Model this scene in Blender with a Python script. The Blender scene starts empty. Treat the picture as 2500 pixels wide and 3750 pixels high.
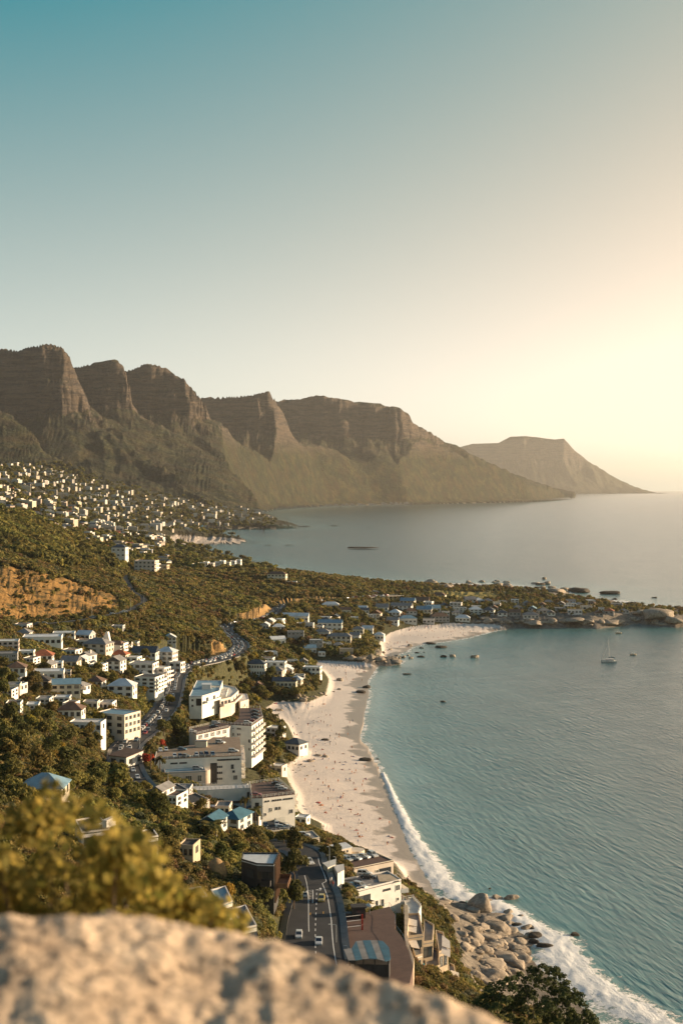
import bpy, bmesh, math, random
import numpy as np
from mathutils import Vector, Matrix
R = math.radians
# ------------------------------------------------------------------ camera
CAM_H = 150.0; FPX = 5208.0; EYE = 1765.0          # eye height (m), focal length and eye level in photo pixels
sc = bpy.context.scene
cam_d = bpy.data.cameras.new('camera'); cam = bpy.data.objects.new('camera', cam_d)
sc.collection.objects.link(cam); sc.camera = cam
cam.location = (0, 0, CAM_H); cam.rotation_euler = (R(90), 0, 0)
cam_d.sensor_fit = 'VERTICAL'; cam_d.sensor_height = 36.0; cam_d.sensor_width = 24.0
cam_d.lens = 50.0; cam_d.shift_y = -(1875 - EYE) / 3750.0
cam_d.clip_start = 0.2; cam_d.clip_end = 200000
cam_d.dof.use_dof = True; cam_d.dof.focus_distance = 700.0; cam_d.dof.aperture_fstop = 2.4
# ------------------------------------------------------------------ sky, sun, exposure
SUN_AZ, SUN_EL = 74.0, 10.0                          # degrees to the right of the view, above the horizon
world = bpy.data.worlds.new('World'); sc.world = world; world.use_nodes = True
wn, wl = world.node_tree.nodes, world.node_tree.links
bg = wn['Background']
sky = wn.new('ShaderNodeTexSky'); sky.sky_type = 'NISHITA'; sky.sun_disc = False
sky.sun_elevation = R(SUN_EL); sky.sun_rotation = R(SUN_AZ)
sky.altitude = 150; sky.air_density = 1.0; sky.dust_density = 1.6; sky.ozone_density = 1.2
# the film's response to the sky: each output channel a weighted sum of the sky's channels
SKY_S = 0.12; SKY_STRENGTH = 0.06
SKY_MIX = ((6.70, -3.80, 2.18, -0.720), (3.09, -0.77, 0.24, -0.094), (0.66, 1.26, -0.83, 0.168))
_cmb = wn.new('ShaderNodeCombineColor')
for _k, _c in enumerate(SKY_MIX):
    _d = wn.new('ShaderNodeVectorMath'); _d.operation = 'DOT_PRODUCT'; wl.new(sky.outputs[0], _d.inputs[0]); _d.inputs[1].default_value = _c[:3]
    _m = wn.new('ShaderNodeMath'); _m.operation = 'ADD'; wl.new(_d.outputs['Value'], _m.inputs[0]); _m.inputs[1].default_value = (_c[3] + .018) / SKY_S
    _x = wn.new('ShaderNodeMath'); _x.operation = 'MAXIMUM'; wl.new(_m.outputs[0], _x.inputs[0]); _x.inputs[1].default_value = (.02, .08, .12)[_k] / SKY_S
    _n = wn.new('ShaderNodeMath'); _n.operation = 'MINIMUM'; wl.new(_x.outputs[0], _n.inputs[0]); _n.inputs[1].default_value = (1.12, .95, .74)[_k] / SKY_S
    wl.new(_n.outputs[0], _cmb.inputs[_k])
wl.new(_cmb.outputs[0], bg.inputs[0]); bg.inputs[1].default_value = SKY_STRENGTH
sun_d = bpy.data.lights.new('sun', 'SUN'); sun = bpy.data.objects.new('sun', sun_d)
sc.collection.objects.link(sun)
sun_d.energy = 5.0; sun_d.angle = R(0.6); sun_d.color = (1.0, 0.76, 0.50)
sd_ = Vector((math.sin(R(SUN_AZ)) * math.cos(R(SUN_EL)), math.cos(R(SUN_AZ)) * math.cos(R(SUN_EL)), math.sin(R(SUN_EL))))
sun.rotation_euler = sd_.to_track_quat('Z', 'Y').to_euler()
sc.view_settings.view_transform = 'Standard'; sc.view_settings.look = 'None'
sc.view_settings.exposure = 1.15; sc.view_settings.gamma = 1.0; sc.view_settings.use_curve_mapping = False
sc.cycles.use_denoising = True; sc.cycles.max_bounces = 5; sc.cycles.volume_bounces = 0
sc.cycles.diffuse_bounces = 2; sc.cycles.glossy_bounces = 2; sc.cycles.transmission_bounces = 2
sc.cycles.transparent_max_bounces = 6; sc.cycles.caustics_reflective = False; sc.cycles.caustics_refractive = False
sc.cycles.sample_clamp_indirect = 4.0

random.seed(7); rng = np.random.default_rng(7)
COL = sc.collection
REFF = 7.43e6                                       # earth radius with refraction
def drop(x, y): return (x * x + y * y) / (2 * REFF)
def P(px, py, z=0.0):
    """world point seen at a photo pixel when it lies z metres above the sea"""
    t = (py - EYE) / FPX
    Y = (CAM_H - z) / max(t, 1e-5)
    for _ in range(6):
        X = (px - 1250) / FPX * Y
        Y = (CAM_H - z + drop(X, Y)) / max(t, 1e-5)
    return ((px - 1250) / FPX * Y, Y, z)
def PY(px, py, Y):
    """world point at a pixel and a known distance"""
    X = (px - 1250) / FPX * Y
    return (X, Y, CAM_H - (py - EYE) / FPX * Y + drop(X, Y))
# ------------------------------------------------------------------ numpy noise
_perm = rng.permutation(256); _perm = np.concatenate([_perm, _perm, _perm])
_ga = rng.uniform(0, 2 * np.pi, 256); _gx, _gy = np.cos(_ga), np.sin(_ga)
def pnoise(x, y):
    xi = np.floor(x).astype(np.int64); yi = np.floor(y).astype(np.int64)
    xf = x - xi; yf = y - yi; xi &= 255; yi &= 255
    u = xf * xf * xf * (xf * (xf * 6 - 15) + 10); v = yf * yf * yf * (yf * (yf * 6 - 15) + 10)
    def g(ix, iy, fx, fy):
        h = _perm[_perm[ix] + iy]; return _gx[h] * fx + _gy[h] * fy
    a = g(xi, yi, xf, yf); b = g(xi + 1, yi, xf - 1, yf); c = g(xi, yi + 1, xf, yf - 1); d = g(xi + 1, yi + 1, xf - 1, yf - 1)
    return (a + (b - a) * u) * (1 - v) + (c + (d - c) * u) * v
def fbm(x, y, o=4, gain=0.5):
    s = 0; a = 1.0
    for i in range(o):
        s = s + a * pnoise(x + 17.3 * i, y - 9.1 * i); x = x * 2.03; y = y * 2.03; a *= gain
    return s
def sstep(a, b, x):
    t = np.clip((x - a) / (b - a), 0, 1); return t * t * (3 - 2 * t)
def seg_dist(x, y, pts, want_t=False):
    """distance to a polyline, and the nearest point's interpolated third value"""
    best = np.full(x.shape, 1e9); bz = np.zeros(x.shape); bs = np.zeros(x.shape); s0 = 0.0
    for a, b in zip(pts[:-1], pts[1:]):
        dx, dy = b[0] - a[0], b[1] - a[1]; L2 = dx * dx + dy * dy + 1e-9
        t = np.clip(((x - a[0]) * dx + (y - a[1]) * dy) / L2, 0, 1)
        d = (x - a[0] - t * dx) ** 2 + (y - a[1] - t * dy) ** 2
        m = d < best; best = np.where(m, d, best)
        if want_t:
            bz = np.where(m, a[2] + t * (b[2] - a[2]), bz); bs = np.where(m, s0 + t * math.sqrt(L2), bs)
        s0 += math.sqrt(L2)
    best = np.sqrt(best)
    return (best, bz, bs) if want_t else best
def inside(x, y, poly):
    c = np.zeros(x.shape, bool); n = len(poly); j = n - 1
    for i in range(n):
        xi, yi = poly[i][0], poly[i][1]; xj, yj = poly[j][0], poly[j][1]
        if yi != yj:
            c ^= ((yi > y) != (yj > y)) & (x < (xj - xi) * (y - yi) / (yj - yi) + xi)
        j = i
    return c
def smooth_line(pts, n=6):
    """Catmull-Rom through world points"""
    P_ = [np.array(p, float) for p in pts]; P_ = [2 * P_[0] - P_[1]] + P_ + [2 * P_[-1] - P_[-2]]; out = []
    for i in range(1, len(P_) - 2):
        a, b, c, d = P_[i - 1:i + 3]
        for k in range(n):
            t = k / n
            out.append(0.5 * (2 * b + (c - a) * t + (2 * a - 5 * b + 4 * c - d) * t * t + (3 * b - a - 3 * c + d) * t ** 3))
    out.append(P_[-2]); return [tuple(p) for p in out]
# ------------------------------------------------------------------ object helpers
def link(o, parent=None):
    COL.objects.link(o)
    if parent is not None: o.parent = parent
    return o
def tag(o, label=None, cat=None, group=None, kind=None):
    if label: o['label'] = label
    if cat: o['category'] = cat
    if group: o['group'] = group
    if kind: o['kind'] = kind
    return o
LAND_MARKS = []       # (x, y, short phrase) used to word labels of things that stand near
def near_mark(x, y, words=9):
    if not LAND_MARKS: return 'the houses'
    m = min(LAND_MARKS, key=lambda q: (q[0] - x) ** 2 + (q[1] - y) ** 2); w = m[2].split()[:words]
    while len(w) > 3 and w[-1] in ('with', 'and', 'of', 'the', 'a', 'in', 'at', 'on', 'its', 'to', 'by', 'under', 'above', 'below', 'beside', 'behind', 'right', 'left', 'between', 'from', 'two', 'white', 'dark', 'big', 'pale', 'low', 'black', 'brown', 'blue', 'far', 'near', 'small', 'small,', 'nearest', 'first', 'front', 'middle', 'back', 'wet'): w.pop()
    return 'the ' + ' '.join(w).rstrip(',')
_seen = {}
def own(label, group, words=16):
    """tell apart things worded alike by their place in order from the camera"""
    return label
def mesh_np(name, verts, faces, mat=None, smooth=False):
    me = bpy.data.meshes.new(name)
    verts = np.asarray(verts, np.float32); faces = np.asarray(faces, np.int32); k = faces.shape[1]
    me.vertices.add(len(verts)); me.vertices.foreach_set('co', verts.ravel())
    me.loops.add(faces.size); me.loops.foreach_set('vertex_index', faces.ravel())
    me.polygons.add(len(faces)); me.polygons.foreach_set('loop_start', np.arange(0, faces.size, k, dtype=np.int32))
    me.polygons.foreach_set('loop_total', np.full(len(faces), k, np.int32))
    if smooth: me.polygons.foreach_set('use_smooth', np.ones(len(faces), bool))
    me.update(); me.validate()
    if mat: me.materials.append(mat)
    return me
def fattr(me, name, vals):
    a = me.attributes.new(name, 'FLOAT', 'POINT'); a.data.foreach_set('value', np.asarray(vals, np.float32))
class MB:
    """collects boxes, prisms, tubes into one mesh"""
    def __init__(s): s.v = []; s.f = []; s.m = []; s.mi = 0
    def add(s, vs, fs):
        n = len(s.v); s.v += [tuple(v) for v in vs]; s.f += [tuple(i + n for i in f) for f in fs]; s.m += [s.mi] * len(fs); return s
    def box(s, x0, x1, y0, y1, z0, z1):
        return s.add([(x0,y0,z0),(x1,y0,z0),(x1,y1,z0),(x0,y1,z0),(x0,y0,z1),(x1,y0,z1),(x1,y1,z1),(x0,y1,z1)],
                     [(3,2,1,0),(4,5,6,7),(0,1,5,4),(1,2,6,5),(2,3,7,6),(3,0,4,7)])
    def prism(s, poly, z0, z1):
        """poly counter-clockwise xy; z0/z1 may be lists"""
        n = len(poly); a = z0 if isinstance(z0, (list, tuple)) else [z0] * n; b = z1 if isinstance(z1, (list, tuple)) else [z1] * n
        vs = [(p[0], p[1], a[i]) for i, p in enumerate(poly)] + [(p[0], p[1], b[i]) for i, p in enumerate(poly)]
        fs = [tuple(range(n - 1, -1, -1)), tuple(range(n, 2 * n))] + [(i, (i + 1) % n, n + (i + 1) % n, n + i) for i in range(n)]
        return s.add(vs, fs)
    def beam(s, a, b, w, h=None):
        """box beam from a to b, w wide, h high"""
        a, b = Vector(a), Vector(b); h = h or w; d = (b - a).normalized(); up = Vector((0, 0, 1)) if abs(d.z) < .95 else Vector((0, 1, 0))
        r = d.cross(up).normalized(); u = r.cross(d).normalized(); vs = []
        for c in (a, b):
            for i, j in ((-1,-1),(1,-1),(1,1),(-1,1)): vs.append(c + r * (w / 2 * i) + u * (h / 2 * j))
        return s.add(vs, [(0,1,2,3),(7,6,5,4),(0,4,5,1),(1,5,6,2),(2,6,7,3),(3,7,4,0)])
    def tube(s, pts, rad, n=6, cap=True):
        rings = []; rr = rad if isinstance(rad, (list, tuple)) else [rad] * len(pts); pts = [Vector(p) for p in pts]; base = len(s.v); vs = []; fs = []
        for i, p in enumerate(pts):
            d = (pts[min(i + 1, len(pts) - 1)] - pts[max(i - 1, 0)]).normalized()
            up = Vector((0, 0, 1)) if abs(d.z) < .9 else Vector((1, 0, 0)); a = d.cross(up).normalized(); b = a.cross(d)
            for k in range(n):
                t = 2 * math.pi * k / n; vs.append(p + (a * math.cos(t) + b * math.sin(t)) * rr[i])
        for i in range(len(pts) - 1):
            for k in range(n): fs.append((i*n+k, i*n+(k+1)%n, (i+1)*n+(k+1)%n, (i+1)*n+k))
        if cap: fs.append(tuple(range(n - 1, -1, -1))); fs.append(tuple((len(pts)-1)*n + k for k in range(n)))
        return s.add(vs, fs)
    def mesh(s, name, *mats, smooth=False):
        me = bpy.data.meshes.new(name); me.from_pydata(s.v, [], s.f)
        for m in mats: me.materials.append(m)
        if len(mats) > 1: me.polygons.foreach_set('material_index', s.m)
        if smooth: me.polygons.foreach_set('use_smooth', [True] * len(s.f))
        me.update(); return me
    def obj(s, name, mat, parent=None, loc=None, rz=0, smooth=False):
        o = bpy.data.objects.new(name, s.mesh(name, *(mat if isinstance(mat, (list, tuple)) else (mat,)), smooth=smooth))
        if loc: o.location = loc
        o.rotation_euler.z = rz
        return link(o, parent)
def empty(name, loc=(0,0,0), rz=0):
    o = bpy.data.objects.new(name, None); o.location = loc; o.rotation_euler.z = rz; o.empty_display_size = .5
    return link(o)
def meshobj(name, me, parent=None, loc=(0,0,0), rz=0.0, sca=None):
    o = bpy.data.objects.new(name, me); o.location = loc; o.rotation_euler.z = rz
    if sca is not None: o.scale = sca if hasattr(sca, '__len__') else (sca,) * 3
    return link(o, parent)
# ------------------------------------------------------------------ material helpers
def mat_nodes(name):
    m = bpy.data.materials.new(name); m.use_nodes = True; nt = m.node_tree
    return m, nt, nt.nodes['Principled BSDF']
def node(nt, typ, **kw):
    n = nt.nodes.new(typ)
    for k, v in kw.items():
        if k.startswith('i_'):
            key = k[2:]; key = int(key) if key.isdigit() else key.replace('_', ' ')
            n.inputs[key].default_value = v
        else: setattr(n, k, v)
    return n
def ramp(nt, src, stops):
    r = nt.nodes.new('ShaderNodeValToRGB'); e = r.color_ramp.elements
    while len(e) < len(stops): e.new(0.5)
    for i, (p, c) in enumerate(stops):
        e[i].position = p; e[i].color = (*c, 1) if len(c) == 3 else c
    if src is not None: nt.links.new(src, r.inputs[0])
    return r.outputs[0]
def mixc(nt, f, a, b, mode='MIX'):
    m = nt.nodes.new('ShaderNodeMix'); m.data_type = 'RGBA'; m.blend_type = mode
    for i, v in ((0, f), (6, a), (7, b)):
        if hasattr(v, 'links'): nt.links.new(v, m.inputs[i])
        elif i == 0: m.inputs[0].default_value = v
        else: m.inputs[i].default_value = (*v, 1) if len(v) == 3 else v
    return m.outputs[2]
def math_n(nt, op, a, b=None, c=None, clamp=False):
    m = nt.nodes.new('ShaderNodeMath'); m.operation = op; m.use_clamp = clamp
    for i, v in enumerate((a, b, c)):
        if v is None: continue
        if hasattr(v, 'links'): nt.links.new(v, m.inputs[i])
        else: m.inputs[i].default_value = v
    return m.outputs[0]
def noise_n(nt, scale, detail=4, rough=0.55, vec=None, dim='3D'):
    n = nt.nodes.new('ShaderNodeTexNoise'); n.inputs['Scale'].default_value = scale; n.inputs['Detail'].default_value = detail
    n.inputs['Roughness'].default_value = rough
    if vec is not None: nt.links.new(vec, n.inputs['Vector'])
    return n.outputs['Fac']
def geo_pos(nt): return nt.nodes.new('ShaderNodeNewGeometry').outputs['Position']
def attr_n(nt, name):
    a = nt.nodes.new('ShaderNodeAttribute'); a.attribute_name = name; return a.outputs['Fac']
def bump_n(nt, h, dist, strength=1.0):
    b = nt.nodes.new('ShaderNodeBump'); b.inputs['Distance'].default_value = dist; b.inputs['Strength'].default_value = strength
    nt.links.new(h, b.inputs['Height']); return b.outputs[0]
def simple(name, col, rough=0.7, var=0.12, scale=0.6, bump=0.0, metal=0.0, spec=0.4, objvar=0.0, island=0.0):
    """plain paint/stone with soft stains; objvar varies the tone from object to object"""
    m, nt, b = mat_nodes(name); pos = geo_pos(nt)
    n = noise_n(nt, scale, 5, 0.6, pos)
    dark = tuple(c * (1 - 2 * var) for c in col); lite = tuple(min(1, c * (1 + var)) for c in col)
    c = ramp(nt, n, [(0.3, dark), (0.7, lite)])
    if objvar:
        oi = nt.nodes.new('ShaderNodeObjectInfo').outputs['Random']
        v = math_n(nt, 'MULTIPLY_ADD', oi, 2 * objvar, 1 - objvar); h = nt.nodes.new('ShaderNodeHueSaturation')
        nt.links.new(v, h.inputs['Value']); nt.links.new(c, h.inputs['Color'])
        hv = math_n(nt, 'MULTIPLY_ADD', oi, 0.06, 0.47); nt.links.new(hv, h.inputs['Hue']); c = h.outputs[0]
    nt.links.new(c, b.inputs['Base Color']); b.inputs['Roughness'].default_value = rough
    b.inputs['Metallic'].default_value = metal; b.inputs['Specular IOR Level'].default_value = spec
    if bump: nt.links.new(bump_n(nt, noise_n(nt, scale * 8, 4, 0.6, pos), bump), b.inputs['Normal'])
    return m
# ================================================================== the lie of the land
COAST_PX = [(2172,3731),(2100,3626),(1985,3535),(1995,3485),(2005,3440),(1930,3400),(1860,3350),(1795,3305),(1709,3300),(1600,3285),
 (1590,3262),(1612,3228),(1555,3144),(1517,3084),(1484,3014),(1452,2949),(1428,2890),(1400,2830),(1378,2785),(1358,2745),(1340,2715),(1318,2698),
 (1330,2678),(1334,2655),(1336,2625),(1338,2600),(1347,2565),(1355,2541),(1345,2510),(1352,2488),(1370,2465),(1382,2436),(1425,2437),(1462,2434),
 (1476,2420),(1440,2408),(1462,2396),(1495,2388),(1505,2372),(1548,2360),(1631,2351),(1716,2337),(1793,2316),(1884,2298),(1961,2302),
 (2101,2298),(2186,2302),(2277,2291),(2333,2283),(2473,2297),(2560,2290),(2640,2262),(2600,2240),(2500,2234),(2400,2232),(2312,2226),(2242,2205),(2150,2196),(2073,2186),
 (2085,2164),(2040,2156),(1961,2163),(1891,2149),(1821,2139),(1751,2137),(1681,2143),(1610,2143),(1526,2136),(1363,2121),(1200,2110),(1000,2082),(900,2064),
 (804,2046),(712,2040),(640,2032),(622,2024),(660,2019),(718,2008),(804,1999),(893,1994),(935,1986),(880,1975),(790,1968),(720,1958),(690,1950),(760,1944),(900,1939),(1060,1938),(1132,1932),(1085,1924),(1010,1915),
 (1040,1905),(1020,1897),(975,1888),(965,1880),(1020,1868),(1116,1860),(1250,1853),(1400,1850),(1530,1849),(1658,1845),(1800,1842),(1980,1838),(2119,1828)]
COAST = [(95,60),(92,200),(84,300),(76,360)] + [P(a, b)[:2] for a, b in COAST_PX]
LAND = COAST + [(2600,16500),(-9000,16500),(-9000,-300),(95,-300)]
ROAD = smooth_line([(-3,235,55),(-4,268,53)] + [P(*q) for q in ((1150,3500,51),(1148,3400,50),(1152,3250,49),(1128,3165,48.7),(1085,3108,48.2))] +
 [(-33,408,47.8),(-50,432,47.2),(-64,470,46.4),(-77,514,45.4)] + [P(*q) for q in ((462,2738,44),(540,2668,42),(605,2595,40),(628,2530,38),(642,2478,36),(692,2441,34.5),(777,2421,33),
  (853,2397,31.5),(880,2370,30),(873,2350,29.5),(843,2326,29),(822,2304,29),(850,2287,29),(955,2270,29),(1010,2246,28.5),(1030,2222,28),(1085,2208,28),(1159,2202,28),(1235,2196,27.5),(1312,2189,27),(1380,2183,26),(1460,2180,24))], 8)
UPROAD = smooth_line([P(*q) for q in ((-200,2330,66),(-60,2302,65),(60,2290,64),(170,2284,63),(260,2275,62),(339,2264,61),(415,2249,60),(469,2238,59),(500,2221,58))] + [(-155,1120,57),(-175,1200,57),(-195,1300,57),(-215,1420,55),(-225,1560,51),(-230,1700,47)], 6)
BEACHES = [[P(*q, 3)[:2] for q in poly] for poly in (
 [(1500,3241),(1473,3203),(1441,3149),(1283,3095),(1170,3046),(1189,3024),(1086,2975),(1080,2910),(1040,2832),(1060,2790),(1125,2756),(1085,2725),(1050,2650),(964,2600),(1010,2572),(1125,2575),(1190,2545),(1280,2535),
  (1400,2535),(1400,2600),(1420,2700),(1450,2830),(1540,2980),(1640,3130),(1690,3280),(1600,3300),(1570,3262)],
 [(1190,2552),(1205,2487),(1180,2455),(1135,2440),(1120,2424),(1200,2422),(1300,2424),(1384,2426),(1420,2440),(1420,2500),(1410,2552),(1290,2556)],
 [(1384,2411),(1400,2385),(1385,2350),(1425,2320),(1500,2298),(1600,2290),(1700,2286),(1800,2288),(1890,2296),(1890,2320),(1700,2360),(1560,2380),(1520,2400),(1470,2400)],
 [(550,2034),(530,2010),(590,1994),(700,1982),(820,1976),(900,1977),(960,1990),(900,2006),(700,2030),(640,2045)])]
OCHRE = [p for p in ([PY(a, b, y)[:2] for a, b, y in ((-300,2300,850),(-300,2080,1080),(0,2066,1105),(110,2085,1105),(240,2120,1110),(360,2160,1105),(440,2196,1085),(440,2222,1020),(360,2240,985),(220,2262,930),(60,2276,890))])]
LAWN = [P(a, b, 12)[:2] for a, b in ((1570,2162),(1600,2158),(1800,2163),(1845,2182),(1770,2200),(1650,2198),(1590,2182))]
ROCKY = [P(a, b, 4)[:2] for a, b in ((1575,3262),(1700,3288),(1850,3338),(2040,3465),(2010,3545),(2000,3640),(1900,3760),(1700,3760),(1672,3640),(1690,3560),(1660,3480),(1640,3400),(1585,3330))]
DECKS = []    # (polygon, z): ground levelled under buildings, filled by the builders below
CTRL = [(0,0,147),(0,60,118),(0,150,92),(-40,150,105),(-80,200,112),(0,250,62),(-60,250,88),(-100,100,150),(60,100,85),(75,200,30),(40,300,34),(30,250,50),(20,200,72),(-160,250,135),(-260,300,170),
 (-150,350,114),(-60,330,74),(-40,360,64),(-180,500,102),(-120,450,78),(-100,400,78),(-210,650,92),(-130,620,60),(-110,560,56),(-150,720,62),(-320,650,140),(-330,400,180),
 (-240,820,84),(-120,780,47),(-170,830,61),(-350,900,130),(-450,1200,150)] + [PY(*q) for q in ((0,2066,1105),(110,2085,1105),(240,2120,1110),(360,2160,1105),(440,2196,1085),(150,2170,1020),(300,2210,1000),(60,2276,890),(220,2262,930),(150,2285,905),(-200,2060,1100),
 (650,2272,1060),(560,2235,1060),(740,2343,965),(690,2330,990),(800,2364,958),(640,2300,1015),(600,2330,960),(90,1890,1500),(0,1880,1480),(190,1990,1450),(-150,1860,1500),(100,1900,1600),(350,2080,1500),(450,2150,1250),(250,2110,1230),(560,2160,1330),(700,2150,1400),(620,2220,1200),(820,2230,1300),(940,2226,1290),(985,2214,1335),(895,2236,1275),(860,2216,1335),(1080,2188,1450),(1180,2180,1500),(900,2120,1600),(1000,2105,1650),(1150,2120,1620),(1250,2140,1600),(960,2215,1420),(880,2180,1450),(1060,2170,1500),(1180,2170,1560),(600,2085,1750),(760,2090,1750))] + [
 (-225,1850,44),(-177,2050,28),(-120,1850,36),(-60,1780,36),(0,1750,26),(40,1700,22),(-330,2000,66),(-420,2400,78),(-500,1800,120),(-160,2250,15),(-80,2000,18),
 (-380,1750,95),(-520,2900,82),(-300,2700,32),(-330,3100,16),(-600,3500,85),(-330,3600,16),(-250,4000,12),(-700,4200,110),(-900,4500,185),(-1100,4300,215),(-700,3000,150),(-800,3600,170),(-420,4600,40),(-500,5200,60),(-350,5600,40),(-750,5000,140),(-1300,3600,260),(-1000,2600,230),(-600,2200,140)]
CTRL += [P(*q) for q in ((1760,3520,5),(1690,3460,9),(1750,3440,4),(1640,3330,6),(1800,3600,5),(1660,3380,9),(1700,3520,9),(1100,2750,5),(1150,2620,5),(1180,2460,5),(1250,2930,4),(1350,3150,4),(1200,3040,6),(1441,3145,6),(1086,2960,8),(1050,2820,9),(1100,2735,7),(970,2600,9),(1125,2570,8),(1210,2480,7),(1140,2432,6),(1384,2405,6),
 (1390,2355,7),(1520,2292,7),(1700,2282,6),(1500,3241,7),(1600,3300,3),(1650,3450,8),(1720,3400,3),(1900,3450,2),(1700,3600,9),(1850,3650,6),(1560,3300,12),
 (1545,3350,26),(1560,3560,30),(1330,3150,34),(1420,3300,40),(1480,3500,42),(1200,3560,50),(1450,3620,44),(1300,3400,49),(1290,3200,47),
 (1400,2250,16),(1600,2250,13),(1800,2232,13),(2000,2250,12),(2200,2240,12),(2400,2260,10),(1700,2180,12),(1500,2180,17),(1880,2160,6),(1650,2150,5),(2450,2280,14),
 (1500,2280,10),(1250,2250,21),(1150,2330,17),(1250,2335,11),(1300,2300,14),(1100,2270,24),(1000,2330,24),(950,2400,23),(1050,2450,15),(1000,2510,17),(900,2500,25),(1100,2410,12),(850,2560,28),(1350,2320,11),(900,2650,21),(950,2700,15),(1000,2760,12),(800,2530,33),
 (760,2700,37),(1000,2900,22),(800,3000,40),(1000,3060,36),(1060,3095,38),(1120,3092,33),(1090,3070,30),(1040,3050,31),(700,2930,37),(650,2900,38),(610,2885,39),(760,2960,37),(860,3000,35),(940,3030,34),(1120,3040,20),(1200,3090,22),(750,2440,33))]
C_ = np.array(CTRL); _xy = C_[:, :2].copy()
def _warp(x, y):           # distances shrink with range so that the far flats do not ripple the near slopes
    r = np.sqrt(x * x + y * y) + 1.0; k = np.log(1 + r / 600.0) * 600.0 / r
    return x * k, y * k
_wx, _wy = _warp(_xy[:, 0], _xy[:, 1])
def _phi(d2): return np.sqrt(d2 + 12.0 ** 2)
_A = _phi((_wx[:, None] - _wx[None]) ** 2 + (_wy[:, None] - _wy[None]) ** 2); _n = len(C_)
_M = np.zeros((_n + 1, _n + 1)); _M[:_n, :_n] = _A - np.eye(_n) * 4.0; _M[:_n, _n] = 1; _M[_n, :_n] = 1
_w = np.linalg.solve(_M, np.concatenate([C_[:, 2], [0]]))
def rbf(x, y):
    wx, wy = _warp(x, y); s = np.full(x.shape, _w[_n])
    for i in range(_n): s += _w[i] * _phi((wx - _wx[i]) ** 2 + (wy - _wy[i]) ** 2)
    return s
# ---- the mountain range: crest lines of the buttresses (pixel, pixel, distance), each running out to sea
RIDGES_PX = [
 [(-400,1340,5150),(-120,1440,5150),(0,1512,5150),(40,1556,5180),(100,1610,5220),(170,1668,5260),(230,1715,5300)],
 [(-500,1290,6300),(0,1278,6300),(48,1278,6300),(66,1285,6300),(110,1270,6300),(151,1262,6300),(187,1259,6300),(222,1269,6300),(247,1296,6310),(266,1340,6320),(282,1380,6330),(296,1418,6340),(319,1471,6360),(351,1511,6380),(376,1545,6420),(430,1600,6600),(500,1665,6880),(600,1735,7250),(760,1800,7800),(900,1850,8200)],
 [(150,1345,6850),(279,1345,6850),(330,1332,6850),(359,1326,6850),(411,1317,6850),(417,1345,6860),(436,1407,6880),(462,1463,6900),(494,1519,6930),(522,1567,6990),(590,1625,7250),(700,1700,7650),(820,1765,8100),(960,1835,8600)],
 [(300,1400,7400),(430,1367,7400),(486,1351,7400),(530,1331,7400),(570,1334,7400),(606,1345,7400),(640,1368,7410),(656,1385,7420),(690,1423,7440),(721,1463,7460),(733,1503,7500),(765,1551,7580),(800,1583,7760),(877,1634,8150),(941,1668,8500),(1050,1718,9050),(1180,1775,9750),(1280,1820,10300)],
 [(600,1456,9000),(725,1453,9000),(797,1453,9000),(909,1447,9000),(960,1437,9000),(1012,1425,9000),(1068,1431,9000),(1079,1463,9020),(1100,1503,9040),(1132,1543,9080),(1156,1575,9180),(1196,1616,9380),(1244,1672,9680),(1300,1722,10050),(1370,1775,10500),(1440,1820,10900)],
 [(950,1470,10300),(1084,1459,10300),(1124,1451,10300),(1188,1445,10300),(1220,1453,10300),(1250,1462,10300),(1330,1472,10350),(1409,1480,10400),(1457,1492,10400),(1489,1512,10420),(1509,1551,10450),(1561,1579,10700),(1601,1607,10900),(1649,1639,11200),(1660,1641,11250),(1728,1679,11600),(1848,1727,12100),(1967,1767,12600),(2047,1793,13000),(2119,1826,13400)],
 [(1240,1560,10350),(1330,1605,10200),(1400,1650,10150),(1480,1695,10200),(1600,1760,10400),(1690,1820,10650)],
 [(1520,1580,10600),(1640,1680,10900),(1760,1750,11200),(1850,1815,11500)]]
RIDGES = [[PY(*q) for q in r] for r in RIDGES_PX]
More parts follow.
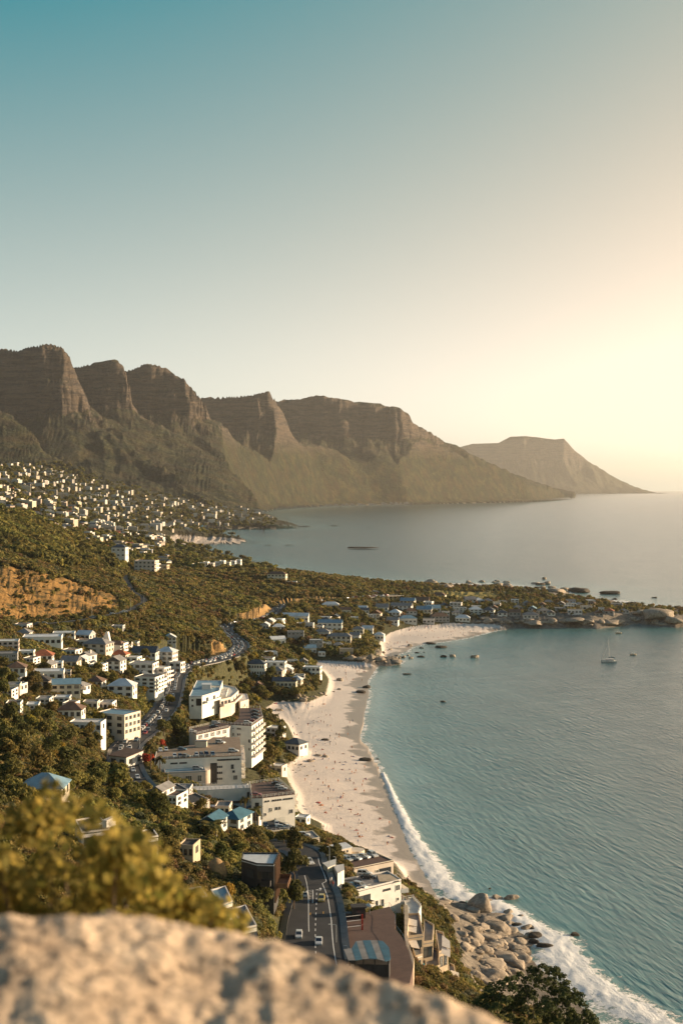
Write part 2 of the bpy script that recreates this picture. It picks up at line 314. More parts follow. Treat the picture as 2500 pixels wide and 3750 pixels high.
def ridge_h(x, y):
    """height of the range: cliffs under each crest, then long talus slopes cut by gullies"""
    wx = x + 70 * fbm(x / 520, y / 520, 3) + 22 * fbm(x / 110 + 5, y / 110, 3); wy = y + 70 * fbm(x / 520 + 40, y / 520, 3) + 22 * fbm(x / 110 - 9, y / 110 + 3, 3)
    near = 60.0
    H = np.full(x.shape, -50.0)
    for k, pts in enumerate(RIDGES):
        d0, zr0, s0 = seg_dist(x, y, pts, True); d, zr, s = seg_dist(wx, wy, pts, True)
        f = sstep(0, 90, d0); d = d0 * (1 - f) + d * f; zr = zr0 * (1 - f) + zr * f
        rib = fbm(s0 / 150 + 13 * k, d0 / 500, 5, 0.6); d = np.maximum(d + rib * np.clip(d0 * 0.6, 0, 85) - 22, 0)
        zc = np.minimum(zr, 470 + 90 * pnoise(s0 / 300, d0 * 0 + k * 7.7))         # foot of the cliffs
        cl = np.maximum(zr - zc, 0)
        w = cl * 0.48 + 1.0                                                       # run of the cliff
        t = np.clip(d / w, 0, 1)
        tt = 0.10 * np.clip(t / 0.22, 0, 1) + 0.38 * sstep(0.18, 0.42, t) + 0.10 * np.clip((t - .42) / .2, 0, 1) + 0.42 * sstep(0.58, 0.92, t)
        z1 = zr - cl * tt - 22 * np.abs(fbm(x / 60 + 3, y / 60, 4, .6)) * np.clip(d / 25, 0, 1) * np.clip(cl / 60, 0, 1)
        d2 = np.maximum(d - w, 0); L = np.maximum(zc, 30) / 0.62
        z2 = zc * np.clip(1 - d2 / (1.9 * L), 0, 1) ** 1.3 - 4 * (1 - np.exp(-d2 / 80))
        z2 = z2 - np.abs(fbm(s0 / 130 + 3 * k, d0 / 1100, 4, .6)) * np.clip(d2 / 7, 0, 38) + 8 * fbm(x / 110, y / 110, 3, .5) * np.clip(d2 / 60, 0, 1)
        z = np.where(d < w, z1, z2)
        H = np.maximum(H, z)
    return H
def coast_sd(x, y):
    d = seg_dist(x, y, COAST); return np.where(inside(x, y, LAND), d, -d)
def blend_line(z, x, y, line, half, soft):
    m = np.ones(x.shape, bool); xs = [p[0] for p in line]; ys = [p[1] for p in line]
    m = (x > min(xs) - 40) & (x < max(xs) + 40) & (y > min(ys) - 40) & (y < max(ys) + 40)
    if m.any():
        d, zz, _ = seg_dist(x[m], y[m], line, True); f = 1 - sstep(half, half + soft, d); z[m] = z[m] * (1 - f) + (zz - 0.05) * f
    return z
def height(x, y):
    """ground height and shore distance"""
    sd, z, sand, bd = up3(coarse_sd), up3(coarse_z), up3(coarse_sand), up3(coarse_bd)
    far = (y > 4200) & (sd > -60)
    r = np.sqrt(x * x + y * y)
    z = z + (1.6 * fbm(x / 22, y / 22, 4) * sstep(20, 60, sd) + 0.5 * fbm(x / 6, y / 6, 3)) * (1 - sstep(0.4, 0.8, sand)) * np.clip(r / 600, .6, 2)
    if far.any():
        zr = np.full(x.shape, -50.0); zr[far] = ridge_h(x[far], y[far])
        c_ = np.clip(sd, 0, 1150); al = y - .35 * x                                    # long seaward talus, cut by gullies running down it
        ta = .37 * c_ - .00006 * c_ ** 2 - np.abs(fbm(al / 190, c_ / 1500, 4, .6)) * np.clip(c_ / 7, 0, 78) + 7 * fbm(x / 120, y / 120, 3, .5) * np.clip(c_ / 80, 0, 1)
        ta = ta * sstep(5300, 6500, y) * (1 - sstep(11200, 12600, y) * .5)
        z = np.where(far, np.maximum(np.maximum(np.minimum(z, 420), zr), ta), z)
        z = np.where(y > 6500, np.maximum(np.maximum(zr, 0.05 * sd), ta), z)
    slope = 0.07 * sand + (1 - sand) * np.where(y > 4400, .35, 0.6)
    lim = np.maximum(sd, -30) * slope + (1 - sand) * np.clip(sd, 0, 3) * .3
    lim = lim + np.where(y > 4400, np.maximum(sd - 80, 0) * 2, 0)
    lim = np.where((y < 2000) & (bd < 70), np.minimum(lim, np.maximum(3.5 + 0.42 * bd, 0)), lim)
    lim = np.where(sd < 0, np.maximum(sd, -40) * 0.12 - 0.15, lim)
    z = np.minimum(z, lim)
    zs = np.where(sd > 0, 4.2 * (1 - np.exp(-np.maximum(sd, 0) * .016)) + .25 * fbm(x / 25, y / 25, 2) * sstep(6, 30, sd), z); fs = sstep(.35, .9, sand) * (y < 5000); z = z * (1 - fs) + zs * fs
    z = np.where((sd > 0.5), np.maximum(z, 0.03 * sd), z)
    blend_line(z, x, y, UPROAD, 4.0, 5.0); blend_line(z, x, y, ROAD, 7.5, 5.0)
    for poly, zz in DECKS:
        xs = [p[0] for p in poly]; ys = [p[1] for p in poly]
        m = (x > min(xs) - 4) & (x < max(xs) + 4) & (y > min(ys) - 4) & (y < max(ys) + 4)
        if m.any():
            dd = seg_dist(x[m], y[m], list(poly) + [poly[0]]); ins = inside(x[m], y[m], poly); f = np.where(ins, 1, 1 - sstep(0, 3, dd)); z[m] = np.where(f > 0, np.minimum(z[m], z[m] * (1 - f) + zz * f), z[m])
    return z, sd, sand
# ---- polar raster, used for the mesh and for setting things down
TH = np.radians(np.arange(-18.0, 17.01, 0.05)); 
LR = np.concatenate([np.arange(math.log(40), math.log(4500), 0.004), np.arange(math.log(4500), math.log(14200), 0.0014)])
_T, _L = np.meshgrid(TH, LR, indexing='ij'); GX = np.sin(_T) * np.exp(_L); GY = np.cos(_T) * np.exp(_L)
def sand_mask(x, y):
    sand = np.zeros(x.shape)
    for b in BEACHES:
        q = 6.0 if b is not BEACHES[3] else 20.0; xs = [p[0] for p in b]; ys = [p[1] for p in b]
        m = (x > min(xs) - q) & (x < max(xs) + q) & (y > min(ys) - q) & (y < max(ys) + q); xm, ym = x[m], y[m]
        dd = np.clip(seg_dist(xm, ym, b + [b[0]]) / q, 0, 1); sand[m] = np.maximum(sand[m], np.where(inside(xm, ym, b), 0.5 + 0.5 * dd, 0.5 - 0.5 * dd))
    return sand
_ci = np.unique(np.append(np.arange(0, len(TH), 3), len(TH) - 1)); _cj = np.unique(np.append(np.arange(0, len(LR), 3), len(LR) - 1))
_cx, _cy = GX[np.ix_(_ci, _cj)], GY[np.ix_(_ci, _cj)]
_fi = np.interp(np.arange(len(TH)), _ci, np.arange(len(_ci))); _fj = np.interp(np.arange(len(LR)), _cj, np.arange(len(_cj)))
def up3(A):
    i0 = np.clip(_fi.astype(int), 0, len(_ci) - 2); j0 = np.clip(_fj.astype(int), 0, len(_cj) - 2); a = (_fi - i0)[:, None]; b = (_fj - j0)[None, :]
    A = A[i0] * (1 - a) + A[i0 + 1] * a
    return (A[:, j0] * (1 - b) + A[:, j0 + 1] * b).ravel()
coarse_sd = coast_sd(_cx.ravel(), _cy.ravel()).reshape(_cx.shape)
coarse_z = np.full(_cx.shape, -20.0); _m = (coarse_sd > -60) & (_cy < 6600); coarse_z[_m] = rbf(_cx[_m], _cy[_m])
coarse_bd = np.full(_cx.shape, 99.0); _m = _cy < 2100
for _b in BEACHES[:3]: coarse_bd[_m] = np.minimum(coarse_bd[_m], np.where(inside(_cx[_m], _cy[_m], _b), 0, seg_dist(_cx[_m], _cy[_m], _b + [_b[0]])))
coarse_sand = sand_mask(_cx.ravel(), _cy.ravel()).reshape(_cx.shape)
def build_raster():
    global GZ, GSD, GSA, GBD
    GBD = up3(coarse_bd).reshape(GX.shape)
    GZ, GSD, GSA = (a.reshape(GX.shape) for a in height(GX.ravel(), GY.ravel()))
# placeholder: traced outlines that level the ground are listed here so the raster knows them
_TR = [([(1238,3225),(1419,3193),(1468,3224),(1362,3250),(1262,3277),(1232,3262)],46),([(1250,3131),(1378,3124),(1440,3152),(1296,3181),(1250,3146)],42),
 ([(1030,3054),(1144,3043),(1170,3068),(1106,3079),(1071,3085)],31),([(969,3008),(1007,3003),(1087,3036),(979,3048)],33),([(912,2871),(1021,2857),(1080,2907),(962,2921),(921,2921)],37),
 ([(721,2730),(781,2700),(878,2699),(884,2766),(774,2771),(567,2781),(574,2752),(692,2730)],44),([(600,2797),(696,2788),(747,2806),(754,2824),(604,2831)],40),([(879,2593),(953,2592),(963,2629),(922,2657),(847,2653),(875,2631)],41),
 ([(693,2671),(806,2645),(846,2652),(838,2664),(720,2690)],41),([(721,2493),(816,2494),(803,2532),(740,2551),(693,2551)],44)]
DECKS += [([P(a, b, z)[:2] for a, b in poly], z - 3.5) for poly, z in _TR]
_PAD = [(1258,3468),(1256,3400),(1257,3360),(1300,3350),(1330,3344),(1425,3320),(1448,3352),(1446,3400),(1470,3430),(1495,3480),(1512,3540),(1500,3600),(1400,3640),(1300,3600),(1258,3540)]
DECKS += [([P(a, b, 48.6)[:2] for a, b in _PAD], 48.5)]
build_raster()
def _gi(x, y):
    t = np.arctan2(x, y); l = np.log(np.sqrt(np.asarray(x) ** 2 + np.asarray(y) ** 2) + 1e-9)
    i = np.clip((t - TH[0]) / (TH[1] - TH[0]), 0, len(TH) - 1.001); j = np.clip(np.interp(l, LR, np.arange(len(LR))), 0, len(LR) - 1.001)
    return i, j
def gsample(A, x, y):
    i, j = _gi(x, y); i0 = i.astype(int); j0 = j.astype(int); fi = i - i0; fj = j - j0
    return A[i0, j0] * (1 - fi) * (1 - fj) + A[i0 + 1, j0] * fi * (1 - fj) + A[i0, j0 + 1] * (1 - fi) * fj + A[i0 + 1, j0 + 1] * fi * fj
def gz(x, y): return gsample(GZ, np.asarray(x, float), np.asarray(y, float))
def gz1(x, y): return float(gz(np.array([x]), np.array([y]))[0])
_rr = np.exp(np.arange(math.log(60), math.log(14000), 0.002))
def G(px, py, up=0.0):
    """ground points seen at photo pixels (first hit along the sight line)"""
    px = np.atleast_1d(np.asarray(px, float)); py = np.atleast_1d(np.asarray(py, float))
    Y = _rr[None, :]; X = (px[:, None] - 1250) / FPX * Y; Zr = CAM_H - (py[:, None] - EYE) / FPX * Y + (X * X + Y * Y) / (2 * REFF)
    Y = np.broadcast_to(Y, X.shape)
    hit = (np.maximum(gz(X, Y), 0.0) + up) >= Zr; k = np.argmax(hit, axis=1); k = np.where(hit.any(axis=1), k, len(_rr) - 1)
    Yh = _rr[k]; Xh = (px - 1250) / FPX * Yh
    return np.stack([Xh, Yh, np.maximum(gz(Xh, Yh), 0)], 1)
def G1(px, py, up=0.0): return tuple(float(v) for v in G(px, py, up)[0])
# ------------------------------------------------------------------ ground material
def ground_material():
    m, nt, b = mat_nodes('ground'); pos = geo_pos(nt); L = nt.links
    sand, sdn, och, lawn, alt, cut = (attr_n(nt, k) for k in ('sand', 'shore', 'ochre', 'lawn', 'alt', 'cut')); rky = attr_n(nt, 'rocky')
    n1 = noise_n(nt, 0.05, 6, 0.65, pos); n2 = noise_n(nt, 0.6, 6, 0.7, pos); n3 = noise_n(nt, 0.012, 5, 0.6, pos)
    scrub = ramp(nt, n2, [(0.25, (0.025, 0.032, 0.012)), (0.5, (0.06, 0.06, 0.022)), (0.72, (0.14, 0.11, 0.05))])
    hill = ramp(nt, noise_n(nt, 0.018, 7, 0.68, pos), [(0.40, (0.008, 0.014, 0.005)), (0.5, (0.032, 0.042, 0.013)), (0.60, (0.105, 0.095, 0.032))])
    hill = mixc(nt, ramp(nt, noise_n(nt, 0.13, 5, 0.7, pos), [(0.42, (0, 0, 0)), (0.6, (1, 1, 1))]), hill, (0.03, 0.032, 0.014))
    hill = mixc(nt, ramp(nt, n3, [(0.45, (0, 0, 0)), (0.62, (1, 1, 1))]), hill, mixc(nt, 0.35, hill, (0.09, 0.045, 0.02)))
    farf = math_n(nt, 'GREATER_THAN', nt.nodes.new('ShaderNodeSeparateXYZ').outputs[1], 2600)
    L.new(pos, farf.node.inputs[0].links[0].from_node.inputs[0])
    col = mixc(nt, farf, scrub, hill)
    # bare ochre hill
    oc = ramp(nt, n2, [(0.3, (0.20, 0.095, 0.022)), (0.5, (0.36, 0.19, 0.05)), (0.7, (0.50, 0.30, 0.10))])
    oc = mixc(nt, ramp(nt, noise_n(nt, 0.09, 5, 0.7, pos), [(0.5, (0, 0, 0)), (0.62, (1, 1, 1))]), oc, (0.10, 0.07, 0.02))
    of = math_n(nt, 'ADD', och, math_n(nt, 'MULTIPLY_ADD', n1, 0.8, -0.4)); of = ramp(nt, of, [(0.45, (0, 0, 0)), (0.55, (1, 1, 1))])
    col = mixc(nt, of, col, oc)
    cf = ramp(nt, math_n(nt, 'ADD', cut, math_n(nt, 'MULTIPLY_ADD', n2, 0.5, -0.25)), [(0.42, (0, 0, 0)), (0.55, (1, 1, 1))])
    cc = ramp(nt, n2, [(0.3, (0.24, 0.13, 0.04)), (0.7, (0.50, 0.31, 0.12))]); col = mixc(nt, cf, col, cc)
    lf = ramp(nt, lawn, [(0.45, (0, 0, 0)), (0.55, (1, 1, 1))]); col = mixc(nt, lf, col, ramp(nt, n1, [(0.3, (0.16, 0.14, 0.03)), (0.7, (0.30, 0.23, 0.06))]))
    # granite along the shore and on the crags
    nr = noise_n(nt, 0.25, 8, 0.7, pos); rock = ramp(nt, nr, [(0.28, (0.05, 0.042, 0.034)), (0.5, (0.19, 0.16, 0.125)), (0.7, (0.34, 0.285, 0.22))])
    rf = math_n(nt, 'MULTIPLY_ADD', sdn, -0.055, 1.35); rf = math_n(nt, 'ADD', rf, math_n(nt, 'MULTIPLY_ADD', n1, 1.6, -0.8)); rf = math_n(nt, 'MAXIMUM', rf, math_n(nt, 'MULTIPLY_ADD', n2, .6, math_n(nt, 'MULTIPLY_ADD', rky, 1.0, -.3))); rf = ramp(nt, rf, [(0.45, (0, 0, 0)), (0.6, (1, 1, 1))])
    col = mixc(nt, rf, col, rock)
    # cliffs of the range: warm grey sandstone in level beds
    nrm = nt.nodes.new('ShaderNodeNewGeometry').outputs['True Normal']; sx = nt.nodes.new('ShaderNodeSeparateXYZ'); L.new(nrm, sx.inputs[0])
    st = nt.nodes.new('ShaderNodeMapping'); L.new(pos, st.inputs[0]); st.inputs['Scale'].default_value = (0.007, 0.007, 0.055)
    ns = noise_n(nt, 1.0, 8, 0.72, st.outputs[0])
    crag = ramp(nt, ns, [(0.32, (0.022, 0.020, 0.018)), (0.46, (0.085, 0.066, 0.050)), (0.58, (0.17, 0.125, 0.085)), (0.66, (0.06, 0.05, 0.042)), (0.78, (0.14, 0.10, 0.07))])
    sf = math_n(nt, 'ADD', sx.outputs[2], math_n(nt, 'MULTIPLY_ADD', noise_n(nt, 0.03, 5, 0.7, pos), 0.5, -0.25)); sf = ramp(nt, sf, [(0.62, (1, 1, 1)), (0.80, (0, 0, 0))])
    af = ramp(nt, math_n(nt, 'DIVIDE', alt, 1000.0), [(0.32, (0, 0, 0)), (0.44, (1, 1, 1))])
    cfac = math_n(nt, 'MULTIPLY', sf, af); col = mixc(nt, cfac, col, crag)
    # beach sand, damp at the water's edge
    dry = ramp(nt, noise_n(nt, 1.2, 6, 0.7, pos), [(0.3, (0.58, 0.49, 0.41)), (0.7, (0.78, 0.68, 0.59))])
    wet = (0.33, 0.27, 0.21); wn_ = noise_n(nt, 0.06, 4, 0.5, pos)
    wf = math_n(nt, 'ADD', math_n(nt, 'MULTIPLY', sdn, 0.034), math_n(nt, 'MULTIPLY_ADD', wn_, 1.5, -0.75)); wf = ramp(nt, wf, [(0.26, (1, 1, 1)), (0.40, (0, 0, 0))])
    sandc = mixc(nt, wf, dry, wet); saf = ramp(nt, math_n(nt, 'ADD', sand, math_n(nt, 'MULTIPLY_ADD', n2, 0.3, -0.15)), [(0.47, (0, 0, 0)), (0.57, (1, 1, 1))])
    col = mixc(nt, saf, col, sandc)
    L.new(col, b.inputs['Base Color'])
    rg = math_n(nt, 'MULTIPLY', wf, saf); L.new(math_n(nt, 'MULTIPLY_ADD', rg, -0.55, 0.92), b.inputs['Roughness'])
    b.inputs['Specular IOR Level'].default_value = 0.25
    bh = math_n(nt, 'ADD', math_n(nt, 'MULTIPLY', noise_n(nt, 0.45, 6, 0.75, pos), math_n(nt, 'MULTIPLY_ADD', saf, -0.8, 1.0)), math_n(nt, 'MULTIPLY', math_n(nt, 'MULTIPLY', ns, cfac), 30.0))
    bh = math_n(nt, 'ADD', bh, math_n(nt, 'MULTIPLY', math_n(nt, 'MULTIPLY', noise_n(nt, 0.035, 6, 0.75, pos), farf), 34.0))
    L.new(bump_n(nt, bh, 1.2), b.inputs['Normal'])
    return m
M = {'ground': ground_material()}
# ------------------------------------------------------------------ ground mesh: columns sampled more densely where the ground is steep
def build_ground():
    NC = 820; nT = len(TH); R_ = np.exp(LR)
    z3 = GZ; land = (GSD > -25)
    rows_x = np.empty((nT, NC)); rows_y = np.empty((nT, NC)); rows_z = np.empty((nT, NC))
    dz = np.abs(np.diff(z3, axis=1)); dr = np.diff(R_)[None, :]; mid = 0.5 * (R_[1:] + R_[:-1])[None, :]
    w = dz / mid * FPX + dr / mid * 260 + np.abs(dr * CAM_H / mid ** 2) * FPX * 0.6       # screen-size of each step
    w = w * np.where(land[:, 1:], 1, 0.02) + 1e-4
    # smooth the weights between columns so that the rows stay level
    k = np.ones(25) / 25; w = np.apply_along_axis(lambda c: np.convolve(np.pad(c, 12, mode='edge'), k, mode='valid'), 0, w)
    cum = np.concatenate([np.zeros((nT, 1)), np.cumsum(w, axis=1)], axis=1)
    jj = np.arange(len(LR))
    J = np.empty((nT, NC))
    for i in range(nT):
        J[i] = np.interp(np.linspace(0, cum[i, -1], NC), cum[i], jj)
    j0 = np.clip(J.astype(int), 0, len(LR) - 2); f = J - j0; I = np.arange(nT)[:, None]
    def smp(A): return A[I, j0] * (1 - f) + A[I, j0 + 1] * f
    X, Y, Z, SD, SA = smp(GX), smp(GY), smp(GZ), smp(GSD), smp(GSA)
    # beds of rock step in and out on the crags
    st = sstep(280, 400, Z) * sstep(4300, 4800, Y)
    bed = fbm(Z / 30.0, (X + Y) / 900.0, 3) ; rib = fbm(X / 60, (Y + Z * .5) / 60, 3)
    st = st * sstep(0, 60, np.maximum.accumulate(Z[:, ::-1], axis=1)[:, ::-1] - Z); Y = Y + st * (14 * bed + 10 * rib); X = X + st * (6 * rib)
    # weathered lines in the cut bank of the ochre hill
    idx = np.arange(nT * NC).reshape(nT, NC)
    a, b_, c, d = idx[:-1, :-1], idx[1:, :-1], idx[1:, 1:], idx[:-1, 1:]
    keep = (np.maximum.reduce([SD[:-1, :-1], SD[1:, :-1], SD[1:, 1:], SD[:-1, 1:]]) > -12)
    keep &= (np.minimum.reduce([SD[:-1, :-1], SD[1:, :-1], SD[1:, 1:], SD[:-1, 1:]]) > -30) & ((np.hypot(X, Y)[:-1, 1:] / np.hypot(X, Y)[:-1, :-1] < 1.012) | (Y[:-1, :-1] < 2250) | (np.minimum.reduce([SD[:-1, :-1], SD[1:, :-1], SD[1:, 1:], SD[:-1, 1:]]) > 1))
    F = np.stack([a[keep], b_[keep], c[keep], d[keep]], 1)
    x, y, z = X.ravel(), Y.ravel(), Z.ravel()
    used = np.unique(F); remap = np.full(nT * NC, -1); remap[used] = np.arange(len(used)); F = remap[F]
    x, y, z, s, sa = x[used], y[used], z[used], SD.ravel()[used], SA.ravel()[used]
    me = mesh_np('ground', np.stack([x, y, z - drop(x, y)], 1), F, M['ground'], smooth=True)
    fattr(me, 'sand', np.where(s < 3, np.maximum(sa, 0), sa)); fattr(me, 'shore', np.clip(s, -50, 400)); fattr(me, 'alt', z)
    def soft(poly, q):
        dd = seg_dist(x, y, poly + [poly[0]]); return np.where(inside(x, y, poly), .5 + .5 * np.clip(dd / q, 0, 1), .5 - .5 * np.clip(dd / q, 0, 1))
    fattr(me, 'ochre', soft(OCHRE, 14.0)); fattr(me, 'lawn', soft(LAWN, 4.0)); fattr(me, 'rocky', np.maximum(soft(ROCKY, 6.0), np.where((x > 70) & (y > 1350) & (y < 2300), np.clip(1.25 - s / 55, 0, 1) + .35 * (x > 330), 0)))
    # cut banks above the road: steep bare earth
    cut = np.zeros(len(x))
    for cx, cy, rad in CUTS: cut = np.maximum(cut, 1 - sstep(rad * .5, rad, np.hypot(x - cx, y - cy)))
    fattr(me, 'cut', cut)
    return tag(meshobj('ground', me), kind='structure')
CUTS = []
for _a, _b in zip(ROAD[:-1], ROAD[1:]):                     # earth banks on the uphill side of the road
    _d = Vector((_b[0] - _a[0], _b[1] - _a[1])).normalized(); _n = Vector((-_d.y, _d.x))
    if (905 < _a[1] < 1010 and _a[0] < -62) or (1235 < _a[1] < 1380) or 1400 < _a[1] < 1500:
        CUTS.append((_a[0] + _n.x * 11, _a[1] + _n.y * 11, 9.5 if _a[1] < 1390 else 7.0))
ground = build_ground()
# ------------------------------------------------------------------ the far headland beyond the bay, 19 km away
def build_headland():
    pts = [PY(*q, 25000) for q in ((1500,1690),(1600,1655),(1672,1640),(1728,1625),(1824,1622),(1850,1608),(1868,1599),(1920,1597),(1967,1601),(2000,1606),(2031,1609),(2063,1606),(2079,1623),(2103,1651),(2143,1679),(2191,1711),(2262,1755),(2326,1783),(2380,1800),(2420,1812))]
    x0, x1 = pts[0][0], pts[-1][0] + 250; nx, ny = 300, 150
    X, Y = np.meshgrid(np.linspace(x0, x1, nx), 25000 + np.linspace(-2500, 1400, ny))
    rz_ = np.interp(X, [p[0] for p in pts], [p[2] for p in pts]) ; d = np.abs(Y - 25000) ; d = np.maximum(d + fbm(X / 200, Y / 900, 4) * np.clip(d * .5, 0, 160), 0)
    zc = np.minimum(rz_, 560); w = (rz_ - zc) * .7 + 1; z = np.where(d < w, rz_ - (rz_ - zc) * sstep(0.1, 1, d / w), zc * np.exp(-(d - w) / 700) - 12 * (1 - np.exp(-(d - w) / 500)) + fbm(X / 150, Y / 800, 3) * 25)
    z = z * sstep(0, 1, (x1 - X) / 300) - 2
    V = np.stack([X.ravel(), Y.ravel(), z.ravel() - drop(X, Y).ravel()], 1); idx = np.arange(nx * ny).reshape(ny, nx)
    F = np.stack([idx[:-1, :-1].ravel(), idx[:-1, 1:].ravel(), idx[1:, 1:].ravel(), idx[1:, :-1].ravel()], 1)
    me = mesh_np('hills', V, F, M['ground'], smooth=True); fattr(me, 'alt', z.ravel()); fattr(me, 'shore', np.full(nx * ny, 300.0))
    return tag(meshobj('hills', me), kind='structure')
build_headland()
# ------------------------------------------------------------------ sea: curved sheet out past the horizon
def sea_material():
    m, nt, b = mat_nodes('sea'); pos = geo_pos(nt); L = nt.links
    sh = attr_n(nt, 'shore'); foam = attr_n(nt, 'foam'); calm = attr_n(nt, 'calm')
    deep = ramp(nt, math_n(nt, 'DIVIDE', sh, 400.0), [(0.0, (0.20, 0.29, 0.25)), (0.03, (0.10, 0.24, 0.235)), (0.14, (0.045, 0.16, 0.175)), (0.4, (0.017, 0.085, 0.105)), (1.0, (0.012, 0.06, 0.08))])
    patch = noise_n(nt, 0.012, 4, 0.6, pos); deep = mixc(nt, ramp(nt, patch, [(0.45, (0, 0, 0)), (0.65, (.5, .5, .5))]), deep, mixc(nt, 0.5, deep, (0.012, 0.05, 0.06)))
    fn = noise_n(nt, 0.55, 8, 0.72, pos); fn2 = noise_n(nt, 0.12, 4, 0.6, pos)
    ff = math_n(nt, 'ADD', foam, math_n(nt, 'MULTIPLY_ADD', fn, 1.5, -0.75)); ff = math_n(nt, 'ADD', ff, math_n(nt, 'MULTIPLY_ADD', fn2, 0.8, -0.4))
    ff = ramp(nt, ff, [(0.46, (0, 0, 0)), (0.62, (1, 1, 1))]); 
    col = mixc(nt, ff, deep, (0.80, 0.78, 0.74)); L.new(col, b.inputs['Base Color'])
    sp = nt.nodes.new('ShaderNodeSeparateXYZ'); L.new(pos, sp.inputs[0]); fr = ramp(nt, math_n(nt, 'DIVIDE', sp.outputs[1], 6000.0), [(0.06, (.12, .12, .12)), (0.3, (.16, .16, .16)), (.6, (.18, .18, .18))])
    L.new(math_n(nt, 'MAXIMUM', math_n(nt, 'MULTIPLY', ff, .75), fr), b.inputs['Roughness']); b.inputs['IOR'].default_value = 1.33
    # swell running in to the beach, chop on top
    mp = nt.nodes.new('ShaderNodeMapping'); mp.vector_type = 'TEXTURE'; L.new(pos, mp.inputs[0]); mp.inputs['Rotation'].default_value = (0, 0, R(13)); mp.inputs['Scale'].default_value = (1.0, 4.5, 1.0)
    w1 = noise_n(nt, 0.42, 3, 0.5, mp.outputs[0]); w2 = noise_n(nt, 1.2, 4, 0.6, mp.outputs[0]); sw = noise_n(nt, 0.035, 2, 0.5, mp.outputs[0]); w3 = noise_n(nt, 1.6, 3, 0.6, pos)
    h = math_n(nt, 'ADD', math_n(nt, 'MULTIPLY', w1, math_n(nt, 'MULTIPLY_ADD', sw, 2.6, -.25)), math_n(nt, 'ADD', math_n(nt, 'MULTIPLY', w2, 0.34), math_n(nt, 'MULTIPLY', w3, 0.16)))
    h = math_n(nt, 'ADD', h, math_n(nt, 'MULTIPLY', math_n(nt, 'MULTIPLY', ff, fn), 1.0))
    bn = bump_n(nt, math_n(nt, 'MULTIPLY', h, calm), 1.0)
    nz = nt.nodes.new('ShaderNodeTexNoise'); nz.inputs['Scale'].default_value = 0.7; nz.inputs['Detail'].default_value = 2; L.new(mp.outputs[0], nz.inputs['Vector'])
    sl = nt.nodes.new('ShaderNodeVectorMath'); sl.operation = 'SUBTRACT'; L.new(nz.outputs['Color'], sl.inputs[0]); sl.inputs[1].default_value = (.5, .5, .5)
    am = ramp(nt, math_n(nt, 'DIVIDE', sp.outputs[1], 6000.0), [(0.10, (0, 0, 0)), (0.35, (.8, .8, .8)), (.7, (1, 1, 1))])
    sc_ = nt.nodes.new('ShaderNodeVectorMath'); sc_.operation = 'SCALE'; L.new(sl.outputs[0], sc_.inputs[0]); L.new(am, sc_.inputs['Scale'])
    fl = nt.nodes.new('ShaderNodeVectorMath'); fl.operation = 'MULTIPLY'; L.new(sc_.outputs[0], fl.inputs[0]); fl.inputs[1].default_value = (.16, .16, 0)
    ad = nt.nodes.new('ShaderNodeVectorMath'); ad.operation = 'ADD'; L.new(bn, ad.inputs[0]); L.new(fl.outputs[0], ad.inputs[1])
    nm = nt.nodes.new('ShaderNodeVectorMath'); nm.operation = 'NORMALIZE'; L.new(ad.outputs[0], nm.inputs[0]); L.new(nm.outputs[0], b.inputs['Normal'])
    return m
FOAM_PX = [((1400,2830),1.2,.5),((1428,2890),2.2,.9),((1452,2949),3.5,1),((1484,3014),4.5,1),((1517,3084),6,1),((1555,3144),8,1),((1612,3228),9,1),((1700,3290),8,1),((1795,3300),7,.9),((1860,3345),9,1),((1930,3395),9,1),((2030,3440),11,1),((2040,3500),13,1),((2120,3580),11,1),((2240,3660),11,1),((2360,3720),11,1),((2460,3790),11,1)]
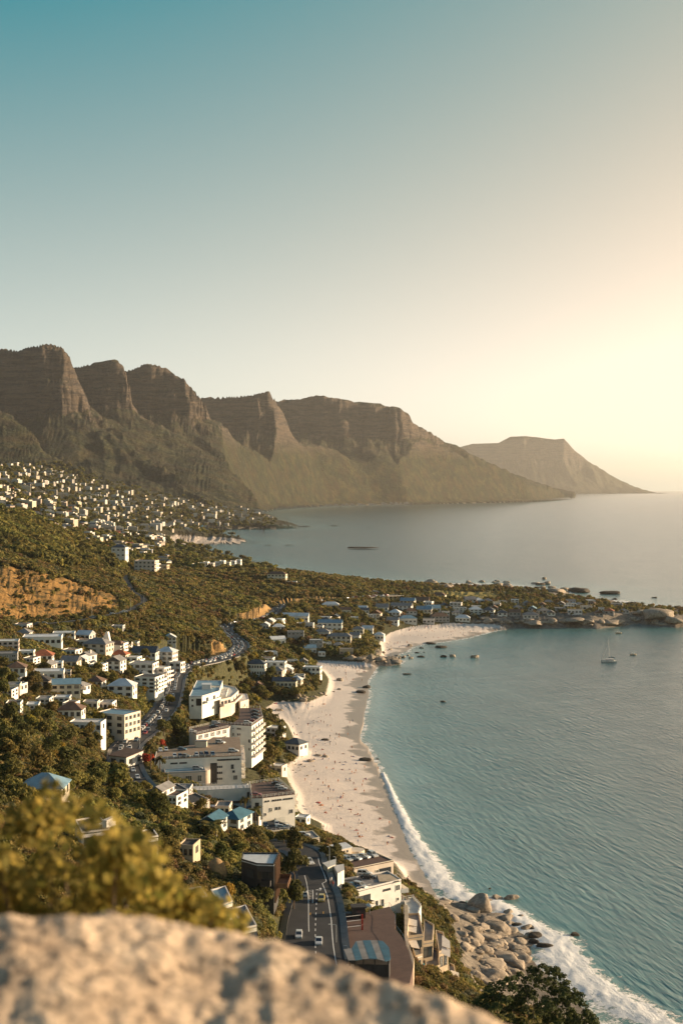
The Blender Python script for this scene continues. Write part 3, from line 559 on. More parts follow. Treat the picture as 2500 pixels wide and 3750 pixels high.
def build_sea():
    th = np.radians(np.concatenate([np.arange(-26, -6, 0.25), np.arange(-6, 17, 0.06), np.arange(17, 40, 0.5)])); lr = np.concatenate([np.arange(math.log(150), math.log(2600), 0.005), np.arange(math.log(2600), math.log(60000), 0.03)])
    T, Lg = np.meshgrid(th, lr, indexing='ij'); X = np.sin(T) * np.exp(Lg); Y = np.cos(T) * np.exp(Lg)
    sd = -coast_sd(X.ravel(), Y.ravel()).reshape(X.shape)
    x, y = X.ravel(), Y.ravel(); s = sd.ravel(); fo = np.zeros(len(x))
    line = [P(*q)[:2] + (wd,) for q, wd, st in FOAM_PX]; d, wd, t = seg_dist(x, y, line, True)
    band = np.clip(1.15 - d / np.maximum(wd, 1), 0, 1); fo = np.maximum(fo, band)
    # trailing lace shoreward of the breaker, thin wash elsewhere, surf round the rocks of the point
    fo = np.maximum(fo, 0.55 * np.clip(1.2 - s / 4.0, 0, 1) * (s > -3) * (y < 2500)); 
    lace = [P(*q)[:2] for q in ((1960,3470),(2040,3560),(2150,3680),(2300,3790))]; fo = np.maximum(fo, 0.52 * np.clip(1.4 - seg_dist(x, y, lace) / 18, 0, 1))
    hl = [P(*q)[:2] for q in ((1560,2140),(1700,2138),(1850,2150),(1980,2165),(2090,2185),(2250,2200),(2350,2222),(2520,2232),(2620,2240))]; fo = np.maximum(fo, 0.62 * np.clip(1.3 - seg_dist(x, y, hl) / 26, 0, 1))
    fo += 0.35 * np.clip(fbm(x / 6, y / 6, 3), -.3, .3) * (fo > .1)
    z = -drop(x, y) + 0.55 * band * sstep(.1, .9, band) * (1 + fbm(x / 5, y / 5, 2)) + 0.25 * fbm((x * .47 - y * .88) / 16, (x * .88 + y * .47) / 60, 2) * sstep(6, 60, s) * (1 - sstep(1200, 2500, y))
    idx = np.arange(len(x)).reshape(X.shape); a, b_, c, d_ = idx[:-1, :-1], idx[1:, :-1], idx[1:, 1:], idx[:-1, 1:]
    keep = np.maximum.reduce([sd[:-1, :-1], sd[1:, :-1], sd[1:, 1:], sd[:-1, 1:]]) > np.where(np.exp(Lg[:-1, :-1]) > 5200, -1e9, -np.maximum(14, .06 * np.exp(Lg[:-1, :-1]) * (np.exp(Lg[:-1, :-1]) > 2300)))
    F = np.stack([a[keep], b_[keep], c[keep], d_[keep]], 1)
    used = np.unique(F); remap = np.full(len(x), -1); remap[used] = np.arange(len(used))
    me = mesh_np('sea', np.stack([x, y, z], 1)[used], remap[F], M['sea'], smooth=True)
    fattr(me, 'shore', np.clip(np.where(y > 2600, np.maximum(s, 90), s)[used], 0, 1000)); fattr(me, 'foam', fo[used]); fattr(me, 'calm', np.clip(s[used] / 40, .25, 1))
    return tag(meshobj('sea', me), kind='structure')
M['sea'] = sea_material(); build_sea()
# ================================================================== plants
def leaf_material(name, dark, mid, lite, trans=0.35):
    m, nt, b = mat_nodes(name); pos = geo_pos(nt); L = nt.links
    oi = nt.nodes.new('ShaderNodeObjectInfo').outputs['Random']
    ri = nt.nodes.new('ShaderNodeNewGeometry').outputs['Random Per Island']
    f = math_n(nt, 'ADD', math_n(nt, 'MULTIPLY', oi, 0.5), math_n(nt, 'MULTIPLY', ri, 0.5))
    c = ramp(nt, f, [(0.1, dark), (0.5, mid), (0.92, lite)])
    big = noise_n(nt, 0.035, 3, 0.6, pos); h = nt.nodes.new('ShaderNodeHueSaturation'); L.new(c, h.inputs['Color'])
    L.new(math_n(nt, 'MULTIPLY_ADD', big, 0.15, 0.42), h.inputs['Hue']); L.new(math_n(nt, 'MULTIPLY_ADD', big, 1.5, 0.3), h.inputs['Value'])
    L.new(h.outputs[0], b.inputs['Base Color']); b.inputs['Roughness'].default_value = 0.75; b.inputs['Specular IOR Level'].default_value = 0.15
    t = nt.nodes.new('ShaderNodeBsdfTranslucent'); L.new(h.outputs[0], t.inputs[0]); mx = nt.nodes.new('ShaderNodeMixShader'); mx.inputs[0].default_value = trans
    L.new(b.outputs[0], mx.inputs[1]); L.new(t.outputs[0], mx.inputs[2]); L.new(mx.outputs[0], nt.nodes['Material Output'].inputs[0])
    return m
M['leaf'] = leaf_material('leaf', (0.055, 0.060, 0.018), (0.120, 0.116, 0.032), (0.26, 0.205, 0.050))
M['leaf_scrub'] = leaf_material('leaf_scrub', (0.070, 0.068, 0.020), (0.155, 0.134, 0.038), (0.33, 0.24, 0.072))
M['leaf_dry'] = leaf_material('leaf_dry', (0.10, 0.065, 0.025), (0.19, 0.13, 0.05), (0.30, 0.21, 0.09)); M['leaf_grey'] = leaf_material('leaf_grey', (0.07, 0.075, 0.04), (0.12, 0.125, 0.065), (0.20, 0.19, 0.10))
M['leaf_gold'] = leaf_material('leaf_gold', (0.12, 0.10, 0.02), (0.26, 0.20, 0.03), (0.42, 0.26, 0.03), 0.45)
M['leaf_palm'] = leaf_material('leaf_palm', (0.05, 0.055, 0.016), (0.10, 0.09, 0.026), (0.20, 0.15, 0.045))
M['leaf_pine'] = leaf_material('leaf_pine', (0.018, 0.034, 0.012), (0.040, 0.058, 0.018), (0.09, 0.095, 0.026), 0.25)
M['leaf_red'] = leaf_material('leaf_red', (0.20, 0.03, 0.015), (0.34, 0.06, 0.02), (0.40, 0.14, 0.03))
M['bark'] = simple('bark', (0.13, 0.09, 0.06), 0.95, 0.25, 3.0, 0.05)
def lobes_mesh(name, lobes, n, size, mat, seed, flat=0.6):
    """leaf clumps: small tilted quads spread through several lobes (x, y, z, radius)"""
    r = np.random.default_rng(seed); V = []; 
    w = np.array([l[3] ** 2 for l in lobes]); cnt = np.maximum((n * w / w.sum()).astype(int), 4)
    for (cx, cy, cz, rad), k in zip(lobes, cnt):
        d = r.normal(size=(k, 3)); d /= np.linalg.norm(d, axis=1)[:, None]; d[:, 2] = np.where(d[:, 2] < -0.35, -d[:, 2], d[:, 2])
        rr = rad * (0.62 + 0.5 * r.random(k) ** 0.7); p = d * rr[:, None]; p[:, 2] *= flat + .25; c = p + (cx, cy, cz)
        nrm = d + 0.55 * r.normal(size=(k, 3)); nrm /= np.linalg.norm(nrm, axis=1)[:, None]
        u = np.cross(nrm, r.normal(size=(k, 3))); u /= np.linalg.norm(u, axis=1)[:, None]; v = np.cross(nrm, u)
        s = size * (0.6 + 0.8 * r.random(k))[:, None]; b = s * (0.5 + .5 * r.random(k))[:, None]
        V.append(np.stack([c - u * s - v * b * .3, c - v * b + u * s * .2, c + u * s + v * b * .3, c + v * b - u * s * .2], 1))
    V = np.concatenate(V).reshape(-1, 3); F = np.arange(len(V)).reshape(-1, 4)
    return mesh_np(name, V, F, mat)
def rand_lobes(seed, n, R_, H_, base, r0, r1):
    r = np.random.default_rng(seed); out = [(0, 0, base + H_ * .55, r1 * 1.1)]
    for i in range(n):
        a = r.random() * 6.28; q = math.sqrt(r.random()) * R_; z = base + H_ * (0.1 + 0.9 * r.random()) * (1 - 0.35 * (q / R_) ** 2)
        out.append((q * math.cos(a), q * math.sin(a), z, r.uniform(r0, r1)))
    return out
def trunk_mesh(name, h, r0, seed, limbs=4, spread=1.6):
    r = np.random.default_rng(seed); b = MB(); bx, by = r.normal(0, .2, 2)
    b.tube([(0, 0, -1.2), (0, 0, 0), (bx * .5, by * .5, h * .5), (bx, by, h)], [r0 * 1.3, r0 * 1.1, r0 * .8, r0 * .45], 6)
    for i in range(limbs):
        a = 6.28 * i / limbs + r.random(); z = h * r.uniform(.45, .8)
        b.tube([(bx * .6, by * .6, z), (bx + math.cos(a) * spread * .5, by + math.sin(a) * spread * .5, z + h * .25), (bx + math.cos(a) * spread, by + math.sin(a) * spread, z + h * .5)], [r0 * .5, r0 * .35, r0 * .12], 5)
    return b.mesh(name, M['bark'], smooth=True)
# broad trees about 7 m tall, 7 m across (scaled per tree)
TREES = []
for k in range(6):
    lb = rand_lobes(20 + k, 11 + k % 3 * 3, 2.5, 3.6 + (k % 2), 1.9, 0.9, 1.6)
    TREES.append((lobes_mesh('crown', lb, 1300, 0.32, M['leaf'], 40 + k), trunk_mesh('trunk', 3.4, .2, 60 + k)))
GOLD = [(lobes_mesh('crown', rand_lobes(120, 10, 2.3, 3.4, 1.6, .8, 1.5), 700, 0.42, M['leaf_gold'], 140), trunk_mesh('trunk', 3.0, .18, 160))]
REDT = [(lobes_mesh('crown', rand_lobes(125, 8, 2.0, 2.4, 1.0, .7, 1.2), 500, 0.36, M['leaf_red'], 141), trunk_mesh('trunk', 2.0, .12, 161))]
TALL = [(lobes_mesh('crown', [(random.uniform(-.5, .5), random.uniform(-.5, .5), 1.6 + .75 * i, 1.5 - .09 * i) for i in range(11)], 900, 0.4, M['leaf'], 150 + k, .9), trunk_mesh('trunk', 4.5, .2, 170 + k, 3, .8)) for k in range(2)]
BUSHES = [lobes_mesh('bush', rand_lobes(80 + k, 3 + k % 3, .75, .7, .15, .45, .8), 95, 0.30, M[('leaf_scrub', 'leaf_scrub', 'leaf_scrub', 'leaf', 'leaf', 'leaf', 'leaf_scrub', 'leaf_dry', 'leaf_grey')[k]], 90 + k) for k in range(9)]
FINEBUSH = [lobes_mesh('bush', rand_lobes(80 + k, 4 + k % 3, .75, .7, .15, .45, .8), 260, 0.17, M[('leaf_scrub', 'leaf', 'leaf_scrub', 'leaf', 'leaf', 'leaf_scrub', 'leaf_dry', 'leaf_grey')[k]], 95 + k) for k in range(8)]
FARTREE = [lobes_mesh('far_tree', rand_lobes(180 + k, 5, 1.3, 1.6, .6, .7, 1.1), 110, 0.55, M['leaf'], 190 + k) for k in range(3)]
FOOT = []          # ground taken up by buildings and paving: (polygon)
FOOTC = []         # (x, y, radius)
def free(x, y, pad=0.0):
    ok = np.ones(x.shape, bool)
    for poly in FOOT:
        xs = [p[0] for p in poly]; ys = [p[1] for p in poly]; m = (x > min(xs) - 3) & (x < max(xs) + 3) & (y > min(ys) - 3) & (y < max(ys) + 3)
        if m.any(): ok[m] &= ~(inside(x[m], y[m], poly) | (seg_dist(x[m], y[m], list(poly) + [poly[0]]) < 0.6 + pad))
    for cx, cy, r_ in FOOTC: ok &= (x - cx) ** 2 + (y - cy) ** 2 > (r_ + pad) ** 2
    return ok
def tree(proto, x, y, s, label, group=None, z=None, name='tree', rz=None, sz=None):
    z = gz1(x, y) - 0.2 if z is None else z
    e = empty(name, (x, y, z - drop(x, y)), random.uniform(0, 6.28) if rz is None else rz); e.scale = (s, s, s * (sz or random.uniform(.85, 1.1)))
    tag(e, label, 'tree', group); meshobj('crown', proto[0], e); meshobj('trunk', proto[1], e); return e
# ------------------------------------------------------------------ palms: trunk, and each frond a part
def frond_mesh(seed, L=2.6, droop=1.0):
    r = np.random.default_rng(seed); V = []; F = []; n = 9; prev = None
    pts = [(L * t * (1 - .18 * t * droop), L * (.42 * t - .95 * droop * t * t)) for t in np.linspace(0, 1, n)]
    for i in range(n - 1):
        (x0, z0), (x1, z1) = pts[i], pts[i + 1]; w = .62 * math.sin(math.pi * min(1, (i + 1.2) / n)) + .06
        for s in (-1, 1):
            k = len(V); V += [(x0, 0, z0), (x1, 0, z1), (x1 + .28, s * w, z1 - .30 * w), (x0 + .34, s * w, z0 - .30 * w), ]; F.append((k, k + 1, k + 2, k + 3) if s > 0 else (k + 3, k + 2, k + 1, k))
    return mesh_np('frond', V, F, M['leaf_palm'])
FRONDS = [frond_mesh(1, 2.6, .55), frond_mesh(2, 2.6, 1.0), frond_mesh(3, 2.3, 1.5), frond_mesh(4, 2.4, .15)]
def palm_trunk(h, r_): return MB().tube([(0, 0, -1), (0, 0, 0), (.1, .05, h * .5), (.02, .12, h)], [r_ * 1.5, r_ * 1.25, r_, r_ * .9], 7).mesh('trunk', M['bark'], smooth=True)
PTR = {h: palm_trunk(h, .17 if h > 4 else .3) for h in (2.2, 6.0, 9.0)}
def palm(x, y, h, s, label, nf=16, z=None):
    e = empty('palm_tree', (x, y, (gz1(x, y) if z is None else z) - .1)); tag(e, label, 'palm tree', 'palm trees'); e.scale = (s,) * 3; e.rotation_euler.z = random.uniform(0, 6)
    meshobj('trunk', PTR[h], e)
    for i in range(nf):
        k = i % 4; o = meshobj('frond', FRONDS[(0, 1, 2, 3)[k]], e, (.02, .12, h - .05 + .1 * random.random()), 6.283 * i / nf * 2.0 + random.uniform(-.2, .2)); o.rotation_euler.y = random.uniform(-.2, .2)
    return e
# ------------------------------------------------------------------ scatter helper: one object whose points carry plant meshes
def scatter(name, pts, scl, protos, label=None, kind='stuff', seed=3):
    r = np.random.default_rng(seed); n = len(pts)
    me = bpy.data.meshes.new(name); me.vertices.add(n); me.vertices.foreach_set('co', np.asarray(pts, np.float32).ravel())
    a = me.attributes.new('rot', 'FLOAT_VECTOR', 'POINT'); rt = np.zeros((n, 3), np.float32); rt[:, 2] = r.random(n) * 6.28; rt[:, :2] = r.normal(0, .12, (n, 2)); a.data.foreach_set('vector', rt.ravel())
    fattr(me, 'scl', scl); a = me.attributes.new('pick', 'INT', 'POINT'); a.data.foreach_set('value', r.integers(0, len(protos), n).astype(np.int32))
    o = meshobj(name, me); tag(o, label, kind=kind)
    ng = bpy.data.node_groups.new(name, 'GeometryNodeTree'); ng.interface.new_socket('Geometry', in_out='INPUT', socket_type='NodeSocketGeometry'); ng.interface.new_socket('Geometry', in_out='OUTPUT', socket_type='NodeSocketGeometry')
    gi, go, ip, jn = ng.nodes.new('NodeGroupInput'), ng.nodes.new('NodeGroupOutput'), ng.nodes.new('GeometryNodeInstanceOnPoints'), ng.nodes.new('GeometryNodeJoinGeometry')
    for m in reversed(protos):
        po = bpy.data.objects.new('plant_shape', m); oi = ng.nodes.new('GeometryNodeObjectInfo'); oi.inputs['Object'].default_value = po; oi.inputs['As Instance'].default_value = True; ng.links.new(oi.outputs['Geometry'], jn.inputs[0])
    def na(nm, ty):
        q = ng.nodes.new('GeometryNodeInputNamedAttribute'); q.data_type = ty; q.inputs[0].default_value = nm; return q.outputs[0]
    ng.links.new(gi.outputs[0], ip.inputs['Points']); ng.links.new(jn.outputs[0], ip.inputs['Instance']); ip.inputs['Pick Instance'].default_value = True
    ng.links.new(na('pick', 'INT'), ip.inputs['Instance Index']); ng.links.new(na('rot', 'FLOAT_VECTOR'), ip.inputs['Rotation']); ng.links.new(na('scl', 'FLOAT'), ip.inputs['Scale']); ng.links.new(ip.outputs[0], go.inputs[0])
    md = o.modifiers.new('plants', 'NODES'); md.node_group = ng
    return o
# ================================================================== the viewpoint: a weathered granite boulder and a bush, both close to the lens
def granite(name, tone=1.0, scale=1.0, lichen=0.0, warm=1.0):
    m, nt, b = mat_nodes(name); pos = geo_pos(nt); L = nt.links
    oc = nt.nodes.new('ShaderNodeTexCoord').outputs['Object']
    n1 = noise_n(nt, 0.5 * scale, 7, 0.7, pos); n2 = noise_n(nt, 3.0 * scale, 6, 0.75, pos)
    c = ramp(nt, n1, [(0.28, (0.13 * tone, 0.10 * tone * warm, 0.075 * tone * warm ** 2)), (0.5, (0.34 * tone, 0.275 * tone * warm, 0.205 * tone * warm ** 2)), (0.72, (0.50 * tone, 0.42 * tone * warm, 0.32 * tone * warm ** 2))])
    c = mixc(nt, ramp(nt, n2, [(0.35, (1, 1, 1)), (0.5, (0, 0, 0))]), c, mixc(nt, 0.6, c, (0.10, 0.08, 0.06)))
    if lichen: c = mixc(nt, ramp(nt, noise_n(nt, 2.4 * scale, 3, 0.6, pos), [(0.56, (0, 0, 0)), (0.66, (.85, .85, .85))]), c, (0.07, 0.055, 0.045))
    L.new(c, b.inputs['Base Color']); b.inputs['Roughness'].default_value = 0.9; b.inputs['Specular IOR Level'].default_value = 0.2
    L.new(bump_n(nt, math_n(nt, 'ADD', n1, math_n(nt, 'MULTIPLY', n2, .3)), 0.5 / scale), b.inputs['Normal'])
    return m
M['granite'] = granite('granite'); M['granite_near'] = granite('granite_near', 1.9, 9.0, 1.0, .92)
def build_viewpoint():
    # silhouette of the boulder top: pixel columns -> sight-line slope; the rock rolls over at 3.2 to 4.5 m
    sil = [(-1400,3560),(-700,3440),(-200,3372),(60,3352),(300,3352),(600,3372),(850,3408),(1000,3440),(1150,3500),(1300,3562),(1450,3618),(1600,3668),(1800,3752),(2100,3900),(2700,4300)]
    na, nv = 300, 240; th = np.linspace(-0.62, 0.42, na); rr = np.concatenate([np.linspace(0.6, 4.4, nv - 60), np.linspace(4.43, 6.5, 60)])
    T, RR = np.meshgrid(th, rr, indexing='ij'); X = np.tan(T) * RR; Y = RR
    px = 1250 + np.tan(T) * FPX; sl = (np.interp(px, [s[0] for s in sil], [s[1] for s in sil]) - EYE) / FPX
    edge = 3.6 + .5 * pnoise(T * 4, T * 0 + 3)                             # distance of the brow
    Zb = CAM_H - sl * edge                                                # brow height
    u = RR / edge
    Z = Zb - np.where(u < 1, .16 * (1 - u) ** 2 * edge - .10 * (1 - u) * edge * 0, 2.2 * (u - 1) ** 1.5 * edge) 
    Z = np.where(u < 1, Zb + (1 - u) * edge * (sl - .13) * -1.0 * .9 - .05 * (1 - u) ** 2, Z)
    Z = Z + .03 * fbm(X * 1.6, Y * 1.6, 3) + .015 * fbm(X * 12, Y * 9, 3, .6) + .007 * np.abs(fbm(X * 24 + 3, Y * 18, 3))
    Z = Z - .03 * np.clip(-fbm(X * 5 + 7, Y * 3.5, 3) - .22, 0, .6) 
    idx = np.arange(na * len(rr)).reshape(na, len(rr)); F = np.stack([idx[:-1, :-1].ravel(), idx[1:, :-1].ravel(), idx[1:, 1:].ravel(), idx[:-1, 1:].ravel()], 1)
    me = mesh_np('boulder', np.stack([X.ravel(), Y.ravel(), Z.ravel()], 1), F, M['granite_near'], smooth=True)
    tag(meshobj('boulder', me), 'rough sunlit granite boulder filling the bottom left foreground, out of focus', 'boulder')
    # bush: leafy twigs massed behind the brow of the boulder
    r = np.random.default_rng(11); e = empty('bush', PY(350, 3500, 4.6)); tag(e, 'out-of-focus yellow-green bush growing behind the near boulder at the left', 'bush')
    lob = []
    top = [(-260,2900),(-100,2930),(0,2960),(60,2980),(150,2880),(240,2865),(330,2930),(420,3060),(520,3040),(600,3180),(740,3262),(850,3330),(960,3400),(1020,3440)]
    for k in range(170):
        px_ = r.uniform(-380, 840); t = np.interp(px_, [q[0] for q in top], [q[1] for q in top]); py_ = t + 75 + r.random() ** 1.2 * (3470 - t); Yd = r.uniform(4.5, 5.6)
        p = Vector(PY(px_, py_, Yd)) - Vector(e.location); lob.append((p.x, p.y, p.z, r.uniform(.055, .115)))
    lm = leaf_material('leaf_near', (0.13, 0.14, 0.03), (0.42, 0.36, 0.075), (0.80, 0.58, 0.12), .55)
    meshobj('foliage', lobes_mesh('foliage', lob, 9000, 0.019, lm, 5, .8), e)
    b = MB()
    for k in range(60):
        l = lob[r.integers(len(lob))]; b.tube([(r.uniform(-.2, .2), .2, -.75), (l[0] * .6, l[1] * .7, l[2] * .3 - .35), (l[0], l[1], l[2])], [.012, .008, .003], 4)
    b.obj('twigs', M['bark'], e)
build_viewpoint()
def build_pine():
    """dark pine below the viewpoint at the lower right"""
    r = np.random.default_rng(21); Yd = 165.0; base = PY(1960, 3950, Yd); e = empty('pine_tree', (base[0], base[1], gz1(base[0], base[1]) - .3)); tag(e, 'large dark green pine below the boulder at the lower right, surf behind it', 'pine tree')
    out = [(1745,3660),(1770,3610),(1830,3590),(1880,3560),(1950,3535),(2010,3530),(2050,3555),(2075,3600),(2095,3610),(2120,3620),(2140,3680),(2165,3720),(2195,3735)]
    lob = []
    for k in range(420):
        px_ = r.uniform(1735, 2200); t = np.interp(px_, [q[0] for q in out], [q[1] for q in out]); py_ = t + 14 + r.random() ** 1.1 * (3960 - t); p = Vector(PY(px_, py_, Yd + r.normal(0, 2.2))) - Vector(e.location)
        lob.append((p.x, p.y, p.z, r.uniform(.35, .75)))
    meshobj('crown', lobes_mesh('crown', lob, 30000, 0.15, M['leaf_pine'], 8, .6), e)
    MB().tube([(0, 0, -1), (0, .1, 3), (-.3, .1, 7)], [.35, .28, .12], 7).obj('trunk', M['bark'], e, smooth=True); b = MB()
    for k in range(26):
        l = lob[r.integers(len(lob))]; b.tube([(-.05, .1, max(l[2] * .5, 1)), (l[0] * .6, l[1] * .6, l[2] * .85), (l[0], l[1], l[2])], [.10, .06, .02], 5)
    tag(b.obj('branches', M['bark'], e, smooth=True), kind='stuff')
build_pine()
# ================================================================== building kit
def paving(name, c1, c2, sx=.4, sy=.2):
    m, nt, b = mat_nodes(name); pos = geo_pos(nt)
    bt = nt.nodes.new('ShaderNodeTexBrick'); nt.links.new(pos, bt.inputs[0]); bt.inputs['Color1'].default_value = (*c1, 1); bt.inputs['Color2'].default_value = (*c2, 1); bt.inputs['Mortar'].default_value = (*[c * .6 for c in c1], 1)
    bt.inputs['Scale'].default_value = 1.0; bt.inputs['Brick Width'].default_value = sx; bt.inputs['Row Height'].default_value = sy; bt.inputs['Mortar Size'].default_value = .012
    c = mixc(nt, ramp(nt, noise_n(nt, .35, 5, .65, pos), [(.35, (0, 0, 0)), (.7, (1, 1, 1))]), bt.outputs[0], mixc(nt, .55, bt.outputs[0], tuple(v * .5 for v in c1)))
    nt.links.new(c, b.inputs['Base Color']); b.inputs['Roughness'].default_value = .85; return m
for nm, c, rg, vr, scl in (('white', (.74, .70, .63), .75, .07, .35), ('cream', (.66, .57, .45), .8, .08, .35), ('sandstone', (.48, .38, .26), .85, .12, .5), ('pale', (.60, .57, .52), .8, .1, .4), ('greywall', (.30, .29, .27), .8, .1, .4), ('charcoal', (.045, .042, .04), .6, .2, .5),
   ('roof_white', (.62, .63, .62), .6, .12, .3), ('roof_blue', (.16, .27, .34), .55, .15, .4), ('roof_teal', (.045, .12, .165), .5, .15, .6), ('roof_slate', (.07, .085, .10), .7, .2, .6), ('roof_tar', (.045, .042, .04), .85, .2, .5), ('roof_red', (.33, .11, .05), .8, .2, .7), ('roof_brown', (.15, .09, .06), .85, .2, .6), ('roof_grey', (.22, .21, .20), .8, .15, .5),
   ('asphalt', (.030, .030, .032), .85, .18, .25), ('kerb', (.32, .30, .27), .85, .12, .6), ('paint', (.72, .70, .66), .7, .08, 1.5), ('paint_yellow', (.50, .28, .05), .7, .1, 1.5), ('steel', (.45, .46, .46), .35, .1, 2.0), ('timber', (.19, .095, .045), .75, .2, 1.2), ('thatch', (.32, .20, .09), .95, .25, 1.5),
   ('canvas', (.66, .60, .52), .9, .05, 1.0), ('stonewall', (.26, .21, .15), .9, .25, 1.0), ('glassblue', (.05, .16, .19), .12, .1, .5), ('red_paint', (.50, .05, .03), .5, .1, 1.0), ('hedge', (.03, .04, .015), .9, .3, 1.5)):
    M[nm] = simple(nm, c, rg, vr, scl, objvar=.05 if nm in ('white', 'cream', 'pale') else 0)
M['brickpave'] = paving('brickpave', (.115, .062, .045), (.15, .085, .06)); M['tanpave'] = paving('tanpave', (.27, .19, .12), (.31, .22, .15), .6, .6)
def _glass():
    m, nt, b = mat_nodes('glass'); oi = nt.nodes.new('ShaderNodeObjectInfo').outputs['Random']
    nt.links.new(ramp(nt, oi, [(0, (.018, .022, .026)), (.6, (.05, .058, .062)), (1, (.14, .13, .11))]), b.inputs['Base Color']); b.inputs['Roughness'].default_value = .12; b.inputs['Specular IOR Level'].default_value = .7; return m
M['glass'] = _glass()
def _pool():
    m, nt, b = mat_nodes('pool_water'); pos = geo_pos(nt); nt.links.new(ramp(nt, noise_n(nt, .5, 3, .5, pos), [(.3, (.02, .20, .28)), (.7, (.05, .30, .38))]), b.inputs['Base Color']); b.inputs['Roughness'].default_value = .08
    nt.links.new(bump_n(nt, noise_n(nt, 2.5, 3, .5, pos), .03), b.inputs['Normal']); return m
M['pool'] = _pool()
_wc = {}
def window_mesh(w, h, style='f'):
    """frame round a dark pane, facing -Y; two material slots"""
    key = (round(w, 1), round(h, 1), style)
    if key not in _wc:
        w, h = key[:2]; b = MB(); t = min(.09, w * .12)
        b.box(-w/2, -w/2 + t, -.07, .05, 0, h); b.box(w/2 - t, w/2, -.07, .05, 0, h); b.box(-w/2 + t, w/2 - t, -.07, .05, 0, t); b.box(-w/2 + t, w/2 - t, -.07, .05, h - t, h)
        if w > 1.3:
            for k in range(1, int(w / 1.1) + 1): x = -w/2 + w * k / (int(w / 1.1) + 1); b.box(x - t * .4, x + t * .4, -.06, .04, t, h - t)
        b.box(-w/2 - .08, w/2 + .08, -.14, .03, -.09, -.01)
        b.mi = 1; b.box(-w/2 + t, w/2 - t, -.03, .02, t, h - t)
        _wc[key] = b.mesh('window', M['white'] if style == 'f' else M['charcoal'], M['glass'])
    return _wc[key]
def ccw(poly):
    a = sum(p[0] * q[1] - q[0] * p[1] for p, q in zip(poly, poly[1:] + poly[:1])); return poly if a > 0 else poly[::-1]
class Bld:
    """a building standing on a traced roof outline: pixels at a known height, walls down to zb"""
    def __init__(s, name, label, roof_px, zt, zb, wall='white', roof='roof_grey', parapet=.7, cat='building', eave=0.0, group=None):
        pts = [P(px, py, zt) for px, py in roof_px]; a = sum(p[0] * q[1] - q[0] * p[1] for p, q in zip(pts, pts[1:] + pts[:1]))
        s.flip = a < 0; s.n = len(pts); s.world = [p[:2] for p in pts]; s.zt, s.zb = zt, zb
        cx = sum(p[0] for p in pts) / s.n; cy = sum(p[1] for p in pts) / s.n; s.c = (cx, cy); s.wall = wall
        s.e = empty(name, (cx, cy, zb)); tag(s.e, label, cat, group)
        s.poly = [(x - cx, y - cy) for x, y in s.world]; pc = ccw(list(s.poly)); H_ = zt - zb; s.H = H_
        wp = MB().prism(pc, -2.0, H_ - .25).obj('wall', M[wall], s.e)
        s.roofpart = MB().prism(s.grow(pc, eave), H_ - .246, H_).obj('roof', M[roof], s.e)
        if parapet > 0:
            b = MB(); ins = s.grow(pc, -.22); out = s.grow(pc, eave + .02)
            for i in range(len(pc)):
                j = (i + 1) % len(pc); b.prism([out[i], out[j], ins[j], ins[i]], H_ + .003, H_ + parapet)
            b.obj('parapet', M[wall], s.e)
        FOOT.append(s.world); LAND_MARKS.append((cx, cy, label))
    def grow(s, pc, d):
        if abs(d) < 1e-6: return list(pc)
        out = []; n = len(pc)
        for i in range(n):
            p0, p1, p2 = Vector(pc[i - 1]), Vector(pc[i]), Vector(pc[(i + 1) % n]); a = (p1 - p0).normalized(); b = (p2 - p1).normalized()
            na, nb = Vector((a.y, -a.x)), Vector((b.y, -b.x)); k = na + nb; k = k / max(k.length_squared / 2, .3); out.append(tuple(p1 + k * d))
        return out
    def edge(s, i):
        a, b = Vector(s.poly[i]), Vector(s.poly[(i + 1) % s.n]); d = b - a; L = d.length; d = d / L; n = Vector((d.y, -d.x))
        if s.flip: n = -n
        return a, d, n, L
    def at(s, i, u, off=0.0):
        a, d, n, L = s.edge(i); p = a + d * (u * L) + n * off; return p, math.atan2(n.x, -n.y), L
    def wins(s, i, us, ztop, w, h, style='f', name='window'):
        for u in us:
            p, rz, L = s.at(i, u, .02); meshobj(name, window_mesh(w, h, style), s.e, (p.x, p.y, s.H - ztop - h), rz)
        return s
    def row(s, i, n, u0, u1, ztop, w, h, style='f'): return s.wins(i, [u0 + (u1 - u0) * (k + .5) / n for k in range(n)], ztop, w, h, style)
    def rail(s, edges, h=1.0, step=1.6, mat='white', off=-.15, z=None):
        """posts and rails along roof edges"""
        b = MB(); z = s.H if z is None else z
        for i in edges:
            a, d, n, L = s.edge(i); k = max(2, int(L / step)); a = a + n * off
            for q in range(k + 1):
                p = a + d * (L * q / k); b.box(p.x - .09, p.x + .09, p.y - .09, p.y + .09, z, z + h)
            q0, q1 = a, a + d * L
            for zz in (.45, .92): b.beam((q0.x, q0.y, z + h * zz), (q1.x, q1.y, z + h * zz), .05, .06)
        b.obj('railing', M[mat], s.e); return s
    def slab(s, i, u0, u1, ztop, depth, th=.18, name='balcony', mat=None, rail=True):
        a, d, n, L = s.edge(i); p0, p1 = a + d * (u0 * L), a + d * (u1 * L); z = s.H - ztop
        o = MB().prism(ccw([tuple(p0 + n * .003), tuple(p1 + n * .003), tuple(p1 + n * depth), tuple(p0 + n * depth)]), z - th, z).obj(name, M[mat or s.wall], s.e)
        if rail:
            b = MB(); q = [p0, p0 + n * (depth - .08), p1 + n * (depth - .08), p1]
            for x, y in zip(q, q[1:]):
                b.prism(ccw([tuple(x), tuple(y), tuple(y + (Vector((d.x, d.y)) if (y - x).dot(n) else n) * .07), tuple(x + (Vector((d.x, d.y)) if (y - x).dot(n) else n) * .07)]), z + .003, z + .95)
            b.obj('balustrade', M[mat or s.wall], o)
        return o
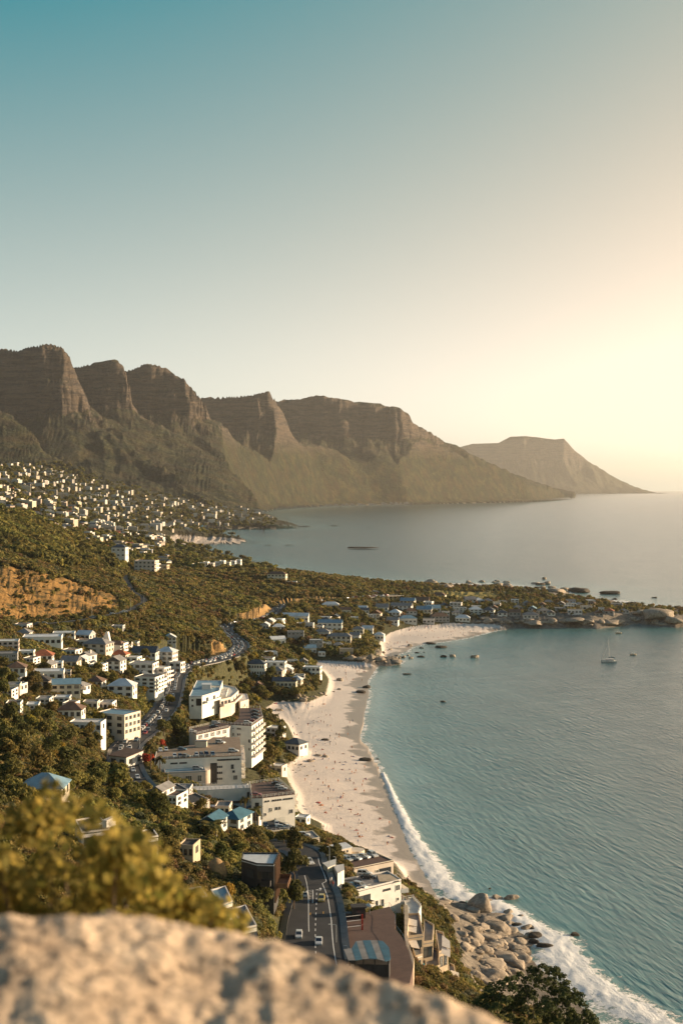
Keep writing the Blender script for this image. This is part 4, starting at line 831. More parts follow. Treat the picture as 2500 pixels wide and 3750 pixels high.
    def box(s, name, px, py, w, d, h, rz=0, mat='white', z=None, roof=None):
        """block standing on the roof at a pixel"""
        x, y, _ = P(px, py, s.zt); o = MB().box(-w/2, w/2, -d/2, d/2, .003, h).obj(name, M[mat], s.e, (x - s.c[0], y - s.c[1], s.H if z is None else z), R(rz))
        if roof: MB().box(-w/2 - .15, w/2 + .15, -d/2 - .15, d/2 + .15, h + .003, h + .2).obj('cap', M[roof], o)
        return o
def gable_mesh(w, d, h, rise, eave=.35, axis='x', hip=0.0):
    b = MB(); X, Y = w/2 + eave, d/2 + eave; t = .16; z = h - eave * rise / (d / 2 if axis == 'x' else w / 2)
    if axis == 'x':
        k = min(hip, X * .98); R0, R1 = (-X + k, 0, h + rise), (X - k, 0, h + rise)
        lo = [(-X, -Y, z), (X, -Y, z), (X, Y, z), (-X, Y, z)]
    else:
        k = min(hip, Y * .98); R0, R1 = (0, -Y + k, h + rise), (0, Y - k, h + rise); lo = [(X, -Y, z), (X, Y, z), (-X, Y, z), (-X, -Y, z)]
    v = lo + [R0, R1] + [(p[0], p[1], p[2] + t) for p in lo + [R0, R1]]
    f = [(6, 7, 11, 10), (8, 9, 10, 11), (9, 6, 10), (7, 8, 11), (4, 5, 1, 0), (5, 4, 3, 2), (4, 0, 3), (5, 2, 1), (0, 1, 7, 6), (1, 2, 8, 7), (2, 3, 9, 8), (3, 0, 6, 9)]
    return b.add(v, f)
def house(px, py, wpx, hpx, dm, rz, roof, wall, rmat, label, rows=0, cols=0, side=0, rise=None, pos=None, name='house', cat='house', balcony=False, chimney=False, group=None, style='f', garage=False, up=0.0):
    """house whose front foot centre is seen at (px, py); width and wall height are given in photo pixels"""
    x, y, z = pos or G1(px, py, up); k = y / FPX; w, h = max(wpx * k, 3), max(hpx * k, 2.6); a = R(rz)
    cx, cy = x - math.sin(a) * dm / 2 * 1.0, y + math.cos(a) * dm / 2
    cs, sn = math.cos(a), math.sin(a); cor = [(cx + cs * i * w/2 - sn * j * dm/2, cy + sn * i * w/2 + cs * j * dm/2) for i, j in ((-1,-1),(1,-1),(1,1),(-1,1))]
    gzs = gz(np.array([c[0] for c in cor]), np.array([c[1] for c in cor])); zb = z; sink = z - float(gzs.min()) + 1.5
    e = empty(name, (cx, cy, zb), a); tag(e, label, cat, group); FOOT.append(cor); LAND_MARKS.append((cx, cy, label))
    back = max(0.0, float(gzs.max()) - zb); h = max(h, min(back * .8, 6) + 1.5)
    b = MB(); top = h
    b.box(-w/2, w/2, -dm/2, dm/2, -sink, h)
    if roof == 'gable':
        r_ = rise or min(w, dm) * .28; ax = 'x' if w >= dm else 'y'
        if ax == 'x': b.add([(-w/2, -dm/2, h), (-w/2, dm/2, h), (-w/2, 0, h + r_)], [(0, 2, 1)]); b.add([(w/2, -dm/2, h), (w/2, dm/2, h), (w/2, 0, h + r_)], [(0, 1, 2)])
        else: b.add([(-w/2, -dm/2, h), (w/2, -dm/2, h), (0, -dm/2, h + r_)], [(0, 1, 2)]); b.add([(-w/2, dm/2, h), (w/2, dm/2, h), (0, dm/2, h + r_)], [(0, 2, 1)])
        gable_mesh(w, dm, h + .01, r_, .35, ax).obj('roof', M[rmat], e)
    elif roof == 'hip':
        r_ = rise or min(w, dm) * .26; gable_mesh(w, dm, h + .01, r_, .45, 'x' if w >= dm else 'y', min(w, dm) / 2 * .98).obj('roof', M[rmat], e)
    elif roof == 'mono':
        r_ = rise or 1.0; MB().add([(-w/2-.4, -dm/2-.4, h + .01), (w/2+.4, -dm/2-.4, h + .01), (w/2+.4, dm/2+.4, h + r_), (-w/2-.4, dm/2+.4, h + r_)] + [(-w/2-.4, -dm/2-.4, h + .2), (w/2+.4, -dm/2-.4, h + .2), (w/2+.4, dm/2+.4, h + r_ + .2), (-w/2-.4, dm/2+.4, h + r_ + .2)], [(3,2,1,0),(4,5,6,7),(0,1,5,4),(1,2,6,5),(2,3,7,6),(3,0,4,7)]).obj('roof', M[rmat], e)
        b.add([(-w/2, dm/2, h), (w/2, dm/2, h), (w/2, dm/2, h + r_ * .9), (-w/2, dm/2, h + r_ * .9), (-w/2, -dm/2, h), (w/2, -dm/2, h)], [(0, 3, 2, 1), (4, 3, 0), (5, 1, 2)])
    else:
        MB().box(-w/2 + .2, w/2 - .2, -dm/2 + .2, dm/2 - .2, h + .003, h + .12).obj('roof', M[rmat], e)
        p = MB()
        for q in ((-w/2 - .01, w/2 + .01, -dm/2 - .01, -dm/2 + .2), (-w/2 - .01, w/2 + .01, dm/2 - .2, dm/2 + .01), (-w/2 - .01, -w/2 + .2, -dm/2 + .2, dm/2 - .2), (w/2 - .2, w/2 + .01, -dm/2 + .2, dm/2 - .2)): p.box(*q, h + .003, h + .45)
        p.obj('parapet', M[wall], e)
    b.obj('wall', M[wall], e)
    st = h / max(rows, 1)
    for r_ in range(rows):
        for c in range(cols):
            ww = min(w / cols * .6, 2.2); hh = min(st * .5, 1.6); meshobj('window', window_mesh(ww, hh, style), e, (-w/2 + w * (c + .5) / cols, -dm/2 - .02, r_ * st + st * .32))
        for c in range(side):
            ww = min(dm / side * .55, 1.8); hh = min(st * .5, 1.6); o = meshobj('window', window_mesh(ww, hh, style), e, (w/2 + .02, -dm/2 + dm * (c + .5) / side, r_ * st + st * .32), R(90))
        if balcony and r_ > 0:
            for sx, sgn in ((w/2, 1),):
                bb = MB().box(sx + .003, sx + 1.8, -dm/2, dm/2, r_ * st - .1, r_ * st + .08); o = bb.obj('balcony', M[wall], e); MB().box(sx + 1.7, sx + 1.8, -dm/2, dm/2, r_ * st + .083, r_ * st + .95).obj('balustrade', M['white'], o)
    if chimney: MB().box(w * .2, w * .2 + .7, -.35, .35, h - .2, h + (rise or min(w, dm) * .28) + .9).obj('chimney', M[wall], e)
    if garage: MB().box(-1.4, 1.4, -dm/2 - .06, -dm/2 - .003, 0.02, 2.2).obj('garage_door', M['timber'], e)
    return e
# ================================================================== roads
def ribbon(line, half, z=0.03, off=0.0, kerb=None, skirt=0.0):
    """flat strip along a polyline; half may be a function of the point"""
    V = []; n = len(line)
    for i, p in enumerate(line):
        a, b = line[max(i - 1, 0)], line[min(i + 1, n - 1)]; d = Vector((b[0] - a[0], b[1] - a[1])).normalized(); nr = Vector((d.y, -d.x)); h = half(p) if callable(half) else half
        o = off(p) if callable(off) else off; c = Vector(p[:2]) + nr * o
        V += [(c.x - nr.x * h, c.y - nr.y * h, p[2] + z), (c.x + nr.x * h, c.y + nr.y * h, p[2] + z)]
    F = [(2 * i, 2 * i + 1, 2 * i + 3, 2 * i + 2) for i in range(n - 1)]
    return V, F
def rhalf(p):
    Y = p[1]; return float(np.interp(Y, [230, 300, 325, 345, 358, 372, 390, 480, 540, 600, 760, 1000, 1400], [6.4, 6.2, 5.9, 5.0, 3.9, 3.7, 3.9, 4.4, 5.0, 5.2, 5.4, 5.4, 5.0]))
def strip_obj(name, V, F, mat, kind='structure', parent=None, thick=.3):
    o = meshobj(name, mesh_np(name, V, F, mat), parent)
    if kind: tag(o, kind=kind)
    return o
def rpoint(s):
    """point, direction and normal (to the right) at arc length s on the road"""
    i = int(np.searchsorted(_rs, s)) - 1; i = max(0, min(i, len(ROAD) - 2)); t = (s - _rs[i]) / max(_rs[i + 1] - _rs[i], 1e-6); a, b = np.array(ROAD[i]), np.array(ROAD[i + 1]); p = a + (b - a) * t; d = (b - a)[:2] / np.linalg.norm((b - a)[:2])
    return p, d, np.array([d[1], -d[0]])
_rs = np.concatenate([[0], np.cumsum([math.hypot(b[0] - a[0], b[1] - a[1]) for a, b in zip(ROAD[:-1], ROAD[1:])])])
RV, RF = ribbon(ROAD, rhalf, 0.0); road = strip_obj('road', RV, RF, M['asphalt'])
for sgn in (-1, 1):
    V, F = ribbon(ROAD, .8, .12, lambda p: sgn * (rhalf(p) + .8)); vb = [(x, y, z - .6) for x, y, z in V]; n = len(V)
    ed = [(2*i+k, 2*i+2+k, n+2*i+2+k, n+2*i+k) for i in range(n // 2 - 1) for k in (0, 1)]
    strip_obj('pavement', V + vb, F + ed, M['kerb'])
V, F = ribbon(UPROAD, 2.8, 0.06); strip_obj('road', V, F, M['asphalt'])
def mark(name, s0, s1, off, w=.12, dash=None, mat='paint', z=.008):
    s = s0
    while s < s1:
        e = min(s + (dash[0] if dash else 1e9), s1); ln = []
        for q in np.arange(s, e + .01, min(2.0, max(e - s, .1) / 1.001)):
            p, d, nr = rpoint(q); o = off(p) if callable(off) else off; ln.append((p[0] + nr[0] * o, p[1] + nr[1] * o, p[2]))
        if len(ln) > 1: V, F = ribbon(ln, w, z); strip_obj(name, V, F, M[mat], None, road)
        s = e + (dash[1] if dash else 1e9)
def s_at(Y): return float(np.interp(Y, [p[1] for p in ROAD[:60]], _rs[:60]))
mark('edge_line', s_at(240), s_at(385), lambda p: rhalf(p) - (1.9 if p[1] < 345 else .7 + 1.2 * (p[1] < 358)), .1)
mark('lane_line', s_at(290), s_at(352), lambda p: .4, .09, (2.6, 1.8)); mark('lane_line', s_at(316), s_at(366), lambda p: -1.5 - .02 * (p[1] - 340), .09); mark('centre_line', s_at(340), s_at(352), lambda p: -.5 - .08 * (352 - p[1]) * 0 - 0.0, .09)
for k in range(7):                                          # hatched island
    p, d, nr = rpoint(s_at(342 + k * 1.5)); w = .25 + .11 * k; c = p[:2] + nr * (-1.35); a = Vector((*(c - nr * w * .8), p[2] + .01)); b2 = Vector((*(c + nr * w * .8 + d * .8), p[2] + .01))
    MB().beam(a, b2, .12, .006).obj('hatch_line', M['paint'], road)
mark('centre_line', s_at(540), _rs[-1] - 90, 0.0, .10, (4, 5))
def arrow(Y, off, turn=0):
    p, d, nr = rpoint(s_at(Y)); c = Vector((*(p[:2] + nr * off), p[2] + .012)); D = Vector((*d, 0)); N = Vector((*nr, 0)); b = MB()
    def q(u, v): return tuple(c + D * u + N * v)
    b.add([q(-2.2, -.12), q(-2.2, .12), q(.6, .12), q(.6, -.12)], [(0, 1, 2, 3)]); b.add([q(.6, -.45), q(.6, .45), q(1.9, 0)], [(0, 1, 2)])
    if turn: b.add([q(-.9, .12), q(-.6, .12), q(.2, .7 * turn), q(-.1, .7 * turn)], [(0, 1, 2, 3)]); b.add([q(-.35, .55 * turn), q(.45, .55 * turn), q(.05, 1.2 * turn)], [(0, 1, 2)])
    b.obj('arrow', M['paint'], road)
arrow(352, 1.4, -1)
for Y, o in ((330, -.9), (331, 2.1)):
    p, d, nr = rpoint(s_at(Y)); c = p[:2] + nr * o; MB().beam((*(c - d * 1.4), p[2] + .01), (*(c + d * 1.4), p[2] + .01), .22, .006).obj('arrow', M['paint_yellow'], road)
for k in range(8):                                          # zebra crossing by the shops
    p, d, nr = rpoint(s_at(706)); c = p[:2] + nr * (-4.2 + k * 1.15); MB().beam((*(c - d * 1.5), p[2] + .012), (*(c + d * 1.5), p[2] + .012), .5, .006).obj('crossing_stripe', M['paint'], road)
# ================================================================== near buildings, traced
B = Bld('apartment_building', 'white two storey apartment block with cars on its roof beside the road bend', _TR[0][0], 46, 36, 'white', 'roof_grey', .35)
B.row(2, 2, .55, .95, 3.6, 1.1, 2.1).row(2, 1, .40, .6, 1.2, 2.6, .5, 'd').wins(2, [.12], .9, 1.6, 1.5).wins(2, [.12], 4.2, .9, .9).rail([3], 1.0, 1.3); B.box('roof_bed', 1420, 3218, 5.2, 6.5, .25, 4, 'sandstone'); B.box('planted_roof', 1290, 3234, 5, 6, .06, 4, 'asphalt')
B.wins(3, [.2, .5, .8], 1.4, 2.6, 2.2, 'd'); B.slab(3, .05, .95, 3.9, 1.6); B.slab(1, .45, 1.0, 3.2, 2.2); B.slab(1, .45, 1.0, 6.2, 2.6); B.wins(1, [.6, .85], .8, 1.8, 2.0, 'd'); B.wins(1, [.6, .85], 3.9, 1.8, 2.0, 'd')
B = Bld('parking_deck', 'brown paved rooftop parking deck with parked cars right above the beach', _TR[1][0], 42, 34, 'cream', 'brickpave', .18, 'parking deck')
B.wins(2, [.22], 1.5, 4.4, 1.6, 'd'); B.wins(2, [.42], 1.6, 1.2, 1.4)
B = Bld('beach_pavilion', 'long low hut with white flat roof and five small windows at beach edge', [(1174,3101),(1263,3085),(1287,3101),(1203,3119)], 22, 18.2, 'cream', 'roof_white', 0, 'hut', .3)
B.row(2, 5, .12, .8, .8, .7, .7, 'd'); x, y, _ = P(1302, 3112, 19)
MB().tube([(0, 0, -3), (0, 0, .9)], [3.2, 3.2], 18).obj('round_wall', M['cream'], B.e, (x - B.c[0], y - B.c[1], 0))
B = Bld('garage_building', 'cream garage house with a white estate car on its flat roof above the sand', _TR[2][0], 31, 26.5, 'cream', 'roof_grey', .2)
B.wins(2, [.25, .62], .9, 1.9, 2.2, 'd'); B.row(3, 3, .1, .9, .8, 1.0, 2.2); 
B = Bld('parking_terrace', 'dark tarred parking terrace below the white block, pale car in the middle', _TR[3][0], 33, 27, 'cream', 'asphalt', .35, 'parking deck'); B.rail([2], 1.0, 1.4)
B = Bld('apartment_building', 'white block with brown roof parking and white railings, nearest to the beach', _TR[4][0], 37, 26.5, 'white', 'brickpave', 0)
B.rail([0, 1, 2, 3, 4], 1.0, 1.5); B.row(2, 4, .42, .72, 1.2, .8, .5, 'd').row(2, 4, .06, .38, 1.2, .9, .5, 'd').row(2, 2, .78, .95, 1.2, .7, .5, 'd').wins(2, [.48, .58], 4.0, .8, .9, 'd').wins(2, [.12], 5.4, 1.5, 1.5).wins(2, [.92], 5.6, .9, 1.1).row(2, 2, .7, .8, 4.0, .5, 1.4); B.wins(3, [.5], 1.8, 1.4, 2.2, 'd'); B.row(1, 3, .1, .9, 2, 1.6, 1.6); B.slab(1, .1, .9, 4.2, 1.8); B.slab(1, .1, .9, 7.0, 1.8)
MB().box(-2, 2, -.05, .05, .03, 2.6).obj('garage_door', M['pale'], B.e, (*B.at(2, .45, .06)[0], .1), B.at(2, .45)[1])
B = Bld('apartment_building', 'large cream white block with tan roof parking, four storeys, palms beside it', _TR[5][0], 44, 31, 'white', 'tanpave', 0)
B.rail([3, 4, 5], .9, 2.2); B.row(3, 4, .18, .50, 1.2, 1.1, .45, 'd').row(3, 5, .52, .80, 1.2, .9, .45, 'd').row(3, 3, .06, .16, 1.2, .5, .45, 'd'); B.wins(3, [.30], 3.4, 1.1, 1.6, 'd').wins(3, [.72], 3.6, 2.2, 1.0).wins(3, [.72], 5.9, 2.2, 1.0).wins(3, [.72], 8.2, 2.2, 1.0).wins(3, [.26], 5.6, 1.2, 1.1).wins(3, [.18, .22], 7.6, 1.2, 1.8)
B.row(4, 3, .60, .72, 1.6, 1.0, .5, 'd').row(4, 2, .44, .56, 1.6, 1.6, .5, 'd'); MB().box(-1.3, 1.3, -.15, .1, 0, 8).obj('stair_window', M['charcoal'], B.e, (*B.at(3, .92, .05)[0], 2.5), B.at(3, .92)[1])
for k in range(3): B.slab(2, .15, .95, 3.2 + 3.0 * k, 1.6)
B.row(2, 3, .1, .9, 1.0, 1.8, 1.6, 'd').row(2, 3, .1, .9, 4.2, 1.8, 1.6, 'd').row(2, 3, .1, .9, 7.2, 1.8, 1.6, 'd'); B.box('stair_head', 738, 2735, 4.4, 3.0, 2.4, 0, 'cream', None, 'roof_grey')
B = Bld('garage_building', 'low cream annexe with blue grey deck and two cars, left of big block', _TR[6][0], 40, 34.5, 'cream', 'roof_blue', .25); B.wins(3, [.15], 1.4, 1.6, 2.4).wins(3, [.42], 1.4, 2.4, 1.8).row(3, 2, .6, .85, 1.6, 1.6, 1.0)
MB().tube([(0, 0, 0), (0, 0, 5.2)], [1.9, 1.9], 14).obj('bay_window', M['cream'], B.e, (*B.at(2, .5, .2)[0], 0))
B = Bld('apartment_building', 'tall narrow white tower block with brown roof parking and sunlit balconies', _TR[7][0], 41, 24, 'white', 'brickpave', 0)
B.rail([0, 1, 2, 3], 1.0, 1.5); B.wins(3, [.62], 1.4, 1.9, .6, 'd').wins(3, [.62], 3.8, 1.9, 1.1).wins(3, [.9], 1.4, .7, .6).wins(3, [.9], 3.8, .6, 1.1, 'd').wins(3, [.12], 6.2, 1.0, 1.6).wins(3, [.12], 10.0, .9, 1.3)
for k in range(5): B.slab(2, .04, .96, 2.8 + 2.9 * k, 1.5); B.row(2, 4, .04, .96, .9 + 2.9 * k, 1.7, 1.5, 'd')
B.row(1, 2, .1, .9, 2.0, 1.6, 1.3)
B = Bld('apartment_building', 'long white wing with ramp parking on top joined to the tower block', _TR[8][0], 41, 32, 'white', 'brickpave', 0)
B.rail([0, 1, 3, 4], 1.0, 1.5); B.row(3, 5, .04, .98, .6, 2.4, 1.5, 'd').row(3, 5, .04, .98, 3.4, 2.4, 1.5, 'd').row(3, 5, .04, .98, 6.0, 2.4, 1.5, 'd'); B.slab(3, .02, .98, 2.7, .7, rail=False); B.slab(3, .02, .98, 5.6, .7, rail=False)
B = Bld('apartment_building', 'white modern block with pale blue flat roof and square stair tower', _TR[9][0], 44, 35, 'white', 'roof_blue', .35)
B.wins(3, [.74], 1.2, 1.2, 1.2).wins(3, [.74], 4.0, 1.2, 1.2).wins(3, [.25], 1.0, 2.6, 3.4, 'd'); B.box('stair_tower', 757, 2521, 4.6, 6.5, 2.2, 4, 'white', None, 'roof_white'); B.box('penthouse', 787, 2515, 4.4, 5.5, .9, 4, 'white', None, 'roof_blue'); B.wins(2, [.3, .7], 1.2, 2.2, 1.8, 'd'); B.slab(2, .1, .9, 3.4, 2.0); B.slab(1, .3, .95, 3.2, 3.5); B.row(1, 3, .1, .9, .8, 1.8, 1.9, 'd')
# terraces stepping out from that block towards the sea
B = Bld('terrace_house', 'cream stepped terraces with pale awnings right of blue roofed block', [(812,2508),(862,2518),(874,2532),(848,2556),(806,2566),(800,2540)], 40, 33, 'cream', 'pale', .5); B.slab(2, 0, 1, 2.6, 2.0); B.slab(3, 0, 1, 2.6, 2.5); B.row(3, 3, .05, .95, .6, 2.2, 1.8, 'd'); B.row(2, 2, .05, .95, .6, 1.8, 1.8, 'd')
B = Bld('house', 'small cream house with pale pyramid roof beside the terraces', [(872,2540),(905,2542),(911,2562),(880,2572),(862,2560)], 36, 30, 'cream', 'pale', .2, 'house'); B.wins(2, [.5], 1.5, 1.2, 1.6)
# viaduct-like ramp between the two white blocks
B = Bld('ramp', 'white walled car ramp with railings between the two white blocks', [(690,2880),(915,2872),(920,2884),(760,2893),(690,2893)], 37, 30, 'white', 'pale', 0, 'ramp'); B.rail([0, 1, 2, 3], 1.0, 1.4); B.row(2, 6, .1, .6, 4.6, 2.0, .8, 'd'); B.wins(2, [.06], 1.6, 1.2, 2.2, 'd')
# black roofs by the road
B = Bld('house', 'low house with black tarred roof behind the round trees', [(600,2880),(648,2870),(690,2892),(630,2910)], 43, 39, 'pale', 'roof_tar', .2, 'house')
B = Bld('house', 'pale house with black tarred roof and white skylight box', [(646,2920),(715,2905),(768,2930),(683,2948)], 43, 37.5, 'cream', 'roof_tar', .25, 'house'); B.box('skylight', 668, 2926, 3.4, 2.6, .5, -10, 'roof_white'); B.wins(2, [.18, .45], .9, 1.4, 1.3); B.box('roof_room', 778, 2912, 2.6, 2.4, 2.2, 0, 'white', -.5, 'roof_white')
# ================================================================== the forecourt above the terraced flats
zp = 48.62
pad = [P(a, b, zp)[:2] for a, b in _PAD]; FOOT.append(pad)
o = MB().prism(ccw(list(pad)), zp - 6, zp).obj('forecourt', M['brickpave']); tag(o, kind='structure')
def fence_line(name, label, px, z, h, mat, step=1.5, rails=(.5, .95), post=.07):
    pts = [Vector(P(a, b, z)) for a, b in px]; e = empty(name, pts[0]); tag(e, label, 'railing'); b = MB(); rb = MB()
    for p, q in zip(pts, pts[1:]):
        L = (q - p).length; k = max(1, int(L / step))
        for i in range(k + 1): c = p + (q - p) * i / k - pts[0]; b.box(c.x - post/2, c.x + post/2, c.y - post/2, c.y + post/2, 0, h)
        for r_ in rails: rb.beam(p - pts[0] + Vector((0, 0, h * r_)), q - pts[0] + Vector((0, 0, h * r_)), post * .8)
    b.obj('posts', M[mat], e); rb.obj('rails', M[mat], e); return e
fence_line('railing', 'pale blue railing round the sea side of the brick forecourt', [(1330,3344),(1425,3320),(1448,3352),(1446,3400),(1470,3430),(1495,3480),(1512,3545)], zp, 1.05, 'roof_blue', 1.4, (.95,), .05)
def canopy():
    z = zp + 4.4; e = empty('carport', P(1330, 3500, zp)); tag(e, 'curved carport roof in blue and grey stripes on the brick forecourt', 'carport'); ox, oy = e.location.x, e.location.y
    cols = [(1258,3476,1275,3517),(1288,3472,1302,3516),(1304,3446,1326,3512),(1328,3444,1352,3511),(1356,3443,1381,3512),(1382,3444,1410,3520),(1402,3446,1426,3516),(1424,3470,1430,3508)]
    for k in range(7):
        a, b = cols[k], cols[k + 1]; q = [P(a[0], a[1], z), P(b[0], b[1], z), P(b[2], b[3], z), P(a[2], a[3], z)]; poly = [(p[0] - ox, p[1] - oy) for p in q]
        poly = ccw(poly); hz = z - zp + (.02 if k % 2 else 0); MB().prism(poly, hz - .12, hz).obj('roof_panel', M['roof_grey' if k in (0, 2, 4) else 'roof_teal'], e)
    for a, b in ((1280,3514),(1330,3508),(1372,3508),(1420,3510),(1310,3450),(1400,3448)):
        x, y, _ = P(a, b, z); MB().box(-.12, .12, -.12, .12, 0, 4.25).obj('column', M['charcoal'], e, (x - ox, y - oy, 0))
    q = [P(*c, z) for c in ((1262,3505),(1424,3508),(1428,3490),(1262,3488))]; MB().prism(ccw([(p[0] - ox, p[1] - oy) for p in q]), 0, 3.0).obj('back_wall', M['charcoal'], e)
canopy()
def gatehouse():
    x, y, _ = P(1312, 3358, zp); e = empty('gatehouse', (x, y, zp), R(5)); tag(e, 'small black gatehouse hut with flat roof at the forecourt entrance', 'hut')
    MB().box(-1.5, 1.5, -1.2, 1.2, 0, 2.5).obj('wall', M['charcoal'], e); MB().box(-1.8, 1.8, -1.5, 1.5, 2.503, 2.7).obj('roof', M['roof_tar'], e); meshobj('window', window_mesh(1.4, 1.0, 'd'), e, (0, -1.22, 1.0)); meshobj('window', window_mesh(1.4, 1.0, 'd'), e, (1.52, 0, 1.0), R(90))
    MB().box(-3.6, -1.52, -.8, .8, 0, 1.1).obj('side_wall', M['charcoal'], e)
    for k, py in enumerate((3366, 3384, 3405)):
        p, q = P(1257, py + 8, zp), P(1326, py, zp); b = empty('barrier', p); tag(b, ('red and white boom barrier nearest the gatehouse hut', 'middle one of the three red boom barriers', 'red boom barrier nearest the striped carport')[k], 'barrier', 'boom barriers')
        MB().box(-.25, .25, -.2, .2, 0, 1.1).obj('cabinet', M['red_paint'], b); d = Vector(q) - Vector(p); MB().beam((0, 0, 1.0), (d.x * .92, d.y * .92, 1.0), .12, .1).obj('boom', M['paint'], b); MB().box(d.x - .2, d.x + .2, d.y - .15, d.y + .15, 0, 1.1).obj('rest', M['red_paint'], b)
gatehouse()
def parasol(px, py, z, r_, h, mat, label, sq=True, rz=.3):
    x, y, _ = P(px, py, z); e = empty('parasol', (x, y, z), rz); tag(e, label, 'parasol', 'parasols'); n = 4 if sq else 8; b = MB(); pts = [(math.cos(6.283 * i / n) * r_, math.sin(6.283 * i / n) * r_, h - .35) for i in range(n)]
    b.add(pts + [(0, 0, h)] + [(p[0], p[1], p[2] - .12) for p in pts] + [(0, 0, h - .1)], [(i, (i + 1) % n, n) for i in range(n)] + [(n + 1 + (i + 1) % n, n + 1 + i, 2 * n + 1) for i in range(n)] + [(i, n + 1 + i, n + 1 + (i + 1) % n, (i + 1) % n) for i in range(n)])
    b.obj('canopy', mat, e); MB().tube([(0, 0, -.3), (0, 0, h - .12)], .04, 6).obj('pole', M['steel'], e); return e
parasol(1353, 3348, zp, 1.5, 2.5, M['canvas'], 'square white parasol standing on the brick forecourt')
def lamp(px, py, z, h, label, two=False, rz=0, mat='steel', arm=1.2):
    x, y, _ = P(px, py, z); e = empty('street_lamp', (x, y, z), rz); tag(e, label, 'street lamp', 'street lamps')
    MB().tube([(0, 0, -.5), (0, 0, h)], [.09, .06], 6).obj('pole', M[mat], e); MB().beam((0, 0, h), (-arm, 0, h + .15), .06).obj('arm', M[mat], e); MB().box(-arm - .5, -arm + .1, -.12, .12, h + .08, h + .2).obj('lamp_head', M['pale'], e)
lamp(1231, 3482, 48.6, 5.6, 'lamp post with curved arm between road and brick forecourt'); lamp(1272, 3528, 48.6, 3.6, 'short lamp post in front of the striped carport', arm=.3); lamp(1058, 3105, 40, 7.5, 'lamp post behind the road trees'); lamp(1206, 3187, 48.8, 6, 'lamp post by the low wall before the parking deck', arm=.2); lamp(1229, 3196, 48.8, 4, 'thin lamp post above the parking deck wall', arm=.2); lamp(1247, 3270, 48.8, 5, 'mast beside the blue pipe at the block entrance', arm=.2); lamp(616, 2872, 42, 5, 'lamp post among the trees left of cream annexe'); lamp(1341, 3300, 40, 8, 'white mast in front of the two storey block', arm=.1)
lamp(513, 2740, 44, 8, 'tall street lamp on the verge of the curved road', arm=1.0); lamp(648, 2508, 37.5, 11, 'tall mast beside the queue of cars', arm=.3, mat='timber'); lamp(904, 2392, 30, 12, 'dark mast right of the S bend', arm=.3, mat='charcoal'); lamp(338, 2260, 61, 9, 'thin lamp post on the upper road', arm=.8); lamp(480, 2240, 59, 9, 'lamp post where the upper road bends', arm=.8); lamp(528, 2226, 58, 9, 'farthest lamp post of the upper road', arm=.8)
# low walls and planter by the bend
for px, z, h, mat, lab in (([(1182,3180),(1230,3165),(1228,3186),(1200,3196)], 48.9, 1.3, 'cream', 'low cream wall box beside the road bend'), ([(1222,3200),(1258,3194),(1260,3215),(1236,3228)], 48.0, 2.0, 'white', 'small white stair house beside the blue pipe')):
    pl = [P(a, b, z)[:2] for a, b in px]; c = (sum(p[0] for p in pl) / 4, sum(p[1] for p in pl) / 4); e = empty('wall', (*c, z - 2)); tag(e, lab, 'wall'); loc = ccw([(p[0] - c[0], p[1] - c[1]) for p in pl]); MB().prism(loc, 0, 2 + h).obj('block', M[mat], e); MB().prism([(a * 1.05, b * 1.05) for a, b in loc], 2 + h + .003, 2 + h + .12).obj('coping', M['pale'], e)
# ================================================================== terraced flats down to the rocks
def terrace(label, px, zt, zb, wall='sandstone', roof='pale', awn=None, railm=None, par=.5, ww=None):
    b = Bld('terraced_flat', label, px, zt, zb, wall, roof, par, 'flat', group='terraced flats')
    for q, z in awn or []:
        w = [P(a, c, z) for a, c in q]; ox, oy = b.c; MB().prism(ccw([(p[0] - ox, p[1] - oy) for p in w]), z - zb - .06, z - zb).obj('awning', M['canvas'], b.e)
    for i, us, zz, w_, h_ in ww or []: b.wins(i, us, zz, w_, h_, 'd')
    return b
terrace('topmost terraced flat with two cream awnings beside the forecourt', [(1490,3352),(1534,3350),(1549,3428),(1492,3436)], 43, 38, 'sandstone', 'roof_grey', [([(1494,3362),(1526,3370),(1526,3392),(1492,3386)], 44.4), ([(1492,3388),(1525,3394),(1524,3416),(1490,3409)], 44.2)], ww=[(2, [.3, .7], .8, 1.6, 2.2)])
terrace('terraced flat with grey roof terrace and garden chairs', [(1553,3372),(1588,3392),(1584,3450),(1548,3456)], 39, 33, 'sandstone', 'roof_grey', ww=[(2, [.3, .75], .9, 1.2, 2.4), (1, [.3, .7], .9, 1.8, 2.2)])
terrace('terraced flat with big cream awnings nearest the rocks', [(1594,3412),(1622,3420),(1640,3478),(1606,3492)], 36, 29, 'sandstone', 'roof_grey', [([(1618,3424),(1646,3446),(1648,3474),(1617,3464)], 38.4), ([(1617,3466),(1648,3477),(1647,3506),(1614,3490)], 38.2)], ww=[(2, [.3, .75], .9, 1.2, 2.4), (1, [.3, .7], .9, 1.8, 2.2)])
terrace('terraced flat with cream canopy beside the upper pool', [(1496,3444),(1540,3458),(1546,3500),(1520,3508)], 40, 35, 'sandstone', 'pale', [([(1491,3440),(1524,3444),(1536,3474),(1506,3468)], 42.4)], ww=[(2, [.5], .8, 1.2, 2.2)])
terrace('narrow terraced flat with dark windows in the middle of the slope', [(1548,3466),(1600,3480),(1610,3540),(1560,3560)], 34.5, 27, 'sandstone', 'roof_grey', ww=[(2, [.25, .7], 1.0, 1.3, 2.6), (1, [.3, .7], 1.0, 1.8, 2.2)])
terrace('low terraced flat with brown walls under the pools', [(1566,3572),(1618,3560),(1640,3624),(1606,3645)], 30.5, 24, 'sandstone', 'roof_grey', ww=[(2, [.3, .7], 1.0, 1.6, 2.2), (1, [.5], 1.0, 1.8, 2.2)])
